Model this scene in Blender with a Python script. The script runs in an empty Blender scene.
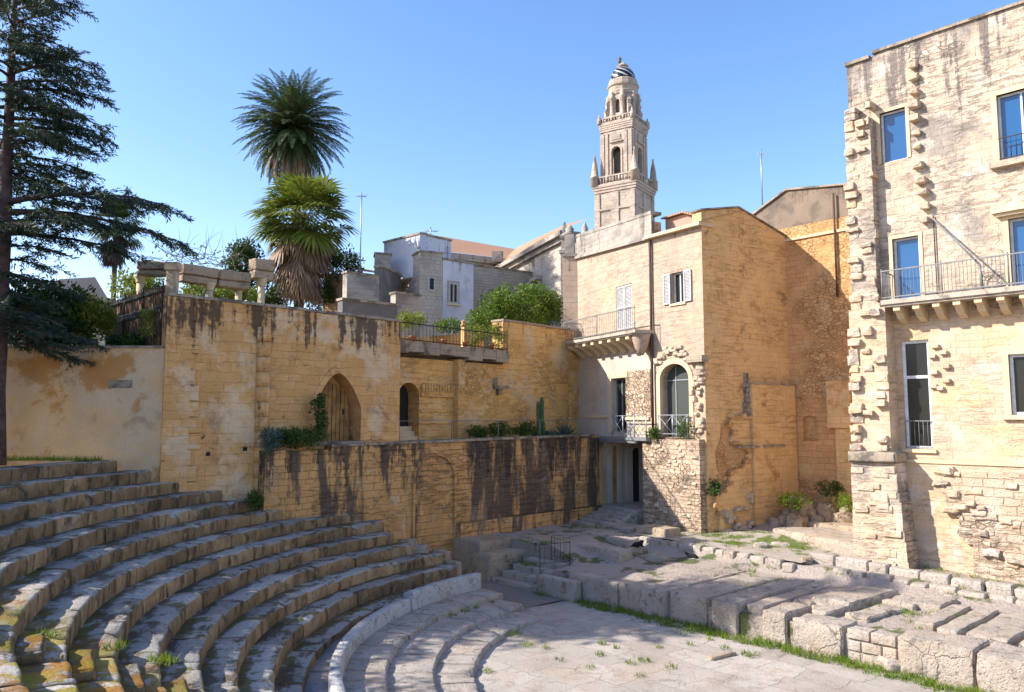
import bpy, bmesh, math, random
from mathutils import Vector, Matrix, noise
from mathutils.geometry import tessellate_polygon
V = Vector
rnd = random.Random(11)
R_ = math.radians
sc = bpy.context.scene
COL = sc.collection
# ------------------------------------------------------------------ camera geometry used to measure the place
FPX, PITCH, EYE = 780.0, R_(5.4), 6.0
CP, SP = math.cos(PITCH), math.sin(PITCH)
def ray(px, py):
    u = (px - 512) / FPX; v = (346 - py) / FPX
    return V((u, CP - v * SP, SP + v * CP))
def at(px, py, Y):
    d = ray(px, py); t = Y / d.y
    return V((d.x * t, Y, EYE + d.z * t))
def onz(px, py, z):
    d = ray(px, py); t = (z - EYE) / d.z
    return V((d.x * t, d.y * t, z))
def gx(px, Y):                      # ground x of a vertical at image column px (at horizon height) and depth Y
    return (px - 512) / FPX * Y * 1.0
def lerp(a, b, t): return a + (b - a) * t
def fbm(p, o=3):
    return noise.fractal(V(p), 1.0, 2.0, o)
# ------------------------------------------------------------------ object helpers
WL = {}
def tag(o, label=None, cat=None, group=None, kind=None):
    if label: o['label'] = label
    if cat: o['category'] = cat
    if group: o['group'] = group
    if kind: o['kind'] = kind
    return o
def thing(name, label, cat, loc, group=None):
    o = bpy.data.objects.new(name, None); COL.objects.link(o)
    o.empty_display_size = .2
    o.location = loc; WL[o.name] = V(loc)
    return tag(o, label, cat, group)
class MB:
    def __init__(s): s.v = []; s.f = []; s.uv = []; s.sm = []
    def poly(s, pts, uv=None, sm=False):
        i = len(s.v); s.v += [V(p) for p in pts]; s.f.append(tuple(range(i, i + len(pts)))); s.uv.append(uv); s.sm.append(sm)
    def face(s, idx, uv=None, sm=False): s.f.append(tuple(idx)); s.uv.append(uv); s.sm.append(sm)
    def add(s, pts): i = len(s.v); s.v += [V(p) for p in pts]; return i
    def box(s, o, a, b, c):          # corner o, edge vectors a (right) b (deep) c (up)
        o, a, b, c = V(o), V(a), V(b), V(c)
        P = [o, o + a, o + a + b, o + b]; T = [p + c for p in P]
        i = s.add(P + T)
        for q in ((3, 2, 1, 0), (4, 5, 6, 7), (0, 1, 5, 4), (1, 2, 6, 5), (2, 3, 7, 6), (3, 0, 4, 7)): s.face([i + k for k in q])
    def abox(s, x0, y0, z0, x1, y1, z1): s.box((x0, y0, z0), (x1 - x0, 0, 0), (0, y1 - y0, 0), (0, 0, z1 - z0))
    def rock(s, o, a, b, c, n=4, amp=.04, rnd_=.12, seed=0, freq=1.6, smooth=True):
        """a weathered block: box with rounded, eroded faces"""
        o, a, b, c = V(o), V(a), V(b), V(c)
        L = (a.length, b.length, c.length); ax = (a / L[0], b / L[1], c / L[2]); T = []
        for l in L:
            r = min(rnd_, l * .3); m = max(1, min(12, int(n * l / min(max(min(L), .3), 1.2) + .5) - 1))
            T.append([0.0, r * .35, r] + [r + (l - 2 * r) * k / m for k in range(1, m)] + [l - r, l - r * .35, l])
        nn = [len(t) - 1 for t in T]; key = {}
        def vert(i, j, k):
            q = (i, j, k)
            if q in key: return key[q]
            q3 = [T[0][i], T[1][j], T[2][k]]; d = [min(q3[t], L[t] - q3[t]) for t in range(3)]; p3 = list(q3)
            for t in range(3):
                if d[t] < 1e-6:
                    m = min(d[x] for x in range(3) if x != t); r = min(rnd_, min(L) * .3)
                    if m < r: p3[t] += (1 if q3[t] < L[t] / 2 else -1) * .45 * r * (1 - m / r) ** 2
            pos = o + ax[0] * p3[0] + ax[1] * p3[1] + ax[2] * p3[2]
            e = max(0.0, .5 * (noise.noise(pos * 2.6 + V((seed * 1.3, 0, 7))) + .1)) * (1.0 if sorted(d)[1] < rnd_ * 1.1 else 0.0)
            cc = o + (a + b + c) / 2
            w = noise.noise_vector(pos * freq + V((seed * 3.1, seed * 1.7, 0))) * amp * .8 + noise.noise_vector(pos * freq * 3.3 + V((0, seed, 0))) * amp * .45 + (cc - pos).normalized() * e * min(amp * 2.2, .14)
            key[q] = s.add([pos + w]); return key[q]
        N0, N1, N2 = nn
        def fc(A, B, C, D): s.face([A, B, C, D], None, smooth)
        for i in range(N0):
            for j in range(N1):
                fc(vert(i, j + 1, 0), vert(i + 1, j + 1, 0), vert(i + 1, j, 0), vert(i, j, 0))
                fc(vert(i, j, N2), vert(i + 1, j, N2), vert(i + 1, j + 1, N2), vert(i, j + 1, N2))
        for i in range(N0):
            for k in range(N2):
                fc(vert(i, 0, k), vert(i + 1, 0, k), vert(i + 1, 0, k + 1), vert(i, 0, k + 1))
                fc(vert(i + 1, N1, k), vert(i, N1, k), vert(i, N1, k + 1), vert(i + 1, N1, k + 1))
        for j in range(N1):
            for k in range(N2):
                fc(vert(0, j + 1, k), vert(0, j, k), vert(0, j, k + 1), vert(0, j + 1, k + 1))
                fc(vert(N0, j, k), vert(N0, j + 1, k), vert(N0, j + 1, k + 1), vert(N0, j, k + 1))
    def tube(s, path, rad, n=8, cap=True, sm=True):
        path = [V(p) for p in path]
        if not hasattr(rad, '__len__'): rad = [rad] * len(path)
        rings = []; ref = None
        for i, p in enumerate(path):
            t = (path[min(i + 1, len(path) - 1)] - path[max(i - 1, 0)])
            t = t.normalized() if t.length > 1e-9 else V((0, 0, 1))
            if ref is None:
                ref = V((0, 0, 1)) if abs(t.z) < .9 else V((1, 0, 0))
            x = t.cross(ref)
            if x.length < 1e-6: x = t.cross(V((1, .3, 0)))
            x.normalize(); y = t.cross(x); ref = x.cross(t)
            rings.append(s.add([p + (x * math.cos(2 * math.pi * k / n) + y * math.sin(2 * math.pi * k / n)) * rad[i] for k in range(n)]))
        for a, b in zip(rings[:-1], rings[1:]):
            for k in range(n):
                k2 = (k + 1) % n; s.face((a + k, b + k, b + k2, a + k2), None, sm)
        if cap:
            s.face([rings[0] + k for k in range(n)]); s.face([rings[-1] + k for k in reversed(range(n))])
    def lathe(s, c, prof, n=16, rot=0, sm=True):     # prof: (radius, z)
        c = V(c); rings = []
        for r, z in prof:
            rings.append(s.add([c + V((r * math.cos(rot + 2 * math.pi * k / n), r * math.sin(rot + 2 * math.pi * k / n), z)) for k in range(n)]))
        for a, b in zip(rings[:-1], rings[1:]):
            for k in range(n):
                k2 = (k + 1) % n; s.face((a + k, a + k2, b + k2, b + k), None, sm)
        s.face([rings[0] + k for k in reversed(range(n))]); s.face([rings[-1] + k for k in range(n)])
    def build(s, name, mat, parent=None, base=None):
        if parent is not None: o0 = WL[parent.name]
        elif base is not None: o0 = V(base)
        else:
            n = max(1, len(s.v)); xs = [p.x for p in s.v]; ys = [p.y for p in s.v]
            o0 = V(((min(xs) + max(xs)) / 2, (min(ys) + max(ys)) / 2, min(p.z for p in s.v)))
        me = bpy.data.meshes.new(name)
        me.from_pydata([tuple(p - o0) for p in s.v], [], s.f)
        uvl = me.uv_layers.new(name='UVMap')
        buf = [0.0] * (2 * len(me.loops))
        li = 0
        for fi, f in enumerate(s.f):
            uv = s.uv[fi]
            if uv is None:
                nrm = V((0, 0, 0)); m = len(f)
                for k in range(m):
                    p, q = s.v[f[k]], s.v[f[(k + 1) % m]]
                    nrm += V(((p.y - q.y) * (p.z + q.z), (p.z - q.z) * (p.x + q.x), (p.x - q.x) * (p.y + q.y)))
                h = math.hypot(nrm.x, nrm.y)
                if abs(nrm.z) > h or h < 1e-12: uv = [(s.v[k].x * .677 - s.v[k].y * .736, s.v[k].x * .736 + s.v[k].y * .677) for k in f]
                else:
                    ang = round(math.atan2(nrm.y, nrm.x) / .2618) * .2618
                    tx, ty = -math.sin(ang), math.cos(ang); uv = [(s.v[k].x * tx + s.v[k].y * ty, s.v[k].z) for k in f]
            for a in uv: buf[2 * li] = a[0]; buf[2 * li + 1] = a[1]; li += 1
        uvl.data.foreach_set('uv', buf)
        if any(s.sm): me.polygons.foreach_set('use_smooth', s.sm)
        me.materials.append(mat)
        me.update()
        o = bpy.data.objects.new(name, me); COL.objects.link(o)
        if parent is not None: o.parent = parent
        else: o.location = o0
        WL[o.name] = V(o0)
        return o
def copy_tree(o, parent=None):
    c = o.copy(); COL.objects.link(c)
    if parent is not None: c.parent = parent
    for ch in list(o.children): copy_tree(ch, c)
    return c
class Frame:
    """vertical plane from ground point p0 to p1; u runs along it, z is height, out is towards the viewer side"""
    def __init__(s, p0, p1):
        s.o = V((p0[0], p0[1], 0)); d = V((p1[0] - p0[0], p1[1] - p0[1], 0)); s.L = d.length; s.d = d.normalized()
        s.n = V((s.d.y, -s.d.x, 0))
    def P(s, u, z, out=0): return s.o + s.d * u + s.n * out + V((0, 0, z))
    def px(s, x, y, out=0):
        r = ray(x, y); c = V((0, 0, EYE)); t = ((s.o + s.n * out) - c).dot(s.n) / r.dot(s.n)
        p = c + r * t
        return ((p - s.o).dot(s.d), p.z)
    def slab(s, mb, outline, holes=(), out=0, thick=.5, sides=True):
        """a wall: outline in (u,z) anticlockwise from outside, with holes; front at out, back at out-thick"""
        loops = [list(outline)] + [list(h) for h in holes]
        tri = tessellate_polygon([[V((u, z, 0)) for u, z in l] for l in loops])
        flat = [p for l in loops for p in l]
        i0 = mb.add([s.P(u, z, out) for u, z in flat]); i1 = mb.add([s.P(u, z, out - thick) for u, z in flat])
        for t in tri:
            a, b, c = [flat[k] for k in t]
            ar = (b[0] - a[0]) * (c[1] - a[1]) - (c[0] - a[0]) * (b[1] - a[1])
            if abs(ar) < 1e-9: continue
            t = t if ar > 0 else tuple(reversed(t))
            mb.face([i0 + k for k in t], [flat[k] for k in t]); mb.face([i1 + k for k in reversed(t)], [flat[k] for k in reversed(t)])
        k0 = 0
        for li, l in enumerate(loops):
            m = len(l)
            area = sum(l[k][0] * l[(k + 1) % m][1] - l[(k + 1) % m][0] * l[k][1] for k in range(m))
            ccw = area > 0
            for k in range(m):
                a, b = k0 + k, k0 + (k + 1) % m
                if (li == 0) != ccw: a, b = b, a
                A, B = flat[a], flat[b]
                if abs(A[0] - B[0]) < abs(A[1] - B[1]): uv = [(A[0], A[1]), (A[0] - thick, A[1]), (B[0] - thick, B[1]), (B[0], B[1])]
                else: uv = [(A[0], A[1]), (A[0], A[1] - thick), (B[0], B[1] - thick), (B[0], B[1])]
                mb.face([i0 + a, i1 + a, i1 + b, i0 + b], uv)
            k0 += m
    def bar(s, mb, u0, z0, u1, z1, out, thick):
        mb.box(s.P(u0, z0, out), s.d * (u1 - u0), -s.n * thick, V((0, 0, z1 - z0)))
def rect(u0, z0, u1, z1): return [(u0, z0), (u1, z0), (u1, z1), (u0, z1)]
def arch(u0, z0, u1, zs, rise, n=12, pointed=False):
    """opening with an arched head; zs is the springing"""
    pts = [(u0, z0), (u1, z0), (u1, zs)]
    c = (u0 + u1) / 2; r = (u1 - u0) / 2
    for k in range(1, n):
        t = k / n
        if pointed:
            x = 1 - 2 * t
            h = 1 - abs(x) ** 1.75
        else:
            x = math.cos(math.pi * t); h = math.sin(math.pi * t)
        pts.append((c + r * x, zs + rise * h))
    pts.append((u0, zs)); return pts
def ragged(pts, step=.3, amp=.06, seed=0):
    """break the given open polyline into an uneven one"""
    out = []
    for (a, b) in zip(pts[:-1], pts[1:]):
        L = math.hypot(b[0] - a[0], b[1] - a[1]); n = max(1, int(L / step))
        for k in range(n):
            t = k / n; u = lerp(a[0], b[0], t); z = lerp(a[1], b[1], t)
            w = 0 if (k == 0) else amp * noise.noise(V((u * 2.3, z * 2.3, seed)))
            out.append((u, z + w))
    out.append(pts[-1]); return out
# ------------------------------------------------------------------ materials
def srgb(r, g, b):
    f = lambda c: (c / 255 / 12.92) if c / 255 <= .04045 else ((c / 255 + .055) / 1.055) ** 2.4
    return (f(r), f(g), f(b), 1)
def c4(c): return (c[0], c[1], c[2], 1) if len(c) == 3 else c
class NT:
    def __init__(s, name):
        s.m = bpy.data.materials.new(name); s.m.use_nodes = True; s.t = s.m.node_tree
        s.b = s.t.nodes['Principled BSDF']; s.out = s.t.nodes['Material Output']
        s.b.inputs['Roughness'].default_value = .9
        s.b.inputs['Specular IOR Level'].default_value = .25
    def n(s, typ, **kw):
        nd = s.t.nodes.new('ShaderNode' + typ)
        for k, v in kw.items():
            if k.startswith('i_'):
                key = k[2:]; key = int(key) if key.isdigit() else key.replace('_', ' ')
                s.set(nd.inputs[key], v)
            else: setattr(nd, k, v)
        return nd
    def set(s, inp, v):
        if hasattr(v, 'is_linked') or isinstance(v, bpy.types.NodeSocket): s.t.links.new(v, inp)
        else: inp.default_value = v
    def mix(s, f, a, b, mode='MIX'):
        nd = s.t.nodes.new('ShaderNodeMix'); nd.data_type = 'RGBA'; nd.blend_type = mode
        s.set(nd.inputs[0], f); s.set(nd.inputs[6], c4(a) if isinstance(a, tuple) else a); s.set(nd.inputs[7], c4(b) if isinstance(b, tuple) else b)
        return nd.outputs[2]
    def math(s, op, a, b=0.0, cl=False):
        nd = s.t.nodes.new('ShaderNodeMath'); nd.operation = op; nd.use_clamp = cl; s.set(nd.inputs[0], a); s.set(nd.inputs[1], b); return nd.outputs[0]
    def rng(s, x, a, b, c=0.0, d=1.0):
        nd = s.t.nodes.new('ShaderNodeMapRange'); nd.interpolation_type = 'SMOOTHSTEP'
        for i, v in enumerate((x, a, b, c, d)): s.set(nd.inputs[i], v)
        return nd.outputs[0]
    def noise(s, vec, scale, detail=4, rough=.55, dist=0.0):
        nd = s.n('TexNoise'); s.set(nd.inputs['Vector'], vec); nd.inputs['Scale'].default_value = scale
        nd.inputs['Detail'].default_value = detail; nd.inputs['Roughness'].default_value = rough; nd.inputs['Distortion'].default_value = dist
        return nd.outputs[0]
    def uv(s): return s.n('TexCoord').outputs['UV']
    def pos(s): return s.n('NewGeometry').outputs['Position']
    def mapping(s, vec, scale=(1, 1, 1), loc=(0, 0, 0), rot=(0, 0, 0)):
        nd = s.n('Mapping'); s.set(nd.inputs[0], vec); nd.inputs[1].default_value = loc; nd.inputs[2].default_value = rot; nd.inputs[3].default_value = scale
        return nd.outputs[0]
    def bump(s, h, strength=.5, dist=.05):
        nd = s.n('Bump'); nd.inputs['Strength'].default_value = strength; nd.inputs['Distance'].default_value = dist; s.set(nd.inputs['Height'], h)
        s.t.links.new(nd.outputs[0], s.b.inputs['Normal'])
    def color(s, c): s.set(s.b.inputs['Base Color'], c4(c) if isinstance(c, tuple) else c)
def stone(name, c1, c2, mortar, bw=.55, bh=.28, gap=.012, bump=.6, patches=(), streak=None, rubble=None, grain=.35, bs=.05, plaster=None, vary=.3, joint=1.0, gouge=None, clean=None, soiled=None):
    """coursed masonry in metres on the UV map; patches = (colour, scale, lo, hi, amount[, seed]);
    streak = (colour, z_lo, z_hi, lo, hi): run-off stains below a wall top; rubble = (scale, lo, hi); plaster = (colour, scale, lo, hi)"""
    N = NT(name); uv = N.uv()
    w = N.n('TexNoise'); N.set(w.inputs['Vector'], uv); w.inputs['Scale'].default_value = 2.2; w.inputs['Detail'].default_value = 3
    off = N.n('VectorMath', operation='MULTIPLY_ADD'); N.set(off.inputs[0], w.outputs['Color']); off.inputs[1].default_value = (.13, .10, 0); N.set(off.inputs[2], uv)
    vec = off.outputs[0]
    def brick(bw, bh, loc):
        b = N.n('TexBrick', offset=.5, offset_frequency=2, squash=1.35, squash_frequency=3)
        N.set(b.inputs['Vector'], N.mapping(vec, loc=loc)); b.inputs['Color1'].default_value = c4(c1); b.inputs['Color2'].default_value = c4(c2)
        b.inputs['Mortar'].default_value = c4(mortar); b.inputs['Scale'].default_value = 1; b.inputs['Mortar Size'].default_value = gap
        b.inputs['Mortar Smooth'].default_value = .5; b.inputs['Bias'].default_value = 0; b.inputs['Brick Width'].default_value = bw; b.inputs['Row Height'].default_value = bh
        return b
    b = brick(bw, bh, (0, 0, 0)); b2 = brick(bw * .7, bh * .78, (.3, .11, 0))
    msk = N.rng(N.noise(uv, .35, 2), .48, .52)
    col = N.mix(msk, b.outputs[0], b2.outputs[0]); fac = N.mix(msk, b.outputs[1], b2.outputs[1])
    jn = N.rng(N.noise(uv, 1.3, 4, .6), .36, .66, .3 * joint, .95 * joint)     # joints fade in and out
    base = N.mix(N.noise(uv, 5, 2), c1, c2)
    col = N.mix(jn, base, col)
    h = N.math('MULTIPLY', fac, N.math('MULTIPLY', jn, -1.0))
    if rubble:
        vo = N.n('TexVoronoi', feature='DISTANCE_TO_EDGE'); N.set(vo.inputs['Vector'], N.mapping(vec, scale=(1, 1.6, 1))); vo.inputs['Scale'].default_value = rubble[0]
        vc = N.n('TexVoronoi'); N.set(vc.inputs['Vector'], N.mapping(vec, scale=(1, 1.6, 1))); vc.inputs['Scale'].default_value = rubble[0]
        e = N.rng(vo.outputs['Distance'], .0, .075)
        sepc = N.n('SeparateColor'); N.set(sepc.inputs[0], vc.outputs['Color'])
        rc = N.mix(e, tuple(x * .95 for x in mortar[:3]), N.mix(sepc.outputs[0], c1, tuple(x * .8 for x in c2[:3])))
        rm = N.rng(N.noise(uv, .3, 3, .6), rubble[1], rubble[2])
        col = N.mix(rm, col, rc)
        h = N.math('ADD', N.math('MULTIPLY', h, N.math('SUBTRACT', 1.0, rm)), N.math('MULTIPLY', rm, N.math('MULTIPLY', e, 1.8)))
    g = N.noise(uv, 14, 6, .7); g2 = N.noise(uv, 1.1, 5, .65)
    pit = N.n('TexVoronoi'); N.set(pit.inputs['Vector'], vec); pit.inputs['Scale'].default_value = 9
    pitv = N.rng(pit.outputs['Distance'], .08, .3)
    if plaster:
        pm = N.rng(N.noise(N.mapping(uv, loc=(7, 3, 0)), plaster[1], 5, .62), plaster[2], plaster[3])
        col = N.mix(pm, col, plaster[0]); h = N.math('ADD', N.math('MULTIPLY', h, N.math('SUBTRACT', 1.0, N.math('MULTIPLY', pm, .85))), N.math('MULTIPLY', pm, .35))
    su = N.n('SeparateXYZ'); N.set(su.inputs[0], uv); ux = N.math('ADD', su.outputs[0], N.math('MULTIPLY', N.math('SUBTRACT', g2, .5), .8)); keep = soil = None
    if clean: keep = N.math('SUBTRACT', 1.0, N.math('MULTIPLY', N.math('MULTIPLY', N.rng(ux, clean[0] - .12, clean[0] + .12), N.rng(ux, clean[1] + .12, clean[1] - .12)), .85))   # a stretch of newer, unstained stone
    if soiled: soil = N.math('MULTIPLY', N.math('MULTIPLY', N.rng(ux, soiled[0] - .2, soiled[0] + .2), N.rng(ux, soiled[1] + .2, soiled[1] - .2)), soiled[2])
    for k, p in enumerate(patches):
        sd = p[5] if len(p) > 5 else k * 5.3 + 1
        vs = p[6] if len(p) > 6 else 1
        m = N.rng(N.noise(N.mapping(uv, loc=(sd, sd * 1.7, 0), scale=(1, vs, 1)), p[1], 5, .68, .3) if not (soil and sum(p[0][:3]) < .3) else N.math('ADD', N.noise(N.mapping(uv, loc=(sd, sd * 1.7, 0), scale=(1, vs, 1)), p[1], 5, .68, .3), soil), p[2], p[3], 0.0, p[4])
        if keep and sum(p[0][:3]) < .8: m = N.math('MULTIPLY', m, keep)
        col = N.mix(m, col, p[0])
    if gouge:      # weathered horizontal furrows in the soft stone
        gn = N.noise(N.mapping(vec, scale=(1.1, 5.2, 1)), 1.5, 6, .72, .6); gm_ = N.rng(gn, .52, .60)
        gm_ = N.math('MULTIPLY', gm_, N.rng(N.noise(N.mapping(uv, loc=(11, 4, 0)), .45, 3), .42, .58))
        col = N.mix(N.math('MULTIPLY', gm_, gouge[1]), col, gouge[0]); h = N.math('SUBTRACT', h, N.math('MULTIPLY', gm_, .9))
    val = N.math('ADD', N.math('MULTIPLY', N.math('SUBTRACT', g, .5), grain * 1.6), N.math('ADD', 1.0, N.math('MULTIPLY', N.math('SUBTRACT', g2, .5), vary * 1.6)))
    cc = N.n('CombineColor')
    for i in range(3): N.set(cc.inputs[i], val)
    col = N.mix(1.0, col, cc.outputs[0], 'MULTIPLY')
    if streak:
        sep = N.n('SeparateXYZ'); N.set(sep.inputs[0], uv)
        zr = N.rng(sep.outputs[1], streak[1], streak[2])
        sn = N.noise(N.mapping(uv, scale=(1.5, .13, 1), loc=(streak[2], 0, 0)), 1.2, 5, .7, .2)
        sb = N.noise(N.mapping(uv, loc=(3, 8, 0)), 4, 4, .7)
        mm = N.math('ADD', N.math('ADD', sn, N.math('MULTIPLY', N.math('SUBTRACT', sb, .5), .35)), N.math('MULTIPLY', N.math('SUBTRACT', zr, 1.0), .45))
        if soil: mm = N.math('ADD', mm, N.math('MULTIPLY', soil, .5))
        sm_ = N.rng(mm, streak[3], streak[4], 0.0, .85)
        if keep: sm_ = N.math('MULTIPLY', sm_, keep)
        col = N.mix(sm_, col, streak[0])
    N.color(col)
    h = N.math('ADD', h, N.math('ADD', N.math('MULTIPLY', g, .55), N.math('ADD', N.math('MULTIPLY', g2, .9), N.math('MULTIPLY', pitv, .25))))
    N.bump(h, bump, bs)
    return N.m
def plain(name, c, rough=.6, metal=0, var=.15, scale=6, spec=.3):
    N = NT(name); p = N.n('TexCoord').outputs['Object']
    v = N.rng(N.noise(p, scale, 4, .6), .3, .7, 1 - var, 1 + var)
    cc = N.n('CombineColor')
    for i in range(3): N.set(cc.inputs[i], v)
    N.color(N.mix(1.0, c, cc.outputs[0], 'MULTIPLY')); N.b.inputs['Roughness'].default_value = rough; N.b.inputs['Metallic'].default_value = metal
    N.b.inputs['Specular IOR Level'].default_value = spec
    return N.m
def leafmat(name, c1, c2, c3=None, trans=.3):
    N = NT(name); r = N.n('NewGeometry').outputs['Random Per Island']
    p = N.pos(); big = N.rng(N.noise(p, 1.2, 3), .35, .65)
    col = N.mix(r, c1, c2)
    if c3: col = N.mix(N.math('MULTIPLY', big, N.rng(r, .3, .9)), col, c3)
    N.color(col); N.b.inputs['Roughness'].default_value = .55; N.b.inputs['Specular IOR Level'].default_value = .3
    tr = N.n('BsdfTranslucent'); N.set(tr.inputs[0], N.mix(.5, col, (.18, .22, .02)))
    mx = N.n('MixShader'); mx.inputs[0].default_value = trans; N.t.links.new(N.b.outputs[0], mx.inputs[1]); N.t.links.new(tr.outputs[0], mx.inputs[2])
    N.t.links.new(mx.outputs[0], N.out.inputs[0])
    return N.m
def glassmat(name, c, rough=.03, ior=1.9):
    N = NT(name); N.color(c); N.b.inputs['Roughness'].default_value = rough; N.b.inputs['IOR'].default_value = ior; N.b.inputs['Specular IOR Level'].default_value = .6
    N.bump(N.noise(N.pos(), .9, 2), .02, .3)
    return N.m
# ------------------------------------------------------------------ palette
OCHRE1 = (.68, .39, .165); OCHRE2 = (.56, .305, .115); OCHREM = (.34, .19, .08)
PALE1 = (.60, .47, .33); PALE2 = (.50, .37, .24); PALEM = (.30, .21, .135)
GREY1 = (.44, .38, .31); GREY2 = (.34, .29, .235); DARK = (.035, .03, .026)
M_up = stone('ochre_ashlar', OCHRE1, (.58, .30, .10), OCHREM, .7, .33, .010, .6, patches=[((.68, .50, .32), .42, .50, .62, .8), ((.42, .19, .065), .8, .55, .68, .75), ((.24, .17, .12), 1.1, .56, .70, .6, 17), ((.07, .052, .042), 1.5, .635, .70, .8)], streak=((.045, .036, .03), 6.0, 9.6, .455, .545), rubble=(3.4, .58, .66))
M_plaster = stone('ochre_plaster', (.64, .38, .18), (.58, .31, .13), OCHREM, .5, .26, .010, .3, patches=[((.60, .44, .30), .45, .44, .6, .85, 3), ((.48, .21, .05), .42, .54, .62, .85, 9), ((.20, .15, .10), 2.2, .66, .75, .5), ((.36, .24, .14), .8, .55, .68, .6, 21)], plaster=((.66, .42, .22), .22, .36, .44), streak=((.13, .085, .05), 7.0, 8.6, .56, .68), grain=.25)
M_terr = stone('stained_terrace_masonry', (.68, .37, .14), (.55, .29, .105), (.26, .155, .075), .62, .27, .014, .8, patches=[((.60, .45, .27), 1.6, .59, .64, .85, 2), ((.56, .29, .095), .33, .54, .64, .6, 4), ((.07, .06, .052), 1.1, .475, .585, .88, 31, .2), ((.30, .24, .18), .8, .52, .66, .6, 41, .5), ((.13, .10, .075), 2.4, .55, .66, .7, 13)], gouge=((.16, .115, .08), .35), streak=((.045, .038, .032), .8, 5.6, .42, .52), clean=(6.55, 8.85), soiled=(9.1, 15.8, .045))
M_recess = stone('yellow_recess_masonry', (.72, .44, .165), (.64, .36, .12), (.38, .22, .09), .6, .28, .010, .6, patches=[((.62, .45, .27), .6, .5, .62, .75), ((.40, .20, .075), .9, .58, .7, .6), ((.25, .17, .1), 1.7, .62, .72, .5, 14)], rubble=(4.2, .46, .56), gouge=((.40, .23, .10), .55), streak=((.1, .07, .05), 7.5, 10.5, .54, .66))
M_facade = stone('pale_facade_masonry', (.50, .375, .275), (.42, .30, .215), (.30, .21, .145), .62, .29, .008, .6, patches=[((.40, .35, .30), .5, .52, .66, .7), ((.58, .39, .24), .35, .5, .64, .6), ((.25, .20, .16), 1.4, .6, .7, .5, 19)], gouge=((.30, .22, .155), .4), streak=((.12, .10, .085), 11.5, 14.2, .54, .66))
M_facade_low = stone('grey_plaster_facade', (.54, .43, .31), (.48, .36, .25), (.34, .25, .17), .5, .28, .01, .4, patches=[((.42, .38, .34), .6, .5, .62, .7)], plaster=((.50, .43, .35), .3, .40, .5), grain=.25)
M_yellow = stone('deep_yellow_plaster', (.74, .485, .235), (.67, .405, .175), (.46, .25, .10), .62, .31, .010, .6, patches=[((.68, .45, .23), .5, .48, .63, .75), ((.46, .20, .055), .5, .56, .68, .75, 3), ((.20, .115, .05), .8, .60, .68, .6, 12), ((.30, .2, .11), 2.5, .62, .72, .6, 8), ((.34, .22, .12), .9, .6, .7, .5, 27)], plaster=((.74, .475, .22), .3, .56, .66), gouge=((.46, .24, .09), .4), streak=((.10, .07, .045), 12.0, 15.2, .60, .70))
M_w2 = stone('ochre_rubble_wall', (.62, .355, .16), (.52, .28, .115), (.37, .20, .09), .5, .26, .012, .7, patches=[((.60, .42, .22), .5, .5, .64, .6), ((.24, .16, .1), 1.8, .64, .74, .5)], rubble=(4.4, .46, .56), streak=((.11, .09, .075), 12.5, 14.6, .58, .68))
M_gable = stone('dark_render_gable', (.24, .185, .135), (.20, .15, .11), (.2, .15, .11), .6, .3, .006, .25, patches=[((.13, .105, .085), .8, .45, .6, .8)], plaster=((.235, .175, .125), .4, .2, .3), streak=((.09, .075, .06), 14, 16.2, .46, .6))
M_right = stone('weathered_pale_ashlar', (.585, .465, .35), (.495, .385, .285), (.31, .24, .175), .62, .27, .009, .7, patches=[((.27, .235, .205), .42, .48, .60, .8, 6), ((.64, .46, .30), .3, .5, .62, .7, 2), ((.20, .175, .155), 1.6, .58, .68, .65, 15), ((.66, .57, .48), .7, .55, .65, .7, 23)], streak=((.14, .12, .11), 11.5, 18.5, .47, .59), rubble=(3.2, .6, .68), bs=.08, gouge=((.25, .20, .16), .55))
M_right_low = stone('warm_lower_ashlar', (.585, .445, .315), (.50, .365, .25), (.33, .235, .155), .6, .28, .008, .6, patches=[((.62, .41, .23), .4, .46, .6, .8, 5), ((.38, .27, .18), 1.1, .58, .7, .6, 9), ((.64, .54, .43), .8, .54, .64, .7, 19)], plaster=((.56, .425, .30), .3, .5, .6), gouge=((.40, .29, .2), .5))
M_rough = stone('rough_broken_ashlar', (.58, .445, .32), (.48, .35, .24), (.36, .255, .17), .6, .28, .02, .8, patches=[((.34, .27, .2), .9, .55, .68, .6), ((.64, .53, .41), .7, .54, .64, .7, 4)], rubble=(3.1, .52, .6), gouge=((.32, .23, .155), .5), bs=.09)
M_quoin = stone('eroded_block', (.58, .46, .33), (.46, .35, .25), (.3, .22, .15), 3, 2, .001, .9, patches=[((.24, .2, .165), 1.5, .5, .62, .75), ((.62, .44, .25), 1.0, .56, .68, .6, 8)], bs=.06)
M_rub = stone('rubble_masonry', (.60, .45, .32), (.48, .34, .23), (.27, .185, .115), .36, .2, .018, 1.0, rubble=(3.8, .5, .58), gouge=((.27, .19, .12), .5), patches=[((.3, .24, .18), 1.2, .58, .7, .5)], bs=.09)
M_trim = stone('cream_stone_trim', (.64, .50, .33), (.58, .43, .26), (.4, .3, .2), 2, 1, .001, .3, patches=[((.38, .3, .22), 1.5, .58, .7, .5)], grain=.2)
M_cap = stone('grey_coping', (.40, .32, .24), (.30, .24, .18), (.15, .12, .09), .9, .5, .01, .5, patches=[((.10, .085, .07), 1.2, .46, .6, .85)])
M_slab = stone('grey_balcony_stone', (.46, .39, .31), (.38, .32, .25), (.2, .17, .13), 1.1, .6, .004, .4, patches=[((.16, .13, .105), 1.0, .5, .62, .8)])
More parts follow.
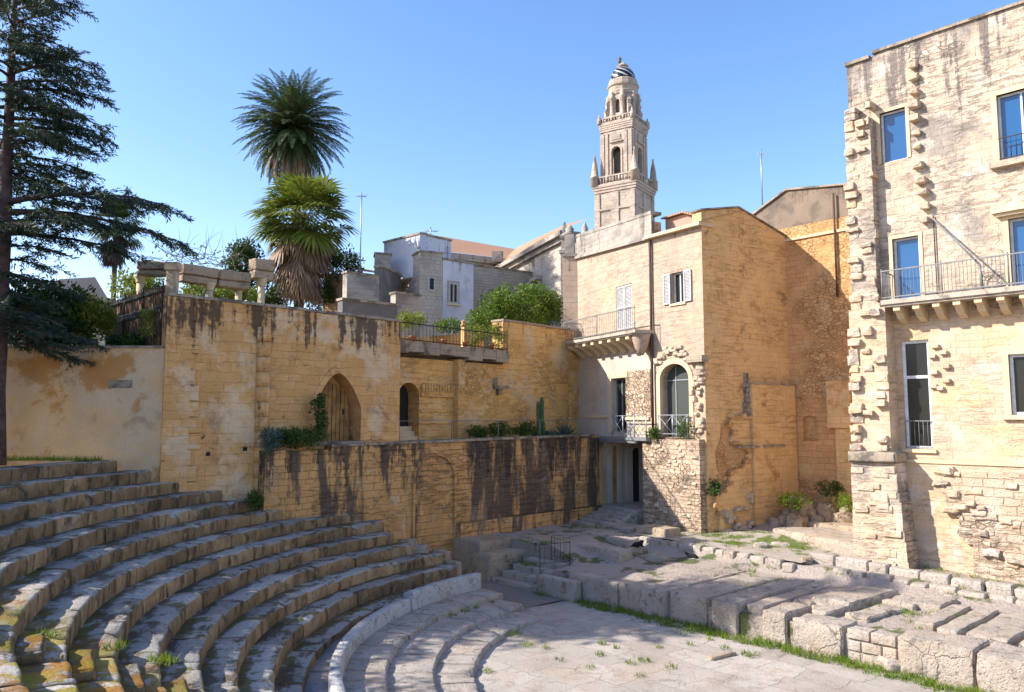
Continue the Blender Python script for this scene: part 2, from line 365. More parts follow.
M_tower = stone('cathedral_limestone', (.58, .46, .36), (.50, .39, .30), (.33, .27, .21), 1.3, .6, .02, .7, patches=[((.34, .29, .25), .35, .48, .62, .7), ((.26, .22, .19), .16, .56, .66, .6)], bs=.25)
M_white = stone('white_blue_limewash', (.62, .60, .60), (.56, .55, .56), (.4, .4, .4), .6, .3, .001, .2, plaster=((.60, .60, .64), .3, .1, .2), patches=[((.36, .34, .34), .5, .55, .66, .7), ((.42, .46, .56), .3, .5, .6, .6, 3)], streak=((.2, .19, .18), 10, 16, .56, .68), grain=.2)
M_hstone = stone('grey_house_masonry', (.50, .43, .35), (.42, .36, .29), (.25, .21, .17), .5, .25, .02, .6, patches=[((.28, .24, .2), .6, .52, .66, .6)])
M_grey = stone('grey_cathedral_wall', (.42, .36, .30), (.36, .31, .26), (.24, .2, .17), .7, .32, .012, .5, patches=[((.19, .17, .15), .4, .47, .6, .8)], streak=((.12, .105, .09), 8, 15, .52, .64))
M_dkwall = stone('dark_grey_render', (.17, .155, .145), (.13, .12, .115), (.1, .09, .08), .6, .3, .002, .3, patches=[((.28, .25, .22), .6, .56, .68, .6)])
M_pink = stone('faded_pink_plaster', (.50, .30, .23), (.45, .27, .2), (.4, .25, .2), .6, .3, .001, .2, patches=[((.36, .26, .21), .7, .55, .68, .6)])
def tread_mat():
    N = NT('worn_seat_stone'); uv = N.uv(); p = N.pos(); geo = N.n('NewGeometry')
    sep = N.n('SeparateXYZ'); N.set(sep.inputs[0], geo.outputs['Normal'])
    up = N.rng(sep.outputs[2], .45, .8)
    g = N.noise(p, 16, 5, .7); m1 = N.noise(p, 1.6, 5, .65)
    top = N.mix(N.rng(g, .3, .7), (.42, .385, .34), (.28, .255, .225))
    # damp dirt gathers in plates on the treads
    suv = N.n('SeparateXYZ'); N.set(suv.inputs[0], uv); rear = N.math('MULTIPLY', N.rng(suv.outputs[1], .62, 1.02), .10)      # dirt and moss gather at the back of each tread
    d = N.math('ADD', N.math('ADD', N.noise(N.mapping(uv, scale=(.5, 1.2, 1)), 1.6, 6, .68), rear), N.math('MULTIPLY', N.math('SUBTRACT', N.noise(p, 6, 3), .5), .25))
    top = N.mix(N.rng(d, .50, .62, 0, .85), top, (.085, .055, .03))
    top = N.mix(N.rng(N.math('ADD', N.noise(N.mapping(p, loc=(4, 1, 0)), 1.3, 5, .65), rear), .57, .64, 0, .85), top, (.11, .09, .02))
    # orange lichen on the blocks near the stairway
    sx = N.n('SeparateXYZ'); N.set(sx.inputs[0], p)
    near = N.math('MULTIPLY', N.rng(sx.outputs[1], 14.5, 11.4), N.rng(sx.outputs[0], -2.0, -4.5))
    li = N.rng(N.noise(N.mapping(p, loc=(9, 2, 5)), 1.4, 5, .7), .42, .52)
    lc = N.mix(N.rng(N.noise(p, .9, 3), .42, .58), (.26, .20, .02), (.28, .12, .012))
    top = N.mix(N.math('MULTIPLY', N.math('MULTIPLY', li, near), .92), top, lc)
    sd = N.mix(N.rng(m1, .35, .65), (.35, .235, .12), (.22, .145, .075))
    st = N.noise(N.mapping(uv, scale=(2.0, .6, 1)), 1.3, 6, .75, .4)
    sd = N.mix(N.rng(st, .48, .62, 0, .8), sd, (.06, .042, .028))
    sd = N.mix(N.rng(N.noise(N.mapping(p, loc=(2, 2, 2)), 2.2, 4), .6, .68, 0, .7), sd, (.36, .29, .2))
    ri = N.rng(geo.outputs['Random Per Island'], 0, 1, .72, 1.25); ci = N.n('CombineColor')
    for i in range(3): N.set(ci.inputs[i], ri)
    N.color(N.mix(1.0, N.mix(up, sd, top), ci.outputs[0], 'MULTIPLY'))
    N.bump(N.math('ADD', g, N.math('ADD', N.math('MULTIPLY', m1, 1.2), N.math('MULTIPLY', st, .5))), .7, .05)
    return N.m
M_seat = tread_mat()
def rock_mat(name, a, b, c, amt=.6):
    N = NT(name); p = N.pos(); g = N.noise(p, 13, 6, .72); m1 = N.noise(p, 1.1, 5, .65)
    v = N.n('TexVoronoi'); N.set(v.inputs['Vector'], p); v.inputs['Scale'].default_value = 15
    pit = N.rng(v.outputs['Distance'], .05, .35)
    geo = N.n('NewGeometry'); sep = N.n('SeparateXYZ'); N.set(sep.inputs[0], geo.outputs['Normal'])
    col = N.mix(N.rng(m1, .35, .65), a, b)
    col = N.mix(N.rng(N.noise(N.mapping(p, loc=(5, 0, 0)), 2.6, 5, .7), .54, .64, 0, amt), col, c)
    col = N.mix(N.rng(g, .25, .42, .5, 0), col, (.12, .10, .08))
    col = N.mix(N.math('MULTIPLY', N.math('SUBTRACT', 1.0, pit), .22), col, (.14, .115, .09))
    wn = N.n('TexNoise'); N.set(wn.inputs['Vector'], p); wn.inputs['Scale'].default_value = 1.5; wn.inputs['Detail'].default_value = 4
    wo = N.n('VectorMath', operation='MULTIPLY_ADD'); N.set(wo.inputs[0], wn.outputs['Color']); wo.inputs[1].default_value = (.7, .7, .7); N.set(wo.inputs[2], p)
    ck = N.n('TexVoronoi', feature='DISTANCE_TO_EDGE'); N.set(ck.inputs['Vector'], wo.outputs[0]); ck.inputs['Scale'].default_value = 1.15
    crack = N.math('MULTIPLY', N.rng(ck.outputs['Distance'], .022, .0), N.rng(N.noise(N.mapping(p, loc=(1, 6, 0)), .7, 2), .45, .55))
    col = N.mix(N.math('MULTIPLY', crack, .4), col, (.13, .105, .08))
    col = N.mix(N.rng(N.noise(N.mapping(p, loc=(8, 3, 1)), 7, 4, .6), .58, .66, 0, .6), col, (.17, .145, .12))
    col = N.mix(N.rng(N.noise(N.mapping(p, loc=(2, 5, 1)), .55, 4, .6), .5, .66, 0, .5), col, (.46, .34, .24))
    N.color(col); N.bump(N.math('SUBTRACT', N.math('ADD', N.math('MULTIPLY', g, .8), N.math('ADD', N.math('MULTIPLY', m1, 1.6), N.math('MULTIPLY', pit, .3))), N.math('MULTIPLY', crack, .5)), .85, .08)
    return N.m
M_rock = rock_mat('pale_stage_rock', (.47, .395, .32), (.38, .315, .25), (.19, .16, .13), .75)
M_kerb = rock_mat('pale_kerb_stone', (.50, .43, .365), (.41, .345, .285), (.25, .205, .165))
M_marble = rock_mat('white_parapet_marble', (.56, .54, .52), (.48, .46, .44), (.27, .25, .235), .75)
M_warmrock = rock_mat('warm_block_stone', (.46, .35, .24), (.37, .28, .19), (.15, .12, .095))
def paving():
    N = NT('orchestra_paving'); uv = N.uv(); p = N.pos()
    w = N.n('TexNoise'); N.set(w.inputs['Vector'], uv); w.inputs['Scale'].default_value = 1.1; w.inputs['Detail'].default_value = 4
    off = N.n('VectorMath', operation='MULTIPLY_ADD'); N.set(off.inputs[0], w.outputs['Color']); off.inputs[1].default_value = (.55, .5, 0); N.set(off.inputs[2], uv)
    b = N.n('TexBrick', offset=.42, offset_frequency=2, squash=.7, squash_frequency=3); N.set(b.inputs['Vector'], off.outputs[0])
    b.inputs['Color1'].default_value = (.47, .41, .345, 1); b.inputs['Color2'].default_value = (.375, .325, .27, 1); b.inputs['Mortar'].default_value = (.24, .19, .14, 1)
    b.inputs['Scale'].default_value = 1; b.inputs['Mortar Size'].default_value = .013; b.inputs['Mortar Smooth'].default_value = .6; b.inputs['Brick Width'].default_value = 1.45; b.inputs['Row Height'].default_value = .85
    g = N.noise(p, 14, 6, .7); m1 = N.noise(p, .7, 5, .65)
    vis = N.rng(N.noise(p, .8, 3), .42, .75)
    col = N.mix(N.math('MULTIPLY', b.outputs[1], N.math('SUBTRACT', 1.0, vis)), b.outputs[0], (.45, .395, .335))
    col = N.mix(N.rng(m1, .47, .64, 0, .75), col, (.34, .28, .225)); col = N.mix(N.rng(N.noise(N.mapping(p, loc=(3, 9, 0)), 1.9, 6, .7), .54, .66, 0, .6), col, (.24, .195, .15)); col = N.mix(N.rng(N.noise(N.mapping(p, loc=(13, 2, 0)), .45, 4, .6), .52, .66, 0, .5), col, (.44, .33, .24))
    col = N.mix(N.rng(N.noise(p, 2.7, 5, .75), .56, .68, 0, .65), col, (.29, .245, .205))
    col = N.mix(N.rng(g, .28, .45, .55, 0), col, (.16, .135, .11))
    cr = N.n('TexVoronoi', feature='DISTANCE_TO_EDGE'); N.set(cr.inputs['Vector'], off.outputs[0]); cr.inputs['Scale'].default_value = 1.3
    crk = N.rng(cr.outputs['Distance'], .0, .022)
    col = N.mix(N.math('MULTIPLY', N.math('SUBTRACT', 1.0, crk), N.rng(N.noise(p, .6, 2), .5, .6, 0, .6)), col, (.15, .12, .09))
    N.color(col)
    N.bump(N.math('ADD', N.math('MULTIPLY', b.outputs[1], -1.3), N.math('ADD', N.math('MULTIPLY', g, .8), N.math('MULTIPLY', m1, 1.0))), .8, .05)
    return N.m
M_pave = paving()
def earth(name, a, b, green, gscale=.8, lo=.52, hi=.6):
    N = NT(name); p = N.pos(); g = N.noise(p, 18, 6, .75); m1 = N.noise(p, 1.2, 5, .65)
    col = N.mix(N.rng(g, .3, .7), a, b)
    v = N.n('TexVoronoi'); N.set(v.inputs['Vector'], p); v.inputs['Scale'].default_value = 11
    col = N.mix(N.rng(v.outputs['Distance'], .1, .4, .5, 0), col, (.48, .42, .36))
    if green: col = N.mix(N.rng(N.noise(N.mapping(p, loc=(3, 4, 0)), gscale, 5, .65), lo, hi, 0, .9), col, green)
    N.color(col); N.bump(N.math('ADD', g, N.math('ADD', m1, N.math('MULTIPLY', v.outputs['Distance'], -.6))), .8, .06)
    return N.m
M_earth = earth('pinkish_gravel_earth', (.42, .345, .29), (.31, .25, .205), (.075, .10, .022))
M_path = earth('trodden_earth', (.27, .225, .185), (.20, .165, .13), None)
M_turf = earth('garden_earth', (.12, .09, .05), (.09, .075, .04), (.05, .085, .018), .5, .38, .5)
M_ground = earth('city_ground', (.30, .26, .21), (.24, .2, .16), (.06, .08, .02), .05, .5, .6)
M_iron = plain('dark_iron', (.035, .032, .03), .6, .3)
M_railg = plain('grey_painted_iron', (.20, .195, .19), .55, .2)
M_steel = plain('galvanised_steel', (.36, .37, .39), .45, .6)
M_glass = glassmat('painted_sky_reflection_glass', (.014, .085, .22), .03, 1.5)  # blue base colour stands in for the sky reflected in the panes
M_dglass = glassmat('dark_window_glass', (.022, .024, .022), .15, 1.25)
M_shop = glassmat('greenish_tall_glass', (.075, .085, .075), .2, 1.25)
M_wframe = plain('white_window_frame', (.66, .66, .66), .5)
M_shut = plain('pale_shutter_paint', (.44, .43, .41), .6)
M_wood = plain('ochre_door_wood', (.32, .17, .06), .7, var=.35, scale=3)
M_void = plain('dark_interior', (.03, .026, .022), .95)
M_rust = plain('rust_drainpipe', (.085, .045, .03), .7)
M_terra = plain('terracotta', (.42, .15, .07), .8)
def roof_mat():
    N = NT('terracotta_roof_tiles'); uv = N.uv(); p = N.pos()
    wv = N.n('TexWave'); N.set(wv.inputs['Vector'], uv); wv.inputs['Scale'].default_value = 2.2; wv.inputs['Distortion'].default_value = .6
    col = N.mix(N.rng(N.noise(p, 1.5, 4), .35, .65), (.52, .26, .14), (.46, .30, .19))
    col = N.mix(N.math('MULTIPLY', wv.outputs[1], .35), col, (.22, .12, .075)); N.color(col); N.bump(wv.outputs[1], .6, .08); return N.m
M_roof = roof_mat()
def fence_mat():
    N = NT('brown_reed_screen'); p = N.pos()
    wv = N.noise(N.mapping(N.uv(), scale=(9, .3, 1)), 2.5, 3)
    N.color(N.mix(N.rng(wv, .35, .65), (.24, .13, .08), (.38, .23, .15))); N.bump(wv, .5, .03); return N.m
M_fence = fence_mat()
M_grass = leafmat('fresh_grass', (.17, .26, .02), (.09, .17, .012), (.26, .32, .03), .4)
M_weed = leafmat('dark_weed', (.03, .07, .012), (.055, .11, .02), (.12, .16, .03), .25)
M_cedar = leafmat('cedar_needles', (.020, .040, .030), (.035, .060, .042), (.055, .075, .035), .12)
M_bark = plain('cedar_bark', (.085, .055, .05), .95, var=.4, scale=5)
M_palm = leafmat('date_palm_frond', (.022, .05, .018), (.04, .075, .025), (.075, .10, .03), .18)
M_fan = leafmat('fan_palm_leaf', (.10, .155, .02), (.19, .22, .03), (.29, .255, .045), .35)
M_dead = leafmat('dead_palm_leaf', (.32, .19, .13), (.43, .27, .19), (.20, .125, .085), .3)
M_pbark = plain('palm_trunk', (.11, .085, .065), .95, var=.4, scale=4)
M_bush = leafmat('dense_bush_leaf', (.06, .12, .015), (.11, .19, .025), (.22, .27, .035), .35)
M_darkbush = leafmat('dark_laurel_leaf', (.018, .045, .010), (.035, .075, .015), (.06, .11, .02), .2)
M_ybush = leafmat('yellow_green_leaf', (.18, .22, .03), (.30, .30, .05), (.10, .16, .02), .4)
M_agave = leafmat('agave_leaf', (.06, .105, .085), (.09, .14, .11), None, .1)
M_cactus = plain('cactus_green', (.06, .11, .035), .6, var=.3)
M_twig = plain('bare_twig', (.16, .12, .10), .9)
# ------------------------------------------------------------------ light, sky, camera
SUN_D = V((.985, .08, -.70)).normalized()
sun = bpy.data.lights.new('sun', 'SUN'); so = bpy.data.objects.new('sun', sun); COL.objects.link(so)
sun.energy = 4.4; sun.angle = R_(.5); sun.color = (1, .95, .87)
so.rotation_euler = SUN_D.to_track_quat('-Z', 'Y').to_euler(); so.location = (-20, 0, 40)
W = bpy.data.worlds.new('World'); sc.world = W; W.use_nodes = True
wt = W.node_tree; bg = wt.nodes['Background']
sk = wt.nodes.new('ShaderNodeTexSky'); sk.sky_type = 'NISHITA'; sk.sun_disc = False
sk.sun_elevation = math.asin(-SUN_D.z); sk.sun_rotation = math.atan2(-SUN_D.x, -SUN_D.y)
sk.air_density = 1.0; sk.dust_density = .6; sk.ozone_density = 1.2; sk.altitude = 50
hs = wt.nodes.new('ShaderNodeHueSaturation'); hs.inputs['Saturation'].default_value = 1.22; hs.inputs['Value'].default_value = 1.0; wt.links.new(sk.outputs[0], hs.inputs['Color']); tn = wt.nodes.new('ShaderNodeMix'); tn.data_type = 'RGBA'; tn.blend_type = 'MULTIPLY'; tn.inputs[0].default_value = 1; tn.inputs[7].default_value = (1.07, .98, 1.04, 1); wt.links.new(hs.outputs[0], tn.inputs[6]); wt.links.new(tn.outputs[2], bg.inputs[0]); bg.inputs[1].default_value = .15
sc.view_settings.view_transform = 'Standard'; sc.view_settings.look = 'None'; sc.view_settings.gamma = 1; sc.view_settings.use_curve_mapping = False
sc.view_settings.exposure = 1.0
cam = bpy.data.cameras.new('camera'); co = bpy.data.objects.new('camera', cam); COL.objects.link(co)
cam.sensor_width = 36; cam.lens = FPX / 1024 * 36; cam.clip_end = 6000; cam.clip_start = .1
co.location = (0, 0, EYE); co.rotation_euler = (math.pi / 2 + PITCH, 0, 0); sc.camera = co
try:
    sc.cycles.max_bounces = 7; sc.cycles.diffuse_bounces = 5; sc.cycles.transparent_max_bounces = 6; sc.cycles.use_denoising = True
except Exception: pass
# ------------------------------------------------------------------ plan of the place (metres)
C = V((6.9, 19.15, 0))                                    # centre of the seating
AX = V((.677, -.736, 0)); NX = V((.736, .677, 0)); SO = V((6.0, 22.7, 0))   # stage axis, towards the back, origin
def S(s, n, z=0): return SO + AX * s + NX * n + V((0, 0, z))
def to_s(p): q = V((p[0], p[1], 0)) - SO; return q.dot(AX), q.dot(NX)
UW = Frame((-10.7, 24), (-4.24, 29.5)); LW = Frame((-21, 24), (-10.72, 24)); TW = Frame((-8, 25.5), (4.15, 37.85)); RW = Frame((-4.7, 31.3), (3.5, 40.6))
F1 = Frame((3.45, 40.6), (6.33, 34.6)); F2 = Frame((6.33, 34.6), (7.97, 32.2)); K2 = V((7.97, 32.2, 0)); K3 = V((12.6, 35.36, 0))
Y1 = Frame(K2, K3); W2 = Frame((10.95, 37.2), (15.5, 32.05)); RB = Frame(V((13.7, 26.7, 0)) - AX * 1.78, V((13.7, 26.7, 0)) + AX * 9)
def st(name, mb, mat, base=None): return tag(mb.build(name, mat, None, base), None, None, None, 'structure')
def flat(poly, z, thick=0):
    mb = MB(); mb.poly([(p[0], p[1], z) for p in poly]); return mb
def grid(fn, nu, nv):
    mb = MB(); idx = [[None] * (nv + 1) for _ in range(nu + 1)]
    for i in range(nu + 1):
        for j in range(nv + 1): idx[i][j] = mb.add([fn(i / nu, j / nv)])
    for i in range(nu):
        for j in range(nv): mb.face([idx[i][j], idx[i + 1][j], idx[i + 1][j + 1], idx[i][j + 1]], None, True)
    return mb
# ground to the horizon
st('ground', flat([(-2500, -400), (2500, -400), (2500, 4000), (-2500, 4000)], -.6), M_ground)
st('orchestra_floor', grid(lambda a, b: V((lerp(-6, 16, a), lerp(2, 33, b), .02 * noise.noise(V((a * 16, b * 22, 0))))), 66, 93), M_pave)
# trodden earth passage between seating and stage
def pth(a, b):
    c = V((-2.4, 29.4, 0)) + V((3.0, -3.7, 0)) * a; d = V((.78, .63, 0))
    w = 1.5 + .5 * noise.noise(V((a * 4, 0, 3)))
    p = c + d * (b - .5) * 2 * w; p.z = .035 + .05 * (1 - a) + .03 * noise.noise(V((a * 5, b * 3, 0))); return p
st('passage_path', grid(pth, 24, 12), M_path)
# stage ground
def stage_z(s, n):
    hi = 1.16 - .033 * s
    t = min(1, max(0, (n - 4.9) / .35)); t = t * t * (3 - 2 * t)
    f = .62 + max(0, min(n, 5)) * .045 + (.16 if -6.9 < s < -2.2 else 0)
    z = lerp(f, hi, t)
    if n > 7.5 and s < -1: z += min(1, (n - 7.5) / 3.5) * .3 * min(1, (-1 - s) / 2)
    if s < -6.2: z = lerp(z, 1.35, min(1, (-6.2 - s) / 2)) if n > 1 else z
    return z
sg = MB(); ids = {}
ns_, nn_ = 92, 62
s0_, s1_, n0_, n1_ = -15.0, 15.0, .12, 16.0
def sgv(i, j):
    if (i, j) not in ids:
        s = lerp(s0_, s1_, i / ns_); n = lerp(n0_, n1_, (j / nn_) ** 1.25)
        z = stage_z(s, n) + .075 * fbm((s * .9, n * .9, 4)) + .028 * noise.noise(V((s * 4, n * 4, 0)))
        ids[(i, j)] = (sg.add([S(s, n, z)]), s, n)
    return ids[(i, j)]
cells = set()
for i in range(ns_):
    for j in range(nn_):
        s = lerp(s0_, s1_, (i + .5) / ns_); n = lerp(n0_, n1_, ((j + .5) / nn_) ** 1.25)
        if s < -6.9 and n < 1.3 and s > -11.3: continue
        if s < -11.3 and n < .4: continue
        cells.add((i, j))
for (i, j) in cells:
    a, b, c, d = [sgv(*q)[0] for q in ((i, j), (i + 1, j), (i + 1, j + 1), (i, j + 1))]
    sg.face((a, b, c, d), None, True)
    for (di, dj, p, q) in ((-1, 0, (i, j + 1), (i, j)), (1, 0, (i + 1, j), (i + 1, j + 1)), (0, -1, (i, j), (i + 1, j)), (0, 1, (i + 1, j + 1), (i, j + 1))):
        if (i + di, j + dj) not in cells:
            P, Q = sg.v[sgv(*p)[0]], sg.v[sgv(*q)[0]]
            sg.poly([V((P.x, P.y, -.2)), V((Q.x, Q.y, -.2)), Q, P])
st('stage_ground', sg, M_earth)
# raised grounds behind the walls
st('garden_ground', flat([(-40, 24.3), (-10.9, 24.3), (-4.9, 30.2), (-6.2, 32.0), (-4, 60), (-60, 70)], 8.05), M_turf)
st('terrace_floor', flat([TW.P(0, 0, -.5), TW.P(TW.L - .1, 0, -.5), RW.P(RW.L, 0, .1), RW.P(-.4, 0, .1), UW.P(UW.L, 0, -.5), UW.P(0, 0, -.3)], 5.12), M_earth)
st('upper_terrace', flat([RW.P(-1.0, 0, -.1), RW.P(RW.L, 0, -.1), (2.5, 46), (-4, 50), (-12, 42), (-6, 32)], 8.95), M_slab)
# ------------------------------------------------------------------ seating
def ring_rock(R0, R1, z0, z1, a0, a1, blk, seed, amp=.03, gap=.016, zj=.03, rj=.03, mb=None, tilt=0.0):
    """a curved row of worn blocks: inner face R0, back R1, from z0 up to z1, angles in degrees"""
    mb = mb or MB(); r = random.Random(seed); a = a0
    while (a < a1 - .05):
        L = blk * r.uniform(.65, 1.4); da = math.degrees(L / R0); e = min(a1, a + da)
        if a1 - e < math.degrees(blk * .4 / R0): e = a1
        dz, dr = r.uniform(-zj, zj) * .6, r.uniform(-rj, rj)
        g = math.degrees(gap / R0) / 2; b0, b1 = a + g, e - g
        m = max(2, int(math.radians(b1 - b0) * R0 / .16)); seedz = r.uniform(0, 50)
        chip = r.random() < .22
        prof = [(R0 + dr + .01, z0), (R0 + dr, lerp(z0, z1, .5)), (R0 + dr + .004, z1 - .05), (R0 + dr + .018, z1 - .017), (R0 + dr + .06, z1), (lerp(R0, R1, .3), z1), (lerp(R0, R1, .62), z1 + tilt * .5), (R1, z1 + tilt)]
        rows = []
        for k in range(m + 1):
            th = math.radians(lerp(b0, b1, k / m)); ex = min(k, m - k) / m * (b1 - b0) / 180 * math.pi * R0
            row = []
            for q, (rr, zz) in enumerate(prof):
                pp = V((C.x + rr * math.cos(th), C.y + rr * math.sin(th), zz + (dz if q > 1 else 0)))
                w = noise.noise_vector(pp * 2.1 + V((seedz, 0, 0))) * amp + noise.noise_vector(pp * 7 + V((0, seedz, 0))) * amp * .5
                if q == 0 or q == len(prof) - 1: w.z = 0
                if 2 <= q <= 4:
                    e2 = max(0, fbm(pp * 2.2 + V((0, 0, seed)), 3) - .10) * .15 + (.012 if ex < .04 else 0)
                    w.z -= e2; w += V((math.cos(th), math.sin(th), 0)) * e2 * .8
                row.append(pp + w)
            rows.append(mb.add(row))
        n = len(prof)
        for k in range(m):
            for q in range(n - 1):
                i, j = rows[k], rows[k + 1]
                ua, ub = math.radians(lerp(b0, b1, k / m)) * R0, math.radians(lerp(b0, b1, (k + 1) / m)) * R0
                acc = [0]
                for t in range(n - 1): acc.append(acc[-1] + math.hypot(prof[t + 1][0] - prof[t][0], prof[t + 1][1] - prof[t][1]))
                mb.face((i + q, i + q + 1, j + q + 1, j + q), [(ua, acc[q]), (ua, acc[q + 1]), (ub, acc[q + 1]), (ub, acc[q])], True)
        for k, sgn in ((0, 1), (m, -1)):     # block ends
            i = rows[k]; x = mb.add([V((mb.v[i + n - 1].x, mb.v[i + n - 1].y, z0))])
            f = [i + q for q in range(n)] + [x]
            mb.face(f if sgn < 0 else list(reversed(f)))
        a = e
    return mb
TIER_END = [137, 136.8, 140.6, 142, 141.4, 143.2, 152.5, 154.6, 156.5, 160.0, 163, 166.8]
ORD = ['second lowest, just above the channel', 'third above the channel, broken short at right', 'fourth above the channel, cut square at right', 'fifth above the channel',
       'sixth above the channel', 'seventh above the channel, ending at a tall end block', 'sixth from the top, meeting the terrace wall corner',
       'fifth from the top, below the ashlar wall', 'fourth from the top', 'third from the top', 'second from the top', 'topmost, below the grass strip']
for k in range(12):
    Rr = 12.04 + .65 * k; z = 1.02 + .3445 * k
    mb = ring_rock(Rr, Rr + .70, z - .38, z, TIER_END[k], 262 - k * .5, 1.5, 30 + k, amp=.022 if k not in (1, 2, 3) else .03, gap=.009, zj=.016, rj=.018)
    tag(mb.build('seating_tier', M_seat), 'curved stone seating tier, ' + ORD[k], 'seating tier', 'curved seating tiers of the theatre')
mb = ring_rock(11.46, 12.06, .1, .60, 137.6, 262, .9, 77, amp=.02)
tag(mb.build('seating_tier', M_seat), 'lowest curved stone seating tier, flush beside the blue-shaded channel', 'seating tier', 'curved seating tiers of the theatre')
mb = ring_rock(10.93, 11.5, .0, .40, 138, 262, 3, 78, amp=.008); st('drain_channel', mb, rock_mat('channel_floor_stone', (.30, .30, .31), (.25, .25, .26), (.14, .14, .14)))
def parapet(a0, a1, top, label, seed):
    mb = MB(); m = int((a1 - a0) / .9); n = None; rows = []
    prof = [(10.69, .2), (10.685, top - .3), (10.70, top - .05), (10.715, top), (10.95, top + .005), (10.97, top - .05), (10.97, .1)]
    for k in range(m + 1):
        th = R_(lerp(a0, a1, k / m)); row = []
        for rr, zz in prof:
            p = V((C.x + rr * math.cos(th), C.y + rr * math.sin(th), zz)); p += noise.noise_vector(p * 5 + V((seed, 0, 0))) * .014; row.append(p)
        rows.append(mb.add(row))
    for k in range(m):
        for q in range(len(prof) - 1): mb.face((rows[k] + q, rows[k] + q + 1, rows[k + 1] + q + 1, rows[k + 1] + q), None, True)
    mb.face([rows[0] + q for q in reversed(range(len(prof)))]); mb.face([rows[-1] + q for q in range(len(prof))])
    return tag(mb.build('curved_parapet', M_marble), label, 'parapet')
parapet(137.7, 156.8, .95, 'taller white marble stretch of the curved parapet, ending at the passage', 1)
parapet(157.0, 262, .80, 'lower white marble stretch of the curved parapet beside the open channel', 2)
for (R0, R1, z, a0, lab) in ((9.75, 10.7, .45, 137.4, 'broad curved stone step directly below the white parapet'), (8.70, 9.78, .30, 138.6, 'broad curved stone step in the middle of the three, cracked paving on top'), (7.75, 8.73, .15, 141.0, 'innermost broad curved stone step, edging the orchestra paving')):
    mb = ring_rock(R0, R1, z - .2, z, a0, 262, .95, int(R0 * 10), amp=.018, gap=.008, zj=.012, rj=.012)
    tag(mb.build('orchestra_step', M_kerb), lab, 'stone step', 'low curved steps round the orchestra')
# radial stairway blocks set on the treads at lower left
for k in range(12):
    Rr = 12.04 + .65 * k; z = 1.02 + .3445 * k
    a = 206.0 + k * .25; th = R_(a + 2.6); er = V((math.cos(th), math.sin(th), 0)); et = V((-er.y, er.x, 0))
    mb = MB(); w = 1.15
    mb.rock(C + er * (Rr - .36) - et * w / 2 + V((0, 0, z - .36)), et * w, er * .38, V((0, 0, .19)), n=4, amp=.03, rnd_=.06, seed=k)
    lab = 'half-step stair block ' + ('on the lowest seating tier by the channel' if k == 0 else 'against the riser of the ' + ['', 'third', 'fourth', 'fifth', 'sixth', 'seventh', 'eighth', 'ninth', 'tenth', 'eleventh', 'twelfth', 'thirteenth'][k] + ' tier above the channel')
    tag(mb.build('stair_block', M_seat), lab, 'stair block', 'half-step blocks of the radial stairway')
# end pieces of the rows on the right
def block(name, p, a, b, h, label, cat, mat=None, group=None, seed=1, amp=.04, rd=.08, n=4, freq=1.6):
    mb = MB(); mb.rock(p, a, b, V((0, 0, h)), n=n, amp=amp, rnd_=rd, seed=seed, freq=freq)
    return tag(mb.build(name, mat or M_rock), label, cat, group)
def polar(R, a, z): return V((C.x + R * math.cos(R_(a)), C.y + R * math.sin(R_(a)), z))
def endblock(Rr, a, L, z0, h, lab, seed):
    th = R_(a); er = V((math.cos(th), math.sin(th), 0)); et = V((-er.y, er.x, 0))
    block('end_block', polar(Rr, a, z0), er * .6, -et * L, h, lab, 'stone block', M_warmrock, None, seed, .035, .06)
endblock(15.3, 143.0, .9, 2.3, .62, 'tall dark end block at the right end of the seventh tier, by the terrace wall', 5)
endblock(12.75, 136.6, .35, .9, .5, 'rounded rubble stone at the broken right end of the third tier', 6)
endblock(12.1, 136.8, .32, .5, .6, 'upright stone slab closing the right end of the second lowest tier', 7)
mb = MB(); fr = Frame(polar(15.6, 143.2, 0), polar(15.0, 137.6, 0))
mb.rock(fr.P(0, 1.4), fr.d * 1.9, -fr.n * .5, V((0, 0, 1.12)), n=4, amp=.03, rnd_=.06, seed=3)
tag(mb.build('low_wall', M_up), 'low stained masonry block with grey cap in front of the terrace wall', 'low wall')
for k, (px, py, z, s_, lab) in enumerate(((404, 541, 1.75, .55, 'mossy rubble stone lying behind the cut-off tier'), (417, 546, 1.6, .5, 'pale rubble stone beside the mossy one at the tier ends'))):
    p = onz(px, py, z); block('rubble_stone', p + V((-.3, 0, -.5)), V((.7, 0, 0)), V((0, .6, 0)), .5, lab, 'rubble stone', M_warmrock, None, 20 + k, .09, .15)
# ------------------------------------------------------------------ big walls of the left half
def wall(F, outline, holes, mat, name, label, cat, thick=.6, out=0, group=None):
    mb = MB(); F.slab(mb, outline, holes, out, thick); return tag(mb.build(name, mat), label, cat, group)
# plastered low wall
mbt = MB(); zt = LW.px(165, 348)[1]
o = wall(LW, [(0, 3.0), (LW.L, 3.0), (LW.L, zt), (0, zt)], [], M_plaster, 'plastered_wall', 'low ochre plastered garden wall with pale and orange patches, behind the top tier', 'garden wall', .6)
mb = MB(); LW.bar(mb, 0, zt, LW.L, zt + .07, .05, .7); mb.build('coping', M_cap, o)
mb = MB(); a_, b_ = LW.px(109, 380), LW.px(132, 388); LW.bar(mb, a_[0], b_[1], b_[0], a_[1], .02, .05); mb.build('inset_block', M_cap, o)
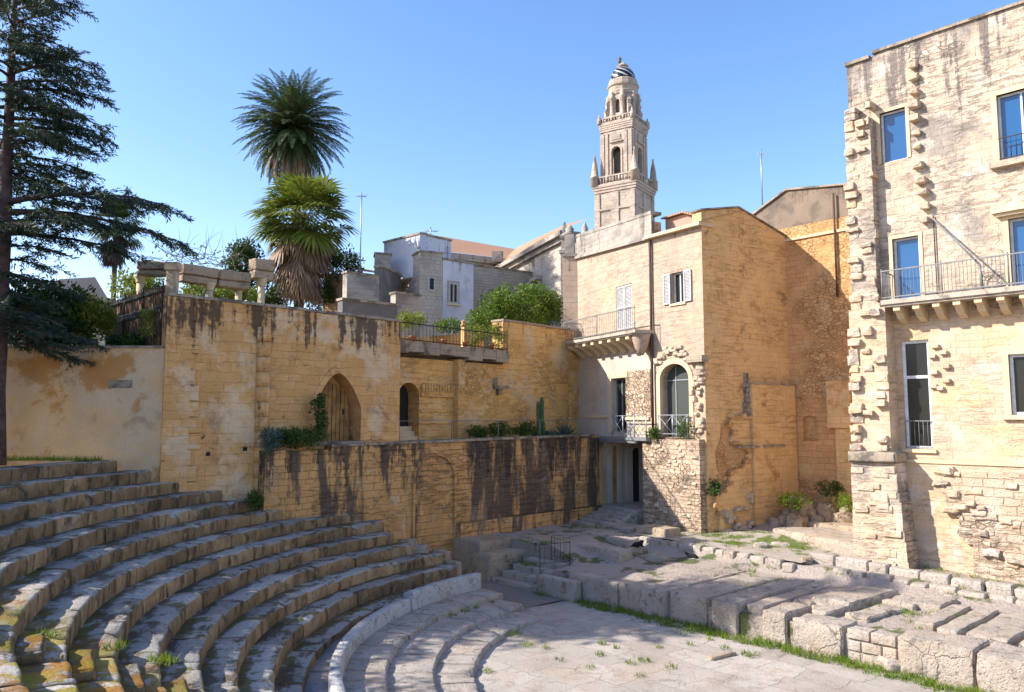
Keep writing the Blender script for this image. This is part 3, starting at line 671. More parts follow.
# ochre ashlar wall with pointed doorway
uL, zL = UW.px(170, 300); uR, zR = UW.px(400, 322)
topz = lambda u: lerp(9.85, zR, u / UW.L)
h0 = UW.px(313, 444); h1 = UW.px(360, 444); ha = UW.px(336, 373); hs = UW.px(336, 407)
door = arch(h0[0], 5.15, h1[0], hs[1], ha[1] - hs[1], 16, True)
out_ = [(0, 2.4), (UW.L, 2.4), (UW.L, topz(UW.L))] + ragged([(UW.L, topz(UW.L)), (0, topz(0))], .35, .03, 2)[1:]
o = wall(UW, out_, [door], M_up, 'ashlar_wall', 'tall ochre ashlar wall with pointed doorway and black run-off stains', 'stone wall', .85)
mb = MB(); UW.bar(mb, -.05, 0, .6, 0, 0, 0) if False else None
for k in range(11):
    u0, u1 = UW.L * k / 11 + .01, UW.L * (k + 1) / 11 - .01
    mb.box(UW.P(u0, topz(u0) - .005, .06), UW.d * (u1 - u0), -UW.n * .97, V((0, 0, .09 + rnd.uniform(-.01, .02))))
mb.build('coping', M_cap, o)
mb = MB()    # projecting quoins at left end of the wall and buttress strip
UW.bar(mb, -.03, 2.4, .75, topz(0) - .03, .10, .3)
for k in range(14): UW.bar(mb, .75, 2.6 + k * .5, .75 + rnd.uniform(.08, .4), 2.6 + k * .5 + .46, .085, .2)
mb.build('corner_strip', M_up, o)
mb = MB(); uq = UW.px(262, 400)[0]   # half-round rib
for k in range(13):
    z0 = 2.6 + k * .5
    mb.lathe(UW.P(uq, 0, .0), [(.24, z0), (.245, z0 + .24), (.235, z0 + .49)], 14)
mb.build('half_round_rib', M_up, o)
ln = (h1[0] - h0[0])
mb = MB(); fr_o = arch(h0[0] - .22, 5.1, h1[0] + .22, hs[1], ha[1] - hs[1] + .26, 16, True); UW.slab(mb, fr_o, [arch(h0[0], 5.09, h1[0], hs[1], ha[1] - hs[1], 16, True)], .035, .1); mb.build('door_surround', M_up, o)
dr = MB(); UW.bar(dr, h0[0] - .2, 5.1, h1[0] + .2, ha[1] + .3, -.86, .06); dv = dr.build('doorway_back', M_recess, o)
dr = MB(); n_ = 7; u0d, u1d = lerp(h0[0], h1[0], .30), h1[0] - .12
for k in range(n_):
    a_, b_ = lerp(u0d, u1d, k / n_) + .012, lerp(u0d, u1d, (k + 1) / n_) - .012
    UW.bar(dr, a_, 5.22, b_, lerp(hs[1], ha[1], .78) - .5 * abs((k + .5) / n_ - .3), -.70 + .01 * (k % 2), .06)
dl = dr.build('door', M_wood, o)
mb = MB(); UW.bar(mb, u1d - .25, 6.2, u1d - .17, 6.4, -.66, .03); mb.build('handle', M_iron, dl)
mb = MB(); UW.bar(mb, h0[0] - .1, 5.09, h1[0] + .1, 5.24, .05, .8); mb.build('threshold', M_cap, o)
for (qx, qy) in ((208, 454), (245, 449)):
    u, z = UW.px(qx, qy); mb = MB(); UW.bar(mb, u - .07, z - .06, u + .07, z + .06, .008, .02); mb.build('putlog_hole_shade', M_void, o)  # dark tile on the wall face, a hole's shade put in as colour
# stained terrace wall
tz = lambda u: 5.05 + .2 * u / TW.L
ta = TW.px(267, 452)[0]; tb = TW.px(331, 447)[0]
top = ragged([(TW.L, tz(TW.L)), (tb + .1, tz(tb)), (tb, tz(tb)), (tb - .02, tz(tb) - .12), (0, 4.98)], .3, .05, 6)
o = wall(TW, [(0, 0), (TW.L, 0)] + top, [], M_terr, 'terrace_wall', 'long retaining wall with black streaks and a blocked arch, behind the seating', 'retaining wall', .9)
mb = MB()
for k in range(22):
    u0, u1 = lerp(tb, TW.L, k / 22) + .008, lerp(tb, TW.L, (k + 1) / 22) - .008
    TW.bar(mb, u0, tz(u0) - .01, u1, tz(u0) + .07 + rnd.uniform(-.01, .015), .05, .95)
mb.build('coping', M_cap, o)
mb = MB(); b0 = TW.px(420, 460); b1 = TW.px(455, 535); ba = TW.px(432, 452)   # blind arch moulding
u0, u1 = TW.px(414, 500)[0], TW.px(453, 500)[0]; zs_ = TW.px(446, 478)[1]
arch_o = arch(u0 - .1, 1.2, u1 + .1, zs_, 1.0, 14); arch_i = arch(u0, 1.19, u1, zs_, .9, 14)
TW.slab(mb, arch_o, [arch_i], .09, .12); mb.build('blind_arch_moulding', M_terr, o)
mb = MB(); ux = TW.px(455, 500)[0]
TW.bar(mb, TW.px(575, 480)[0], 1.2, TW.L, 5.14, .06, .1); mb.build('end_pilaster', M_terr, o)
mb = MB(); TW.bar(mb, ux, .9, TW.L + .2, 1.95, .35, .4); mb.build('footing_ledge', M_terr, o)
# ------------------------------------------------------------------ recess wall and upper terrace
zl = lambda px, py: RW.px(px, py)[1]
u_step = RW.px(503, 340)[0]; zlow = zl(470, 350); zhigh = zl(540, 326)
d0, d1 = RW.px(398, 420)[0], RW.px(419, 420)[0]; zsd = zl(410, 396)
hd = arch(d0, 5.14, d1, zsd, .55, 10)
nd0, nd1 = RW.px(556, 400)[0], RW.px(571, 400)[0]
outl = [(-.6, 4.6), (RW.L, 4.6), (RW.L, zhigh)] + ragged([(RW.L, zhigh), (u_step, zhigh)], .35, .05, 3)[1:] + [(u_step - .01, zlow - .55), (-.6, zlow - .55)]
holes = [hd, rect(nd0, 5.16, nd1, zl(563, 383))]
o = wall(RW, outl, holes, M_recess, 'recess_wall', 'yellow ochre wall behind the terrace, with an arched door and a blocked doorway', 'stone wall', .7)
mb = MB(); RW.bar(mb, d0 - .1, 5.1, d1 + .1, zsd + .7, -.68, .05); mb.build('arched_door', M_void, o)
mb = MB(); RW.bar(mb, nd0 - .05, 5.1, nd1 + .05, zl(563, 383) + .05, -.16, .05); mb.build('blocked_doorway', M_recess, o)
mb = MB(); q0, q1 = RW.px(453, 400)[0], RW.px(459.5, 400)[0]; RW.bar(mb, q0, 5.12, q1, zlow - .5, .32, .34); mb.build('pier', M_recess, o)
mb = MB(); w0 = RW.px(420, 400)[0]
RW.bar(mb, w0, zl(435, 397), q0 - .01, zl(435, 386), .1, .12); RW.bar(mb, w0, zl(435, 412), q0 - .01, zl(435, 410), .07, .1); RW.bar(mb, w0, zl(435, 424), q0 - .01, zl(435, 423), .07, .1); mb.build('string_course', M_recess, o)
mb = MB()
for k in range(12): a_ = lerp(w0, q0, k / 12); RW.bar(mb, a_ + .02, zl(435, 392), a_ + (q0 - w0) / 12 - .02, zl(435, 385), .15, .16)
mb.build('voussoir_band', M_recess, o)
mb = MB(); c0, c1 = RW.px(493, 380), RW.px(503, 392)
RW.bar(mb, c0[0], RW.px(498, 389)[1], c1[0], RW.px(498, 386)[1], .4, .4); RW.bar(mb, c0[0], RW.px(498, 386)[1], c0[0] + .08, RW.px(498, 378)[1], .25, .25)
mb.box(RW.P(lerp(c0[0], c1[0], .3), RW.px(498, 395)[1], .2), RW.d * .2, -RW.n * .2, V((0, 0, .3))); mb.build('wall_bracket', M_cap, o)
mb = MB(); RW.bar(mb, u_step - .03, zhigh + .0, RW.L, zhigh + .09, .06, .8); mb.build('coping', M_cap, o)
mb = MB()   # stone steps inside the little arched door
for k in range(3): RW.bar(mb, d0 + .02, 5.13 + .2 * k, d1 - .02, 5.13 + .2 * (k + 1), -.05 - .18 * k, .55 - .18 * k)
tag(mb.build('door_steps', M_trim), 'three small pale steps inside the dark arched door under the balcony', 'steps')
# balcony slab of the upper terrace with railing and pots
bs0, bs1 = -.55, u_step - .03
sl = MB(); zb1, zb0 = zl(440, 345.5), zl(440, 355)
for k in range(8):
    a_, b_ = lerp(bs0, bs1, k / 8) + .006, lerp(bs0, bs1, (k + 1) / 8) - .006
    RW.bar(sl, a_, zb0 - rnd.uniform(0, .16), b_, zb1 + rnd.uniform(-.02, .02), .42 + rnd.uniform(-.02, .02), 1.3)
tag(sl.build('terrace_slab', M_cap), 'streaked grey stone slab carrying the upper terrace railing', 'terrace slab')
def railing(F, u0, u1, z, h, out, name, label, mat, step=.14, rb=.011, parts=True, ends=(), n_post=4):
    t = thing(name, label, 'railing', F.P((u0 + u1) / 2, z, out))
    mb = MB()
    for zz in (z + .08, z + h): F.bar(mb, u0, zz - .02, u1, zz + .02, out + .02, .04)
    for e in ends:           # short returns to the wall
        for zz in (z + .08, z + h): mb.box(F.P(e, zz - .02, out), F.d * .03, -F.n * out, V((0, 0, .04)))
        k = .12
        while k < out: mb.tube([F.P(e, z, out - k), F.P(e, z + h, out - k)], rb, 5); k += step
    mb.build('rail', mat, t)
    mb = MB(); m = int((u1 - u0) / step)
    for k in range(m + 1): u = lerp(u0 + .02, u1 - .02, k / m); mb.tube([F.P(u, z + .06, out), F.P(u, z + h, out)], rb, 5, False)
    mb.build('baluster_run', mat, t)
    for k in range(n_post):
        u = lerp(u0 + .02, u1 - .02, k / (n_post - 1)); mb = MB(); mb.tube([F.P(u, z, out), F.P(u, z + h + .08, out)], rb * 2.2, 6); mb.build('post', mat, t)
    return t
rt = railing(RW, bs0, bs1, zb1, zl(440, 328) - zb1, .30, 'terrace_railing', 'thin dark iron railing along the planted upper terrace', M_iron, .19, .010)
POTP = None
for k, (px, lab) in enumerate(((411, 'terracotta pot at the left end of the upper terrace railing'), (443, 'terracotta pot in the middle of the upper terrace railing'), (464, 'terracotta pot near the low pillar of the upper terrace'), (490, 'terracotta pot at the right end of the upper terrace railing'))):
    u = RW.px(px, 340)[0]; p = RW.P(u, zb1 + .02, .08)
    if POTP is None:
        t = thing('flower_pot', lab, 'flower pot', p, 'pots on the upper terrace'); POTP = t
        mb = MB(); mb.lathe(p, [(.09, 0), (.13, .2), (.145, .2), (.145, .25), (.12, .25), (.11, .21)], 12); mb.build('pot', M_terra, t)
        PLANT_IN_POT = t
    else:
        t = copy_tree(POTP); t.location = p; t['label'] = lab; WL[t.name] = V(p)
mb = MB(); u = RW.px(465, 340)[0]; RW.bar(mb, u - .08, zb1, u + .10, zl(465, 327), .02, .2); mb.lathe(RW.P(u + .01, zl(465, 326), -.11), [(.11, 0), (.14, .05), (.08, .1), (.10, .22), (.03, .28)], 10)
tag(mb.build('terrace_pillar', M_recess), 'low ochre pillar with a small finial behind the terrace railing', 'pillar')
bk = Frame(RW.P(-1.5, 0, -3.2), RW.P(u_step + 1, 0, -2.2)); zq = bk.px(430, 333)[1]
ol = [(0, 8.9), (bk.L, 8.9)] + [(lerp(bk.L, 0, k / 14), zq + .28 * math.cos(k / 14 * 5.2 + .3)) for k in range(15)]
wall(bk, ol, [], M_recess, 'curved_parapet_wall', 'low wavy-topped orange parapet wall behind the terrace railing', 'parapet wall', .3)
# ------------------------------------------------------------------ central house
def prism(mb, poly, z0, z1):
    n = len(poly); i = mb.add([(p[0], p[1], z0) for p in poly]); j = mb.add([(p[0], p[1], z1) for p in poly])
    for k in range(n): k2 = (k + 1) % n; mb.face([i + k, i + k2, j + k2, j + k])
    mb.face([j + k for k in range(n)]); mb.face([i + k for k in reversed(range(n))])
def quadwin(F, x0, y0, x1, y1, pxmid=None):
    """opening seen between image columns x0..x1 and rows y0..y1 on a wall, as (u0,z0,u1,z1)"""
    ym, xm = (y0 + y1) / 2, (x0 + x1) / 2
    return F.px(x0, ym)[0], F.px(xm, y1)[1], F.px(x1, ym)[0], F.px(xm, y0)[1]
def window(F, parent, q, glass, frame=M_wframe, depth=.18, fw=.07, trans=None, mull=None, surround=None, sw=.14, out=0, sill=None):
    u0, z0, u1, z1 = q
    mb = MB()
    for (a, b, c, d) in ((u0, z0, u0 + fw, z1), (u1 - fw, z0, u1, z1), (u0 + fw, z1 - fw, u1 - fw, z1), (u0 + fw, z0, u1 - fw, z0 + fw)): F.bar(mb, a, b, c, d, out - depth + .05, .07)
    if trans: zt_ = lerp(z0, z1, trans); F.bar(mb, u0 + fw, zt_ - fw / 2, u1 - fw, zt_ + fw / 2, out - depth + .048, .06)
    if mull: um = lerp(u0, u1, mull); F.bar(mb, um - fw / 2, z0 + fw, um + fw / 2, z1 - fw, out - depth + .046, .06)
    w = mb.build('window', frame, parent)
    mb = MB(); F.bar(mb, u0 + .01, z0 + .01, u1 - .01, z1 - .01, out - depth, .03); mb.build('pane', glass, w)
    if surround:
        mb = MB(); o_ = .03 + out
        for (a, b, c, d) in ((u0 - sw, z0 - .0, u0, z1 + sw), (u1, z0, u1 + sw, z1 + sw), (u0, z1, u1, z1 + sw)): F.bar(mb, a, b, c, d, o_, .14)
        mb.build('surround', surround, w)
    if sill:
        mb = MB(); F.bar(mb, u0 - sw - .06, z0 - .14, u1 + sw + .06, z0 - .003, out + sill, sill + .1); mb.build('sill', M_trim, w)
    return w
def fplate(F, mb, u0, z0, u1, z1, out): F.bar(mb, u0, z0, u1, z1, out, .02)
hb = F1.P(0, 1.3, 0)
house = thing('house', 'pale stone house with arched glass opening, balcony and open-shuttered window', 'house', F1.P(3, 1.3, 0))
zF1a, zF1b = F1.px(580, 236)[1], F1.px(650, 222)[1]
zF1 = (zF1a + zF1b) / 2
pf = F1.L
win_up = quadwin(F1, 616, 285, 632, 329); dr1 = quadwin(F1, 612, 378, 626, 432.5)
wz = 5.14; passage = (F1.px(604, 470)[0], F1.px(643, 470)[0])
zb = F1.px(610, 338)[1]                      # balcony level
# upper storeys
mb = MB(); F1.slab(mb, [(0, zb - .15), (pf, zb - .15), (pf, zF1b), (0, zF1a)], [rect(*win_up)], 0, .5); mb.build('upper_wall', M_facade, house)
mb = MB(); F1.slab(mb, [(-.05, 5.0), (pf, 5.0), (pf, zb - .16), (-.05, zb - .16)], [rect(*dr1)], -.01, .5); mb.build('middle_wall', M_facade_low, house)
# ground floor: opening of the passage under the walkway, with a recessed back wall
mb = MB(); F1.slab(mb, [(-.4, .8), (passage[0], .8), (passage[0], 4.99), (-.4, 4.99)], [], -.02, .5); mb.build('ground_floor_wall', M_facade_low, house); mb = MB(); F1.slab(mb, [(passage[1], .8), (pf, .8), (pf, 4.99), (passage[1], 4.99)], [], -.02, .5)
mb.build('ground_floor_wall', M_facade_low, house)
bw = MB(); F1.bar(bw, passage[0] - 1.5, .8, passage[1] + 1.5, 4.98, -2.4, .3); F1.bar(bw, passage[0] - .25, .8, passage[0] - .03, 4.97, -.5, 1.9); F1.bar(bw, passage[1] + .03, .8, passage[1] + .25, 4.97, -.5, 1.9)
bwo = bw.build('passage_wall', M_facade_low, house)
SW = Frame(F1.P(passage[0] - .03, 0, -.02), F1.P(passage[0] - .03, 0, -2.4))
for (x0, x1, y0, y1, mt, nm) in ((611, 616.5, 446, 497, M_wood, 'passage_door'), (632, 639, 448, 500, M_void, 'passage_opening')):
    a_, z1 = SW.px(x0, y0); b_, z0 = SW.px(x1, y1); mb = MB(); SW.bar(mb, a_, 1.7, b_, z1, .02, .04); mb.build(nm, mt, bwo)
for (x0, x1) in ((605.5, 610.5), (617.5, 621), (626, 631.5)):
    a_, z1 = SW.px(x0, 450); b_, z0 = SW.px(x1, 450); mb = MB(); SW.bar(mb, a_, 1.7, b_, 4.9, .09, .12); SW.bar(mb, a_ - .04, 4.5, b_ + .04, 4.62, .13, .16); mb.build('passage_pilaster', M_facade_low, bwo)
mb = MB(); F1.bar(mb, passage[0] - .1, 4.992, passage[1] + .1, 5.06, -.05, 2.6); mb.build('passage_ceiling', M_facade_low, house)
# cornice and parapet
zca, zcb = F1.px(584, 255)[1], F1.px(647, 239)[1]
def slope_bar(d0, d1, out, th, u0=-.02, u1=None):
    u1 = u1 or pf; F1.slab(mb, [(u0, zca + d0), (u1, zcb + d0), (u1, zcb + d1), (u0, zca + d1)], [], out, th)
hp = zF1a - zca
mb = MB(); slope_bar(-.09, .05, .16, .2); slope_bar(.053, hp - .03, .045, .1, -.01); slope_bar(hp - .027, hp + .12, .07, .6); mb.build('parapet_cornice', M_grey, house)
w = window(F1, house, win_up, M_dglass, M_shut, .2)
mb = MB(); a_, z0, b_, z1 = win_up; um = (a_ + b_) / 2
for (p, q) in ((a_ + .01, um - .012), (um + .012, b_ - .01)):
    s_ = MB()
    for (e0, e1, e2, e3) in ((p, z0 + .01, p + .07, z1 - .01), (q - .07, z0 + .01, q, z1 - .01), (p + .07, z1 - .09, q - .07, z1 - .01), (p + .07, z0 + .01, q - .07, z0 + .1), (p + .07, lerp(z0, z1, .48), q - .07, lerp(z0, z1, .52))): F1.bar(s_, e0, e1, e2, e3, -.03, .05)
    k = z0 + .12
    while k < z1 - .12:
        s_.box(F1.P(p + .07, k, -.045), F1.d * (q - p - .14), -F1.n * .035 + V((0, 0, .045)), V((0, 0, .012))); k += .062
    s_.build('shutter', M_shut, house)
# right block (F2)
zF2a, zF2b = F2.px(657, 238)[1], F2.px(704, 224)[1]; zF2 = (zF2a + zF2b) / 2
w2q = quadwin(F2, 671.5, 272, 684, 303)
aw0, aw1 = F2.px(661, 410)[0], F2.px(690, 410)[0]; awz = F2.px(676, 379)[1]; awt = F2.px(676, 363.5)[1]
arch2 = arch(aw0, 5.25, aw1, awz, awt - awz, 14)
mb = MB(); F2.slab(mb, [(0, 5.2), (F2.L, 5.2), (F2.L, zF2), (0, zF2)], [rect(*w2q), arch2], 0, .55); mb.build('tall_wall', M_facade, house)
w = window(F2, house, w2q, M_dglass, M_wframe, .22, .06, None, .5)
zsh = F2.px(676, 271)[1], F2.px(676, 304)[1]
for side in (0, 1):   # open shutters folded back on the wall
    p, q = (w2q[0] - (w2q[2] - w2q[0]) * .62, w2q[0] - .03) if side == 0 else (w2q[2] + .03, w2q[2] + (w2q[2] - w2q[0]) * .62)
    s_ = MB(); z0, z1 = w2q[1], w2q[3]
    for (e0, e1, e2, e3) in ((p, z0, p + .07, z1), (q - .07, z0, q, z1), (p + .07, z1 - .08, q - .07, z1), (p + .07, z0, q - .07, z0 + .08)): F2.bar(s_, e0, e1, e2, e3, .075, .05)
    k = z0 + .1
    while k < z1 - .1: s_.box(F2.P(p + .07, k, .065), F2.d * (q - p - .14), -F2.n * .035 + V((0, 0, .045)), V((0, 0, .012))); k += .062
    s_.build('shutter', M_shut, house)
mb = MB(); F2.bar(mb, w2q[0] - .1, w2q[1] - .1, w2q[2] + .1, w2q[1] - .002, .06, .2); mb.build('sill', M_trim, house)
mb = MB(); F2.slab(mb, arch(aw0 - .22, 5.25, aw1 + .22, awz, awt - awz + .25, 14), [arch(aw0 + .001, 5.24, aw1 - .001, awz, awt - awz, 14)], .05, .2)
mb.build('arch_surround', M_trim, house)
g = MB(); F2.bar(g, aw0 - .05, 5.25, aw1 + .05, awt + .05, -.42, .03); gl = g.build('arched_glass', M_shop, house)
g = MB(); F2.bar(g, aw0, lerp(5.25, awz, .98), aw1, lerp(5.25, awz, .98) + .05, -.39, .03); F2.bar(g, lerp(aw0, aw1, .3), 5.25, lerp(aw0, aw1, .3) + .05, awt, -.392, .026); g.build('glazing_bar', M_steel, gl)
# eave of the right block and tiled roof
ev = MB(); F2.bar(ev, -.25, zF2 - .02, F2.L + .1, zF2 + .12, .28, .9); ev.build('eave', M_trim, house)
P0, P1 = F2.P(-.25, zF2 + .125, .26), F2.P(F2.L + .05, zF2 + .125, .26); bk_ = F2.n * -3.2 + V((0, 0, 1.0))
rf = MB(); rf.poly([P0, P1, P1 + bk_, P0 + bk_]); rf.build('tiled_roof', M_roof, house)
pk = MB(); PF = Frame(F1.P(pf - .2, 0, -.9), F2.P(F2.L * .8, 0, -1.2)); q0, q1 = zF2 + .1, PF.px(665, 221)[1]
PF.slab(pk, [(0, q0 - .5), (PF.L, q0 - .5), (PF.L, q0 + .35), (PF.L * .45, q1 + .1), (0, q1 + .05)], [], 0, .3); pkw = pk.build('pink_attic_wall', M_pink, house)
pk = MB(); A, B, D = PF.P(-.1, q1 + .06, .2), PF.P(PF.L * .45, q1 + .13, .2), PF.P(PF.L + .1, q0 + .38, .2)
for (a_, b_) in ((A, B), (B, D)): pk.box(a_, b_ - a_, -PF.n * 2.2 + V((0, 0, .3)), V((0, 0, .07)))
pk.build('attic_roof', M_roof, house)
# body behind the fronts
mb = MB(); prism(mb, [F1.P(.3, 0, -.52).xy, F1.P(pf - .02, 0, -.52).xy, F2.P(F2.L - .3, 0, -.56).xy, (K3 + V((-.6, 1.0, 0))).xy, (8, 47), (4.2, 46)], zb - .1, min(zF1a, zF1b) - .5); mb.build('rear_block', M_grey, house)
# pier with rubble masonry below the arch
pu0, pu1 = F2.px(643, 480, .32)[0], F2.px(700, 480, .32)[0]
mb = MB(); prof = ragged([(pu1, 5.2), (pu0, 5.16)], .25, .06, 4)
F2.slab(mb, [(pu0, .9), (pu1, .9)] + prof, [], .32, 1.2); mb.build('rubble_pier', M_rub, house)
pr = random.Random(5)
for k in range(34):       # stones standing proud of the pier
    u = pr.uniform(pu0 + .05, pu1 - .4); z = pr.uniform(1.5, 4.9); mb = MB()
    mb.rock(F2.P(u, z, .36), F2.d * pr.uniform(.18, .36), -F2.n * .3, V((0, 0, pr.uniform(.11, .19))), n=2, amp=.03, rnd_=.05, seed=k); mb.build('pier_stone', M_quoin, house)
# ruined rubble vault round the arch
for k in range(40):
    t = k / 39; a_ = lerp(-.35, math.pi * 1.02, t); rr = (aw1 - aw0) / 2 + pr.uniform(.38, .75)
    u = (aw0 + aw1) / 2 + math.cos(a_) * rr; z = awz + math.sin(a_) * (awt - awz + pr.uniform(.35, .8)) + pr.uniform(-.1, .1)
    if u > F2.L - .15 or u < .1: continue
    mb = MB(); mb.rock(F2.P(u - .16, z - .1, .12), F2.d * pr.uniform(.2, .4), -F2.n * .3, V((0, 0, pr.uniform(.13, .22))), n=2, amp=.04, rnd_=.05, seed=90 + k); mb.build('vault_stone', M_quoin, house)
for k in range(22):
    u = pr.uniform(aw1 + .18, F2.L - .1); z = pr.uniform(5.4, awz + .2)
    mb = MB(); mb.rock(F2.P(u - .16, z - .1, .14), F2.d * pr.uniform(.2, .36), -F2.n * .3, V((0, 0, pr.uniform(.13, .24))), n=2, amp=.04, rnd_=.05, seed=190 + k); mb.build('vault_stone', M_quoin, house)
mb = MB(); zl_ = F2.px(695, 356)[1]; F2.bar(mb, aw1 + .1, zl_ - .28, F2.L + .12, zl_, .3, .4); mb.build('stone_ledge', M_cap, house)
# lower door with stone surround and rubble field on the right of it
w = window(F1, house, dr1, M_dglass, M_steel, .3, .06, None, .42)
mb = MB()
for (a_, b_, c_, d_) in ((dr1[0] - .32, dr1[1], dr1[0], dr1[3] + .3), (dr1[0], dr1[3], dr1[2] + .2, dr1[3] + .3)): F1.bar(mb, a_, b_, c_, d_, .05, .3)
mb.build('door_surround', M_trim, house)
mb = MB(); F1.bar(mb, dr1[2] + .02, lerp(dr1[1], dr1[3], .28), pf - .3, dr1[3] + .28, .03, .1); mb.build('rubble_panel', M_rub, house)
mb = MB(); F1.bar(mb, .6, lerp(dr1[1], dr1[3], .27), dr1[0] - .34, lerp(dr1[1], dr1[3], .32), .06, .1); F1.bar(mb, dr1[2] + .05, lerp(dr1[1], dr1[3], .23), pf - .4, lerp(dr1[1], dr1[3], .28), .09, .1); mb.build('string_course', M_trim, house)
# stone balcony on corbels
bl = MB(); F1.bar(bl, .25, zb - .14, pf + .06, zb, 1.05, 1.05); F1.bar(bl, .3, zb - .2, pf, zb - .142, .98, .98); b_o = bl.build('balcony_slab', M_slab, house)
for k in range(8):
    u = lerp(.5, pf - .9, k / 7); mb = MB()
    prf = [(.0, 0), (.92, 0), (.92, -.16), (.5, -.30), (.1, -.62), (0, -.62)]
    i = mb.add([F1.P(u, zb - .2 + z, o_) for o_, z in prf]); j = mb.add([F1.P(u + .26, zb - .2 + z, o_) for o_, z in prf]); n = len(prf)
    mb.face([i + q for q in range(n)]); mb.face([j + q for q in reversed(range(n))])
    for q in range(n): mb.face([i + (q + 1) % n, i + q, j + q, j + (q + 1) % n])
    mb.build('corbel', M_trim, b_o)
mb = MB(); mb.lathe(F1.P(pf - .35, 0, .45), [(.1, zb - 1.1), (.3, zb - .75), (.42, zb - .3), (.44, zb - .2)], 16); mb.build('round_corbel', M_facade, b_o)
# gas pipe / drainpipe
mb = MB(); zt_ = F1.px(653, 240)[1]; mb.tube([F1.P(pf - .05, zt_, .10), F1.P(pf - .05, zb + .6, .10), F1.P(pf - .02, zb - .6, .12), F1.P(pf - .02, 5.2, .12)], .06, 8); mb.build('drainpipe', M_rust, house)
# corner pilaster at left
mb = MB(); zp = F1.px(573, 258)[1]; PB = F1.P(0, 0, 0) + V((-.75, .1, 0))
mb.box(V((PB.x, PB.y, 4.8)), V((.78, -.12, 0)), V((.3, 1.2, 0)), V((0, 0, zp - 4.8))); mb.build('corner_pilaster', M_facade, house)
mb = MB(); mb.box(V((PB.x - .05, PB.y - .08, zp + .002)), V((.88, -.14, 0)), V((.3, 1.3, 0)), V((0, 0, .14))); mb.box(V((PB.x + .1, PB.y + .1, zp + .144)), V((.5, -.08, 0)), V((.1, .6, 0)), V((0, 0, 1.1))); mb.lathe(V((PB.x + .4, PB.y + .4, 0)), [(.3, zp + 1.25), (.36, zp + 1.35), (.2, zp + 1.45), (.24, zp + 1.6), (.08, zp + 1.8)], 10); mb.build('parapet_pier', M_grey, house)
# railings: thin balcony railing and cross-braced walkway railing
railing(F1, .3, pf, zb, 1.0, 1.0, 'balcony_railing', 'thin iron balcony railing in front of the closed shutters', M_railg, .16, .009, ends=(.3,), n_post=3)
wk = MB(); wu0, wu1 = F1.px(585, 434)[0], F1.px(652, 434)[0]
F1.bar(wk, wu0 - 1.2, 5.075, pf + .05, 5.22, .55, .56); F1.bar(wk, passage[0] - .2, 4.95, passage[1] + .2, 5.07, .5, .12)
tag(wk.build('walkway', M_steel), 'grey steel walkway bridging the passage below the glass door', 'walkway')
t = thing('walkway_railing', 'grey metal railing with crossed bars on the steel walkway', 'railing', F1.P(4, 5.22, .5))
mb = MB(); ra = F1.px(621, 434)[0]
for zz in (6.18, 5.35): F1.bar(mb, ra, zz - .02, pf + .02, zz + .02, .52, .04)
mb.build('rail', M_steel, t); nB = 3
for k in range(nB + 1): u = lerp(ra, pf, k / nB); mb = MB(); mb.tube([F1.P(u, 5.22, .5), F1.P(u, 6.2, .5)], .025, 6); mb.build('post', M_steel, t)
for k in range(nB):
    a_, b_ = lerp(ra, pf, k / nB), lerp(ra, pf, (k + 1) / nB); mb = MB(); mb.tube([F1.P(a_, 5.35, .5), F1.P(b_, 6.18, .5)], .012, 5); mb.tube([F1.P(a_, 6.18, .5), F1.P(b_, 5.35, .5)], .012, 5); mb.build('cross_brace', M_steel, t)
t = thing('arch_railing', 'grey metal railing with crossed bars in front of the tall arched glass', 'railing', F2.P(1, 5.25, .2))
mb = MB()
for zz in (6.2, 5.4): F2.bar(mb, aw0 - .1, zz - .02, aw1 + .1, zz + .02, .2, .04)
mb.build('rail', M_steel, t)
for u in (aw0, (aw0 + aw1) / 2, aw1): mb = MB(); mb.tube([F2.P(u, 5.2, .18), F2.P(u, 6.22, .18)], .025, 6); mb.build('post', M_steel, t)
for (a_, b_) in ((aw0, (aw0 + aw1) / 2), ((aw0 + aw1) / 2, aw1)): mb = MB(); mb.tube([F2.P(a_, 5.4, .18), F2.P(b_, 6.2, .18)], .012, 5); mb.tube([F2.P(a_, 6.2, .18), F2.P(b_, 5.4, .18)], .012, 5); mb.build('cross_brace', M_steel, t)
# ------------------------------------------------------------------ yellow building
yb = thing('yellow_building', 'tall windowless deep yellow building with dark cracks and a sloping top', 'building', Y1.P(2.5, 1.3, 0))
zy0, zyp, zy1 = Y1.px(711, 213)[1], Y1.px(738, 208)[1], Y1.px(790, 238)[1]; uyp = Y1.px(738, 208)[0]
mb = MB(); Y1.slab(mb, [(0, .8), (Y1.L, .8), (Y1.L, zy1), (uyp, zyp), (0, zy0)], [], 0, .5); mb.build('wall', M_yellow, yb)
mb = MB()
for (a_, b_) in (((-.08, zy0 + .01), (uyp, zyp + .01)), ((uyp, zyp + .01), (Y1.L + .08, zy1 + .01))):
    mb.box(Y1.P(a_[0], a_[1], .06), Y1.d * (b_[0] - a_[0]) + V((0, 0, b_[1] - a_[1])), -Y1.n * .62, V((0, 0, .07)))
mb.build('coping', M_cap, yb)
mb = MB(); u0, zt_ = Y1.px(752, 384, .3); 
Y1.slab(mb, [(u0, .8), (Y1.L - .05, .8)] + ragged([(Y1.L - .05, zt_), (u0, zt_)], .3, .04, 8), [], .3, .35); bt = mb.build('buttress', M_yellow, yb)
mb = MB(); Y1.bar(mb, u0 - .03, zt_ + .0, Y1.L - .02, zt_ + .06, .34, .36); mb.build('buttress_cap', M_cap, bt)
mb = MB(); a_, za = Y1.px(726, 417); b_, z_ = Y1.px(752, 417); F = Y1
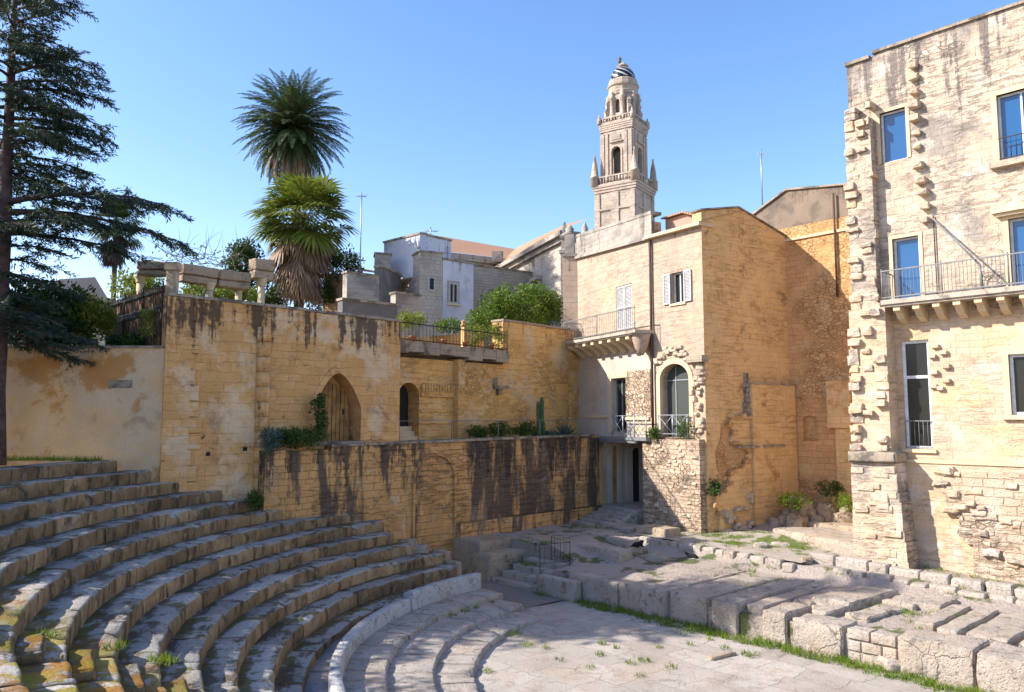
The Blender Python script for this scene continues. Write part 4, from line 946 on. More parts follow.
poly = [Y1.px(*q) for q in ((752, 417), (729, 416), (727, 424), (731, 432), (727, 441), (736, 446), (744, 448), (746, 456), (741, 468), (733, 470), (728, 473), (727, 483), (722, 490), (713, 496), (713, 505), (717, 512))]
poly = ragged([(u0 - .01, poly[0][1])] + poly[1:], .22, .10, 9) + [(poly[-1][0], .8), (u0 - .01, .8)]
Y1.slab(mb, list(reversed(poly)), [], .16, .2); mb.build('lower_projection', M_yellow, yb)
mb = MB()
for k in range(9):    # toothed broken edge above the lower projection
    zz = za + k * .21; Y1.bar(mb, u0 - .32 + .02 * k + pr.uniform(-.06, .06), zz + .01, u0 - .005, zz + .2, pr.uniform(.12, .26), .3)
mb.build('toothed_edge', M_cap, yb)
for (x0, x1, yy) in ((737, 758, 446), (763, 783, 445)):
    mb = MB(); a_, zz = Y1.px(x0, yy, .3); b_, _ = Y1.px(x1, yy, .3); Y1.bar(mb, a_, zz - .1, b_, zz, .42, .2); mb.build('stone_ledge', M_cap, yb)
mb = MB(); Y1.bar(mb, .6, .8, 2.2, Y1.px(715, 470)[1] - .6, .14, .2); mb.build('exposed_footing', M_rub, yb)
mb = MB(); bp = [Y1.px(*q) for q in ((727, 418), (721, 424), (720, 440), (715, 452), (717, 470), (722, 478), (724, 492), (729, 478), (734, 472), (743, 470), (748, 458), (745, 444), (734, 445), (729, 436), (733, 428))]
Y1.slab(mb, ragged(bp + bp[:1], .2, .06, 5)[:-1], [], .02, .04); mb.build('bare_patch', M_w2, yb)
for k in range(30):     # broken stones along the torn edges
    q = pr.choice(poly[:-2]); mb = MB(); mb.rock(Y1.P(q[0] - .15, q[1] - .1, .24), Y1.d * pr.uniform(.2, .42), -Y1.n * .26, V((0, 0, pr.uniform(.12, .22))), n=3, amp=.05, rnd_=.05, seed=800 + k); mb.build('torn_stone', pr.choice((M_yellow, M_w2, M_w2)), yb)
for k in range(26):
    u = pr.uniform(.5, 2.6); z = 1.25 + pr.random() ** 1.8 * 1.5; mb = MB()
    mb.rock(Y1.P(u, z, .45 - (z - 1.2) * .12), Y1.d * pr.uniform(.25, .5), -Y1.n * .35, V((0, 0, pr.uniform(.16, .3))), n=2, amp=.05, rnd_=.07, seed=300 + k); mb.build('footing_stone', M_quoin, yb)
# ------------------------------------------------------------------ ochre wall in the corner and gabled house above
ow = thing('corner_wall', 'ochre rubble wall in the shaded corner, with a small niche and a pilaster', 'stone wall', W2.P(4, 1.3, 0))
zw = W2.px(815, 236)[1]; nq0, nq1 = W2.px(803, 430)[0], W2.px(818, 430)[0]; nz = W2.px(810, 441)[1], W2.px(810, 420)[1]
nich = arch(nq0, nz[0], nq1, nz[1], .2, 8)
mb = MB(); uK = (K3 - W2.o).dot(W2.d) - .3
W2.slab(mb, [(uK, .8), (W2.L, .8), (W2.L, zw), (uK, zw)], [nich], 0, .8); mb.build('wall', M_w2, ow)
mb = MB(); W2.bar(mb, nq0 - .05, nz[0] - .05, nq1 + .05, nz[1] + .3, -.22, .05); mb.build('niche', M_w2, ow)
mb = MB(); p0, p1 = W2.px(829, 405)[0], W2.px(852, 405)[0]; W2.bar(mb, p0, W2.px(840, 428)[1], p1, W2.px(840, 381)[1], .22, .3); W2.bar(mb, p0 + .3, .9, p1 + .3, W2.px(840, 428)[1] - .02, .12, .2); mb.build('pilaster', M_yellow, ow)
mb = MB(); W2.bar(mb, uK, zw - .02, W2.L, zw + .1, .08, .3); mb.build('string_course', M_trim, ow)
gh = thing('gabled_house', 'dark grey rendered gable rising behind the yellow building', 'house', W2.P(2, zw, -.2))
g0, gp, g1 = W2.px(746, 214), W2.px(786, 190.5), W2.px(842, 190.5)
mb = MB(); zgm = W2.px(815, 222)[1]
W2.slab(mb, [(g0[0] - 1.5, zgm), (W2.L, zgm), (W2.L, g1[1]), (gp[0], gp[1]), (g0[0] - 1.5, g0[1] - 1.0)], [], -.05, 3.0); mb.build('gable_wall', M_gable, gh)
mb = MB(); W2.slab(mb, [(g0[0] - 1.5, zw + .1), (W2.L, zw + .1), (W2.L, zgm - .01), (g0[0] - 1.5, zgm - .01)], [], -.03, 3.0); mb.build('lower_gable_wall', M_w2, gh)
mb = MB()
for (a_, b_) in (((g0[0] - 1.5, g0[1] - .99), gp), (gp, (W2.L, g1[1]))):
    mb.box(W2.P(a_[0], a_[1] + .004, .05), W2.d * (b_[0] - a_[0]) + V((0, 0, b_[1] - a_[1])), -W2.n * 3.1, V((0, 0, .08)))
mb.build('roof_edge', M_cap, gh)
mb = MB(); dp = W2.px(836.5, 250)[0]; mb.tube([W2.P(dp, W2.px(836, 193)[1], .1), W2.P(dp, W2.px(836, 297)[1], .1)], .05, 8); mb.build('drainpipe', M_rust, gh)
# ------------------------------------------------------------------ right palazzo
pz = thing('palazzo', 'tall weathered pale stone palazzo with blue reflecting windows and toothed corner', 'building', RB.P(3, 1, 0))
zr = RB.px(930, 40)[1]; zr0 = 18.55; 
tA, tB = RB.px(872, 54.5), RB.px(1020, 5); ztop = lambda u: tA[1] + (tB[1] - tA[1]) * (u - tA[0]) / (tB[0] - tA[0])
zfl = RB.px(950, 297)[1]                               # balcony floor
wt1 = quadwin(RB, 880.5, 110, 906.5, 161); wt2 = list(quadwin(RB, 998, 92, 1023, 160)); wt2[2] = wt2[0] + 1.3
bd1 = list(quadwin(RB, 893.5, 237, 920, 298)); bd2 = list(quadwin(RB, 1010, 218, 1023, 281)); bd2[2] = bd2[0] + 1.15
bd1[1] = zfl + .03; bd2[1] = zfl + .03
tw = quadwin(RB, 903, 340, 931, 449); lw = list(quadwin(RB, 1010, 354, 1023, 415)); lw[2] = lw[0] + 1.2
zmid = RB.px(960, 305)[1] - .22
mb = MB(); RB.slab(mb, [(0, zmid), (RB.L, zmid), (RB.L, ztop(9)), (1.2, ztop(1.2)), (.9, ztop(0) - .1), (0, ztop(0) - .15)], [rect(*wt1), rect(*wt2), rect(*bd1), rect(*bd2)], 0, .6); mb.build('upper_wall', M_right, pz)
zl0 = RB.px(940, 462)[1]
mb = MB(); RB.slab(mb, [(0, zl0), (RB.L, zl0), (RB.L, zmid - .004), (0, zmid - .004)], [rect(*tw), rect(*lw)], .0, .6); mb.build('middle_wall', M_right_low, pz)
mb = MB(); RB.slab(mb, [(0, .4), (RB.L, .4), (RB.L, zl0 - .004), (0, zl0 - .004)], [], .05, .65); mb.build('base_wall', M_right_low, pz)
mb = MB(); RB.bar(mb, 0, zl0 - .05, RB.L, zl0 + .05, .1, .12); mb.build('string_course', M_trim, pz)
mb = MB(); prism(mb, [RB.P(.02, 0, -.62).xy, RB.P(RB.L, 0, -.62).xy, RB.P(RB.L, 0, -9).xy, RB.P(.02, 0, -9).xy], .4, ztop(0) - .5); mb.build('rear_block', M_right, pz)
mb = MB()
for k in range(14):
    u0, u1 = lerp(.95, RB.L, k / 14), lerp(.95, RB.L, (k + 1) / 14) - .01
    mb.box(RB.P(u0, ztop(u0) + .0, .09), RB.d * (u1 - u0), -RB.n * .75, V((0, 0, .10)))
mb.box(RB.P(-.05, ztop(0) - .14, .1), RB.d * .9, -RB.n * .75, V((0, 0, .12))); mb.build('coping', M_cap, pz)
window(RB, pz, wt1, M_glass, M_wframe, .2, .06, surround=M_trim, sw=.12); w = window(RB, pz, wt2, M_glass, M_wframe, .2, .06, mull=.5, surround=M_trim, sw=.16)
mb = MB(); u0, z0 = wt2[0] - .25, wt2[1]; RB.bar(mb, u0, z0 - .2, wt2[2] + .3, z0 - .004, .22, .3); mb.build('sill', M_quoin, w)
mb = MB(); 
for k in range(9): u = lerp(wt2[0] + .05, wt2[2] - .05, k / 8); mb.tube([RB.P(u, z0 + .05, .08), RB.P(u, z0 + .75, .08)], .009, 5)
for zz in (.08, .75): RB.bar(mb, wt2[0], z0 + zz - .015, wt2[2], z0 + zz + .015, .095, .03)
mb.build('window_guard', M_iron, w)
window(RB, pz, bd1, M_glass, M_wframe, .2, .07, surround=M_trim, sw=.12); w = window(RB, pz, bd2, M_glass, M_wframe, .2, .07, mull=.5, surround=M_trim, sw=.16)
mb = MB(); RB.bar(mb, bd2[0] - .4, bd2[3] + .2, bd2[2] + .4, bd2[3] + .34, .3, .32); RB.bar(mb, bd2[0] - .3, bd2[3] + .1, bd2[2] + .3, bd2[3] + .197, .2, .22); mb.build('hood', M_trim, w)
w = window(RB, pz, tw, M_dglass, M_wframe, .16, .1, trans=.66); 
mb = MB(); RB.bar(mb, tw[0] - .08, tw[1] - .12, tw[2] + .1, tw[1] - .004, .09, .2); mb.build('sill', M_trim, w)
mb = MB()
for k in range(7): u = lerp(tw[0] + .03, tw[2] - .03, k / 6); mb.tube([RB.P(u, tw[1] + .04, -.04), RB.P(u, tw[1] + .95, -.04)], .008, 5)
for zz in (.06, .95): RB.bar(mb, tw[0], tw[1] + zz - .015, tw[2], tw[1] + zz + .015, -.025, .03)
mb.build('window_guard', M_railg, w)
window(RB, pz, lw, M_dglass, M_wframe, .18, .09, mull=.5, surround=M_trim, sw=.18, sill=.14)
# corner pier with toothed stones
pu = 1.74; base_o = 1.05
mb = MB(); zc = RB.px(880, 463, 1.0)[1]
rows = 13
for k in range(rows):
    z0 = .4 + (zc - .4) * k / rows; z1 = .4 + (zc - .4) * (k + 1) / rows; t = k / (rows - 1); o_ = base_o - t * .12 + pr.uniform(-.015, .015)
    mb.box(RB.P(-.02 + pr.uniform(-.012, .012), z0, o_), RB.d * (lerp(pu + .10, pu - .25, t) + pr.uniform(-.02, .02)), -RB.n * (o_ + .06), V((0, 0, z1 - z0 - .006)))
cp_ = mb.build('corner_pier', M_right, pz)
for k in range(26):
    z = pr.uniform(.7, zc - .3); t = (z - .4) / (zc - .4); oo = base_o - t * .12 + pr.uniform(.02, .05); w_ = pr.uniform(.3, .65); u = pr.uniform(-.04, lerp(pu + .1, pu - .25, t) - w_)
    mb = MB(); mb.rock(RB.P(u, z, oo), RB.d * w_, -RB.n * .2, V((0, 0, pr.uniform(.16, .27))), n=3, amp=.018, rnd_=.025, seed=700 + k); mb.build('pier_stone', pr.choice((M_quoin, M_right, M_right_low)), cp_)
mb = MB(); mb.rock(RB.P(-.08, zc, base_o + .05), RB.d * 1.62, -RB.n * 1.15, V((0, 0, .38)), n=4, amp=.03, rnd_=.08, seed=9); mb.build('pier_cap', M_cap, pz)
mb = MB(); zz = zc + .38; 
mb.box(RB.P(0, zc + .3, .68), RB.d * 1.25, -RB.n * .73, V((0, 0, zfl - .2 - zc - .3)));  mb.build('toothed_strip', M_right_low, pz)
mb = MB(); mb.box(RB.P(0, zfl - .19, .38), RB.d * .9, -RB.n * .43, V((0, 0, 17.0 - zfl))); mb.build('upper_strip', M_right, pz)
while zz < 17.3:
    hh = pr.uniform(.25, .36); low = zz < zfl - .4
    d1 = .9 if low else .55
    for (u0, u1) in ((0.0, .42), (.42, .82), (.82, 1.25 if low else .98)):
        if pr.random() < ((.62 if u0 == 0 else .4) if low else (.58 if u0 == 0 else .3)):
            mb = MB(); oo = d1 + pr.uniform(-.18, .05) if low else d1 + pr.uniform(-.18, .02)
            mb.rock(RB.P(u0 - pr.uniform(0, .10) * (u0 == 0), zz + pr.uniform(0, .05), oo), RB.d * (u1 - u0 + pr.uniform(-.1, .06)), -RB.n * (oo + .1), V((0, 0, hh * pr.uniform(.5, 1.1))), n=5, amp=.05, rnd_=.025, smooth=False, seed=int(zz * 10) + int(u0 * 9)); mb.build('quoin_block', pr.choice((M_quoin, M_right_low, M_right)), pz)
    zz += hh
for (px, py) in ((913, 66), (914, 78), (915, 92), (914.5, 106), (916, 119), (916.5, 133), (917.5, 147), (918, 166), (922, 181), (924, 193), (925, 207), (925.5, 220)):
    u, z = RB.px(px, py); mb = MB(); s_ = pr.uniform(.75, 1.1); oo = pr.uniform(.2, .32)
    mb.rock(RB.P(u - .13 * s_, z - .12, oo), RB.d * .34 * s_, -RB.n * (oo + .1), V((0, 0, .24 * s_)), n=5, amp=.05, rnd_=.03, smooth=False, seed=int(py)); mb.build('projecting_stone', M_quoin, pz)
for (px, py) in ((936, 347), (944, 353), (933, 357), (947, 367), (935, 373), (947, 381), (934, 387), (941, 389)):
    u, z = RB.px(px, py); mb = MB(); mb.rock(RB.P(u - .11, z - .07, .13), RB.d * .24, -RB.n * .2, V((0, 0, .16)), n=2, amp=.02, rnd_=.04, seed=int(py)); mb.build('projecting_stone', M_right_low, pz)
zt_ = zl0 - .28     # broken masonry, the facing torn off, at lower right
edge = [(2.55, zt_), (2.35, zt_ - .5), (2.7, zt_ - .8), (2.75, zt_ - 1.2), (3.1, zt_ - 1.5), (3.0, zt_ - 2.0), (3.45, zt_ - 2.3), (3.4, .4)]
mb = MB(); RB.slab(mb, [(RB.L, .4), (RB.L, zt_ + .1)] + ragged([(RB.L, zt_ + .1)] + edge, .22, .16, 12)[1:], [], .19, .2); bw_ = mb.build('broken_facing', M_rough, pz)
for k in range(46):
    e = pr.choice(edge); far = pr.random() < .5; u = pr.uniform(2.9, 6.6) if far else e[0] + pr.uniform(-.25, .2); z = pr.uniform(.8, zt_ - .3) if far else e[1] + pr.uniform(-.3, .05)
    if u < 2.4 + max(0, zt_ - z) * .36 - .25: continue
    mb = MB(); oo = pr.uniform(.20, .32); mb.rock(RB.P(u, z, oo), RB.d * pr.uniform(.25, .75), -RB.n * .3, V((0, 0, pr.uniform(.13, .3))), n=4, amp=.06, rnd_=.06, seed=900 + k); mb.build('broken_course', pr.choice((M_right_low, M_right, M_right_low)), bw_)
# balcony
bl = MB(); u0 = RB.px(881, 300, .9)[0]
RB.bar(bl, u0, zfl - .16, RB.L, zfl, .95, .95); RB.bar(bl, u0 + .05, zfl - .24, RB.L, zfl - .163, .88, .88); bo = bl.build('balcony_slab', M_slab, pz)
k = 0; u = u0 + .35
while u < RB.L - .5:
    mb = MB(); prf = [(0, 0), (.82, 0), (.82, -.14), (.62, -.2), (.45, -.38), (.1, -.52), (0, -.52)]
    i = mb.add([RB.P(u, zfl - .245 + z, o_) for o_, z in prf]); j = mb.add([RB.P(u + .22, zfl - .245 + z, o_) for o_, z in prf]); n = len(prf)
    mb.face([i + q for q in range(n)]); mb.face([j + q for q in reversed(range(n))])
    for q in range(n): mb.face([i + (q + 1) % n, i + q, j + q, j + (q + 1) % n])
    mb.build('corbel', M_trim, bo); u += .62
railing(RB, u0 + .03, RB.L, zfl, 1.0, .9, 'balcony_railing', 'long grey iron railing on the palazzo balcony', M_railg, .115, .010, ends=(u0 + .03,), n_post=6)
t = thing('awning_arm', 'slanting rusty awning arm with upright pole on the palazzo balcony', 'awning frame', RB.P(RB.px(934, 297)[0], zfl, .3))
a_ = RB.px(934, 219); b_ = RB.px(1001, 268); mb = MB(); mb.tube([RB.P(a_[0], a_[1], .1), RB.P(b_[0] - .35, b_[1] + .05, .9)], .03, 6); mb.tube([RB.P(b_[0] - .35, b_[1] + .05, .9), RB.P(b_[0] - .3, zfl + .02, .88)], .04, 6); mb.build('arm', M_railg, t)
mb = MB(); mb.tube([RB.P(a_[0], a_[1] + .1, .06), RB.P(a_[0], zfl, .06)], .02, 6); mb.build('pole', M_iron, t)
# ------------------------------------------------------------------ cathedral bell tower
def pix_h(cx, y, Y): return at(cx, y, Y).z
TY = 120.0; tc = at(626, 300, TY); tcx = V((tc.x, TY, 0)); mpp = TY / FPX
tow = thing('bell_tower', 'tall baroque limestone bell tower with tiled dome rising behind the roofs', 'bell tower', (tcx.x, TY, 20)); WL[tow.name] = V((tcx.x, TY, 20))
ROT = R_(-34); tx = V((math.cos(ROT), math.sin(ROT), 0)); ty = V((-tx.y, tx.x, 0))
def zt(y): return at(626, y, TY).z
def sq(mb, w, z0, z1, wd=None):
    wd = wd or w
    mb.box(tcx - tx * w / 2 - ty * w / 2 + V((0, 0, z0)), tx * w, ty * w, V((0, 0, z1 - z0)))
def side_frames(w):
    h = w / 2
    P = [tcx - tx * h - ty * h, tcx + tx * h - ty * h, tcx + tx * h + ty * h, tcx - tx * h + ty * h]
    return [Frame(P[0], P[1]), Frame(P[1], P[2]), Frame(P[2], P[3]), Frame(P[3], P[0])]
k_ = mpp / 1.388
mb = MB(); sq(mb, 61 * k_, 10, zt(196)); mb.build('lower_stage', M_tower, tow)
mb = MB()
for F in side_frames(61 * k_):
    for (a_, b_) in ((.0, .12), (.88, 1.0), (.40, .60)): F.bar(mb, F.L * a_, 12, F.L * b_, zt(197), .18, .2)
    F.bar(mb, 0, zt(214), F.L, zt(212), .22, .2)
mb.build('pilaster', M_tower, tow)
def cornice(y0, y1, w0, w1, n=3):
    mb = MB()
    for q in range(n): sq(mb, lerp(w0, w1, (q + 1) / n) * k_, lerp(zt(y0), zt(y1), q / n) + .003 * q, lerp(zt(y0), zt(y1), (q + 1) / n))
    return mb.build('cornice', M_tower, tow)
cornice(196, 188.5, 62, 68)
def balus(w, y0, y1, step=.55):
    mb = MB(); z0, z1 = zt(y0), zt(y1)
    for F in side_frames(w * k_):
        F.bar(mb, 0, z1 - .22, F.L, z1, 0, .3); F.bar(mb, .2, z0, F.L - .2, z0 + .2, -.02, .26); m = int(F.L / step)
        for q in range(m + 1): u = lerp(.15, F.L - .15, q / m); mb.tube([F.P(u, z0 + .2, -.15), F.P(u, z1 - .22, -.15)], .11 if q % 4 else .22, 6)
    return mb.build('balustrade', M_tower, tow)
balus(65, 188.4, 180)
W2_ = 48 * k_
mb = MB()
for F in side_frames(W2_):
    a0, a1 = F.L * .34, F.L * .64; zs_ = zt(156); op = arch(a0, zt(186), a1, zs_, (a1 - a0) / 2, 12)
    F.slab(mb, rect(0, zt(188.3), F.L, zt(133)), [op], 0, .55)
mb.build('belfry', M_tower, tow)
mb = MB()
for F in side_frames(W2_):
    a0, a1 = F.L * .34, F.L * .64; zs_ = zt(156)
    F.slab(mb, arch(a0 - .28, zt(186), a1 + .28, zs_, (a1 - a0) / 2 + .28, 12), [arch(a0, zt(186) - .01, a1, zs_, (a1 - a0) / 2, 12)], .12, .12)
    for (p, q) in ((.0, .11), (.15, .24), (.76, .85), (.89, 1.0)): F.bar(mb, F.L * p, zt(188), F.L * q, zt(137), .16, .18)
    F.bar(mb, F.L * .3, zt(147), F.L * .7, zt(145.5), .3, .3); F.bar(mb, F.L * .36, zt(144.5), F.L * .64, zt(139.5), .14, .2)
mb.build('belfry_moulding', M_tower, tow)
mb = MB(); sq(mb, W2_ * .45 / k_ * k_, zt(188), zt(140)); mb.build('belfry_core', M_dkwall, tow)
cornice(135, 127, 49, 53.5, 4); balus(52, 127, 121, .5)
for sx, sy in ((-1, -1), (1, -1), (1, 1), (-1, 1)):   # corner obelisks
    c = tcx + (tx * sx + ty * sy) * (61.5 * k_ / 2); mb = MB()
    mb.lathe(c, [(.75, zt(189)), (.75, zt(180)), (.85, zt(179.5)), (.62, zt(178.5)), (.42, zt(168)), (.12, zt(159)), (.18, zt(158.5)), (.05, zt(157))], 4, ROT + math.pi / 4); mb.build('obelisk', M_tower, tow)
    c = tcx + (tx * sx + ty * sy) * (51 * k_ / 2); mb = MB(); mb.lathe(c, [(.35, zt(127)), (.35, zt(121)), (.2, zt(120.5)), (.12, zt(117.5)), (.04, zt(116.5))], 6); mb.build('pinnacle', M_tower, tow)
r8 = 15.2 * mpp
mb = MB(); n8 = 8; P8 = [tcx + V((math.cos(ROT + math.pi / 8 + q * math.pi / 4), math.sin(ROT + math.pi / 8 + q * math.pi / 4), 0)) * r8 for q in range(8)]
for q in range(8):
    F = Frame(P8[(q + 1) % 8], P8[q]); F = Frame(P8[q], P8[(q + 1) % 8])
    op = arch(F.L * .28, zt(117), F.L * .72, zt(107), .6, 8); F.slab(mb, rect(0, zt(124), F.L, zt(91)), [op], 0, .4)
mb.build('octagon', M_tower, tow)
mb = MB(); mb.lathe(tcx, [(r8 * .72, zt(124)), (r8 * .72, zt(92))], 8, ROT); mb.build('octagon_core', M_dkwall, tow)
mb = MB()
for q in range(8):
    c = P8[q]; d = (c - tcx).normalized()
    mb.lathe(c, [(.5, zt(124)), (.5, zt(119)), (.36, zt(118)), (.34, zt(104)), (.5, zt(103)), (.52, zt(101)), (.3, zt(100)), (.42, zt(97)), (.1, zt(95))], 8)
for q in range(4):     # volute buttresses at the corners
    th = ROT + math.pi / 4 + q * math.pi / 2; d = V((math.cos(th), math.sin(th), 0)); e = V((-d.y, d.x, 0))
    pr_ = [(r8 * .95, zt(124)), (r8 * 1.32, zt(124)), (r8 * 1.30, zt(116)), (r8 * 1.36, zt(114)), (r8 * 1.2, zt(110)), (r8 * 1.26, zt(106)), (r8 * 1.05, zt(102)), (r8 * .95, zt(100))]
    i = mb.add([tcx + d * r + e * .3 + V((0, 0, z)) for r, z in pr_]); j = mb.add([tcx + d * r - e * .3 + V((0, 0, z)) for r, z in pr_]); n = len(pr_)
    mb.face([i + t_ for t_ in range(n)]); mb.face([j + t_ for t_ in reversed(range(n))])
    for t_ in range(n): mb.face([i + (t_ + 1) % n, i + t_, j + t_, j + (t_ + 1) % n])
mb.build('volute', M_tower, tow)
mb = MB(); mb.lathe(tcx, [(r8 * 1.0, zt(98)), (r8 * 1.04, zt(95)), (r8 * .98, zt(94)), (r8 * 1.0, zt(90)), (r8 * 1.09, zt(89)), (r8 * 1.09, zt(87.5)), (r8 * 1.0, zt(87)), (r8 * .97, zt(82.5)), (r8 * .95, zt(82.2)), (r8 * .86, zt(81.5))], 16, ROT, False); mb.build('ring_cornice', M_tower, tow)
def dome_mat():
    N = NT('dome_striped_tiles'); uv = N.uv(); sep = N.n('SeparateXYZ'); N.set(sep.inputs[0], uv)
    v = N.math('SINE', N.math('ADD', N.math('MULTIPLY', sep.outputs[0], 2 * math.pi), N.math('MULTIPLY', sep.outputs[1], 22.0)))
    N.color(N.mix(N.rng(v, .45, .6), (.015, .018, .03), (.45, .45, .43))); N.b.inputs['Roughness'].default_value = .35; return N.m
mb = MB(); rd = 12.9 * mpp; z0d, z1d = zt(80.5), zt(67.5); m1, m2 = 8, 32
for a in range(m2):
    for b in range(m1):
        def dp_(i, j): th = i / m2 * 2 * math.pi; ph = j / m1 * math.pi / 2 * .93; return tcx + V((rd * math.cos(ph) * math.cos(th), rd * math.cos(ph) * math.sin(th), lerp(z0d, z1d, math.sin(ph))))
        mb.poly([dp_(a, b), dp_(a + 1, b), dp_(a + 1, b + 1), dp_(a, b + 1)], [(a / 4, b / m1), ((a + 1) / 4, b / m1), ((a + 1) / 4, (b + 1) / m1), (a / 4, (b + 1) / m1)])
mb.build('dome', dome_mat(), tow)
mb = MB(); mb.lathe(tcx, [(.75, zt(68.8)), (.7, zt(67)), (.95, zt(66.5)), (.6, zt(66)), (.55, zt(64.3)), (.3, zt(63))], 10); mb.build('lantern', M_tower, tow)
mb = MB(); mb.lathe(tcx - V((.5, 0, 0)), [(.12, zt(63.5)), (.32, zt(62.5)), (.22, zt(60.5)), (.34, zt(59)), (.14, zt(58.2)), (.17, zt(57.3)), (.03, zt(56.4))], 8); mb.tube([tcx + V((-.9, 0, zt(58.6))), tcx + V((-.1, 0, zt(58.9)))], .07, 5); mb.build('finial_statue', M_dkwall, tow)
# ------------------------------------------------------------------ houses between
def boxhouse(name, label, x0, x1, Y0, Y1_, ytop, mat, depth=4, zb_=7.0, cat='house', ymid=None, side=None):
    p0 = V((gx(x0, Y0), Y0, 0)); p1 = V((gx(x1, Y1_), Y1_, 0)); F = Frame(p0, p1); zt_ = F.px((x0 + x1) / 2, ytop)[1]
    t = thing(name, label, cat, F.P(F.L / 2, zb_, -depth / 2))
    mb = MB(); mb.box(F.P(0, zb_, 0), F.d * F.L, -F.n * depth, V((0, 0, zt_ - zb_))); mb.build('wall', mat, t)
    mb = MB(); mb.box(F.P(-.06, zt_ + .003, .06), F.d * (F.L + .12), -F.n * (depth + .12), V((0, 0, .12))); mb.build('roof_edge', M_cap, t)
    return t, F, zt_
t, F, z_ = boxhouse('white_house', 'limewashed white house front with a single tall dark window', 442, 473, 46, 47.5, 262, M_white, 5)
a_ = quadwin(F, 448.5, 283, 457.5, 303.5); window(F, t, a_, M_dglass, M_shut, -.02, .09, mull=.5, surround=M_hstone, sw=.12, sill=.15)
t, F, z_ = boxhouse('stone_house', 'narrow grey brick house front with a small high window, left of the white house', 418.5, 441.5, 45.4, 46, 253, M_hstone, 6)
a_ = quadwin(F, 428, 277, 435, 291); window(F, t, a_, M_dglass, M_shut, -.02, .08, surround=M_hstone, sw=.1)
t, F, z_ = boxhouse('rooftop_room', 'white and blue limewashed box room topping the stone house', 418.5, 450, 46.15, 48, 237.5, M_white, 3.5, 14.6)
SF = Frame(V((gx(398.5, 50.5), 50.5, 0)), V((gx(418.3, 46.1), 46.1, 0)))
t = thing('blue_wall_house', 'pale blue limewashed house side left of the grey brick front', 'house', SF.P(SF.L / 2, 8, -1)); zq = z_ - .002
mb = MB(); mb.box(SF.P(0, 7, 0), SF.d * SF.L, -SF.n * .4, V((0, 0, zq - 7))); mb.build('wall', stone('blue_limewash', (.44, .48, .58), (.40, .44, .54), (.3, .3, .35), .6, .3, .001, .2, plaster=((.46, .49, .58), .3, .2, .3), patches=[((.34, .33, .33), .6, .56, .66, .8)], streak=((.2, .19, .19), 12, 17, .56, .66)), t)
mb = MB(); mb.box(SF.P(-.05, zq + .003, .05), SF.d * (SF.L + .1), -SF.n * .5, V((0, 0, .12))); mb.build('roof_edge', M_cap, t)
mb = MB(); zq2 = SF.px(408, 257)[1]; SF.bar(mb, -.02, zq2, SF.L, zq2 + .12, .07, .1); mb.build('string_course', M_cap, t)
t, F, z_ = boxhouse('arched_window_house', 'grey brick house with an arched window beside the green tree', 473.2, 537, 50, 53, 270, M_hstone, 4)
a0, a1 = F.px(485, 300)[0], F.px(494.5, 300)[0]; z0, zs_ = F.px(490, 309)[1], F.px(490, 297)[1]
mb = MB(); F.slab(mb, arch(a0 - .25, z0 - .2, a1 + .25, zs_, .75, 10), [arch(a0, z0, a1, zs_, .5, 10)], .12, .12); wa = mb.build('window_surround', M_hstone, t)
mb = MB(); F.bar(mb, a0, z0, a1, zs_ - .1, .05, .05); mb.build('window', M_shut, wa); 
t, F, z_ = boxhouse('low_brown_house', 'low brown stone outbuilding with a patched wall beside the fan palm', 345, 381, 43, 44.5, 275, M_grey, .5)
t, F, z_ = boxhouse('grey_outbuilding', 'grey rendered outbuilding wall against the pale blue house', 381, 399.5, 44.3, 47, 271, M_dkwall, .5)
t, F, z_ = boxhouse('chimney_stack', 'square grey chimney block on the brown outbuilding', 373, 389, 46, 46.2, 254.5, M_grey, 1.0, 13.2, 'chimney')
RF = Frame(V((gx(355, 46.6), 46.6, 0)), V((gx(398, 50), 50, 0)))
mb = MB(); za_, zb2 = RF.px(362, 272)[1], RF.px(392, 262)[1]; mb.poly([RF.P(0, za_, .1), RF.P(RF.L, za_ + .3, .1), RF.P(RF.L, za_ + 1.1, -3), RF.P(.6, za_ + 1.1, -3)]); mb.box(RF.P(0, 8, 0), RF.d * RF.L, -RF.n * 2.8, V((0, 0, za_ - 8.02)))
tag(mb.build('tiled_roof_house', M_roof), 'low house with small strip of orange roof behind the chimney block', 'house')
t, F, z_ = boxhouse('dark_garden_wall', 'dark grey rendered garden wall below the outbuildings', 341, 396, 37.5, 39.5, 303, M_dkwall, .5, 7.5, 'garden wall')
t, F, z_ = boxhouse('rear_yard_wall', 'mottled low grey wall standing in front of the pale blue house', 394.5, 419, 40.2, 41.2, 295, M_grey, .5, 7.5, 'garden wall')
# church behind: roofs, cornice, shaded wall with niche
CH = thing('church', 'grey church flank with heavy cornice and orange tiled roofs', 'church', (0, 58, 8))
CF1 = Frame(V((gx(452, 58), 58, 0)), V((gx(502, 60), 60, 0))); zc1 = CF1.px(475, 263)[1]
mb = MB(); CF1.slab(mb, rect(-1, 8, CF1.L + 2, zc1), [], 0, .6); mb.build('nave_wall', M_facade, CH)
mb = MB(); CF1.bar(mb, -1, zc1, CF1.L + 1.5, zc1 + .5, .5, 1); CF1.bar(mb, -1, zc1 - .5, CF1.L + 1.5, zc1 - .003, .25, 1); mb.build('cornice', M_grey, CH)
mb = MB(); A, B = CF1.P(-1.5, zc1 + .52, .5), CF1.P(CF1.L + 2, zc1 + .52, .5); r1 = at(440, 236, 64); r2 = at(515, 249, 66); mb.poly([A, B, r2, r1]); mb.build('tiled_roof', M_roof, CH)
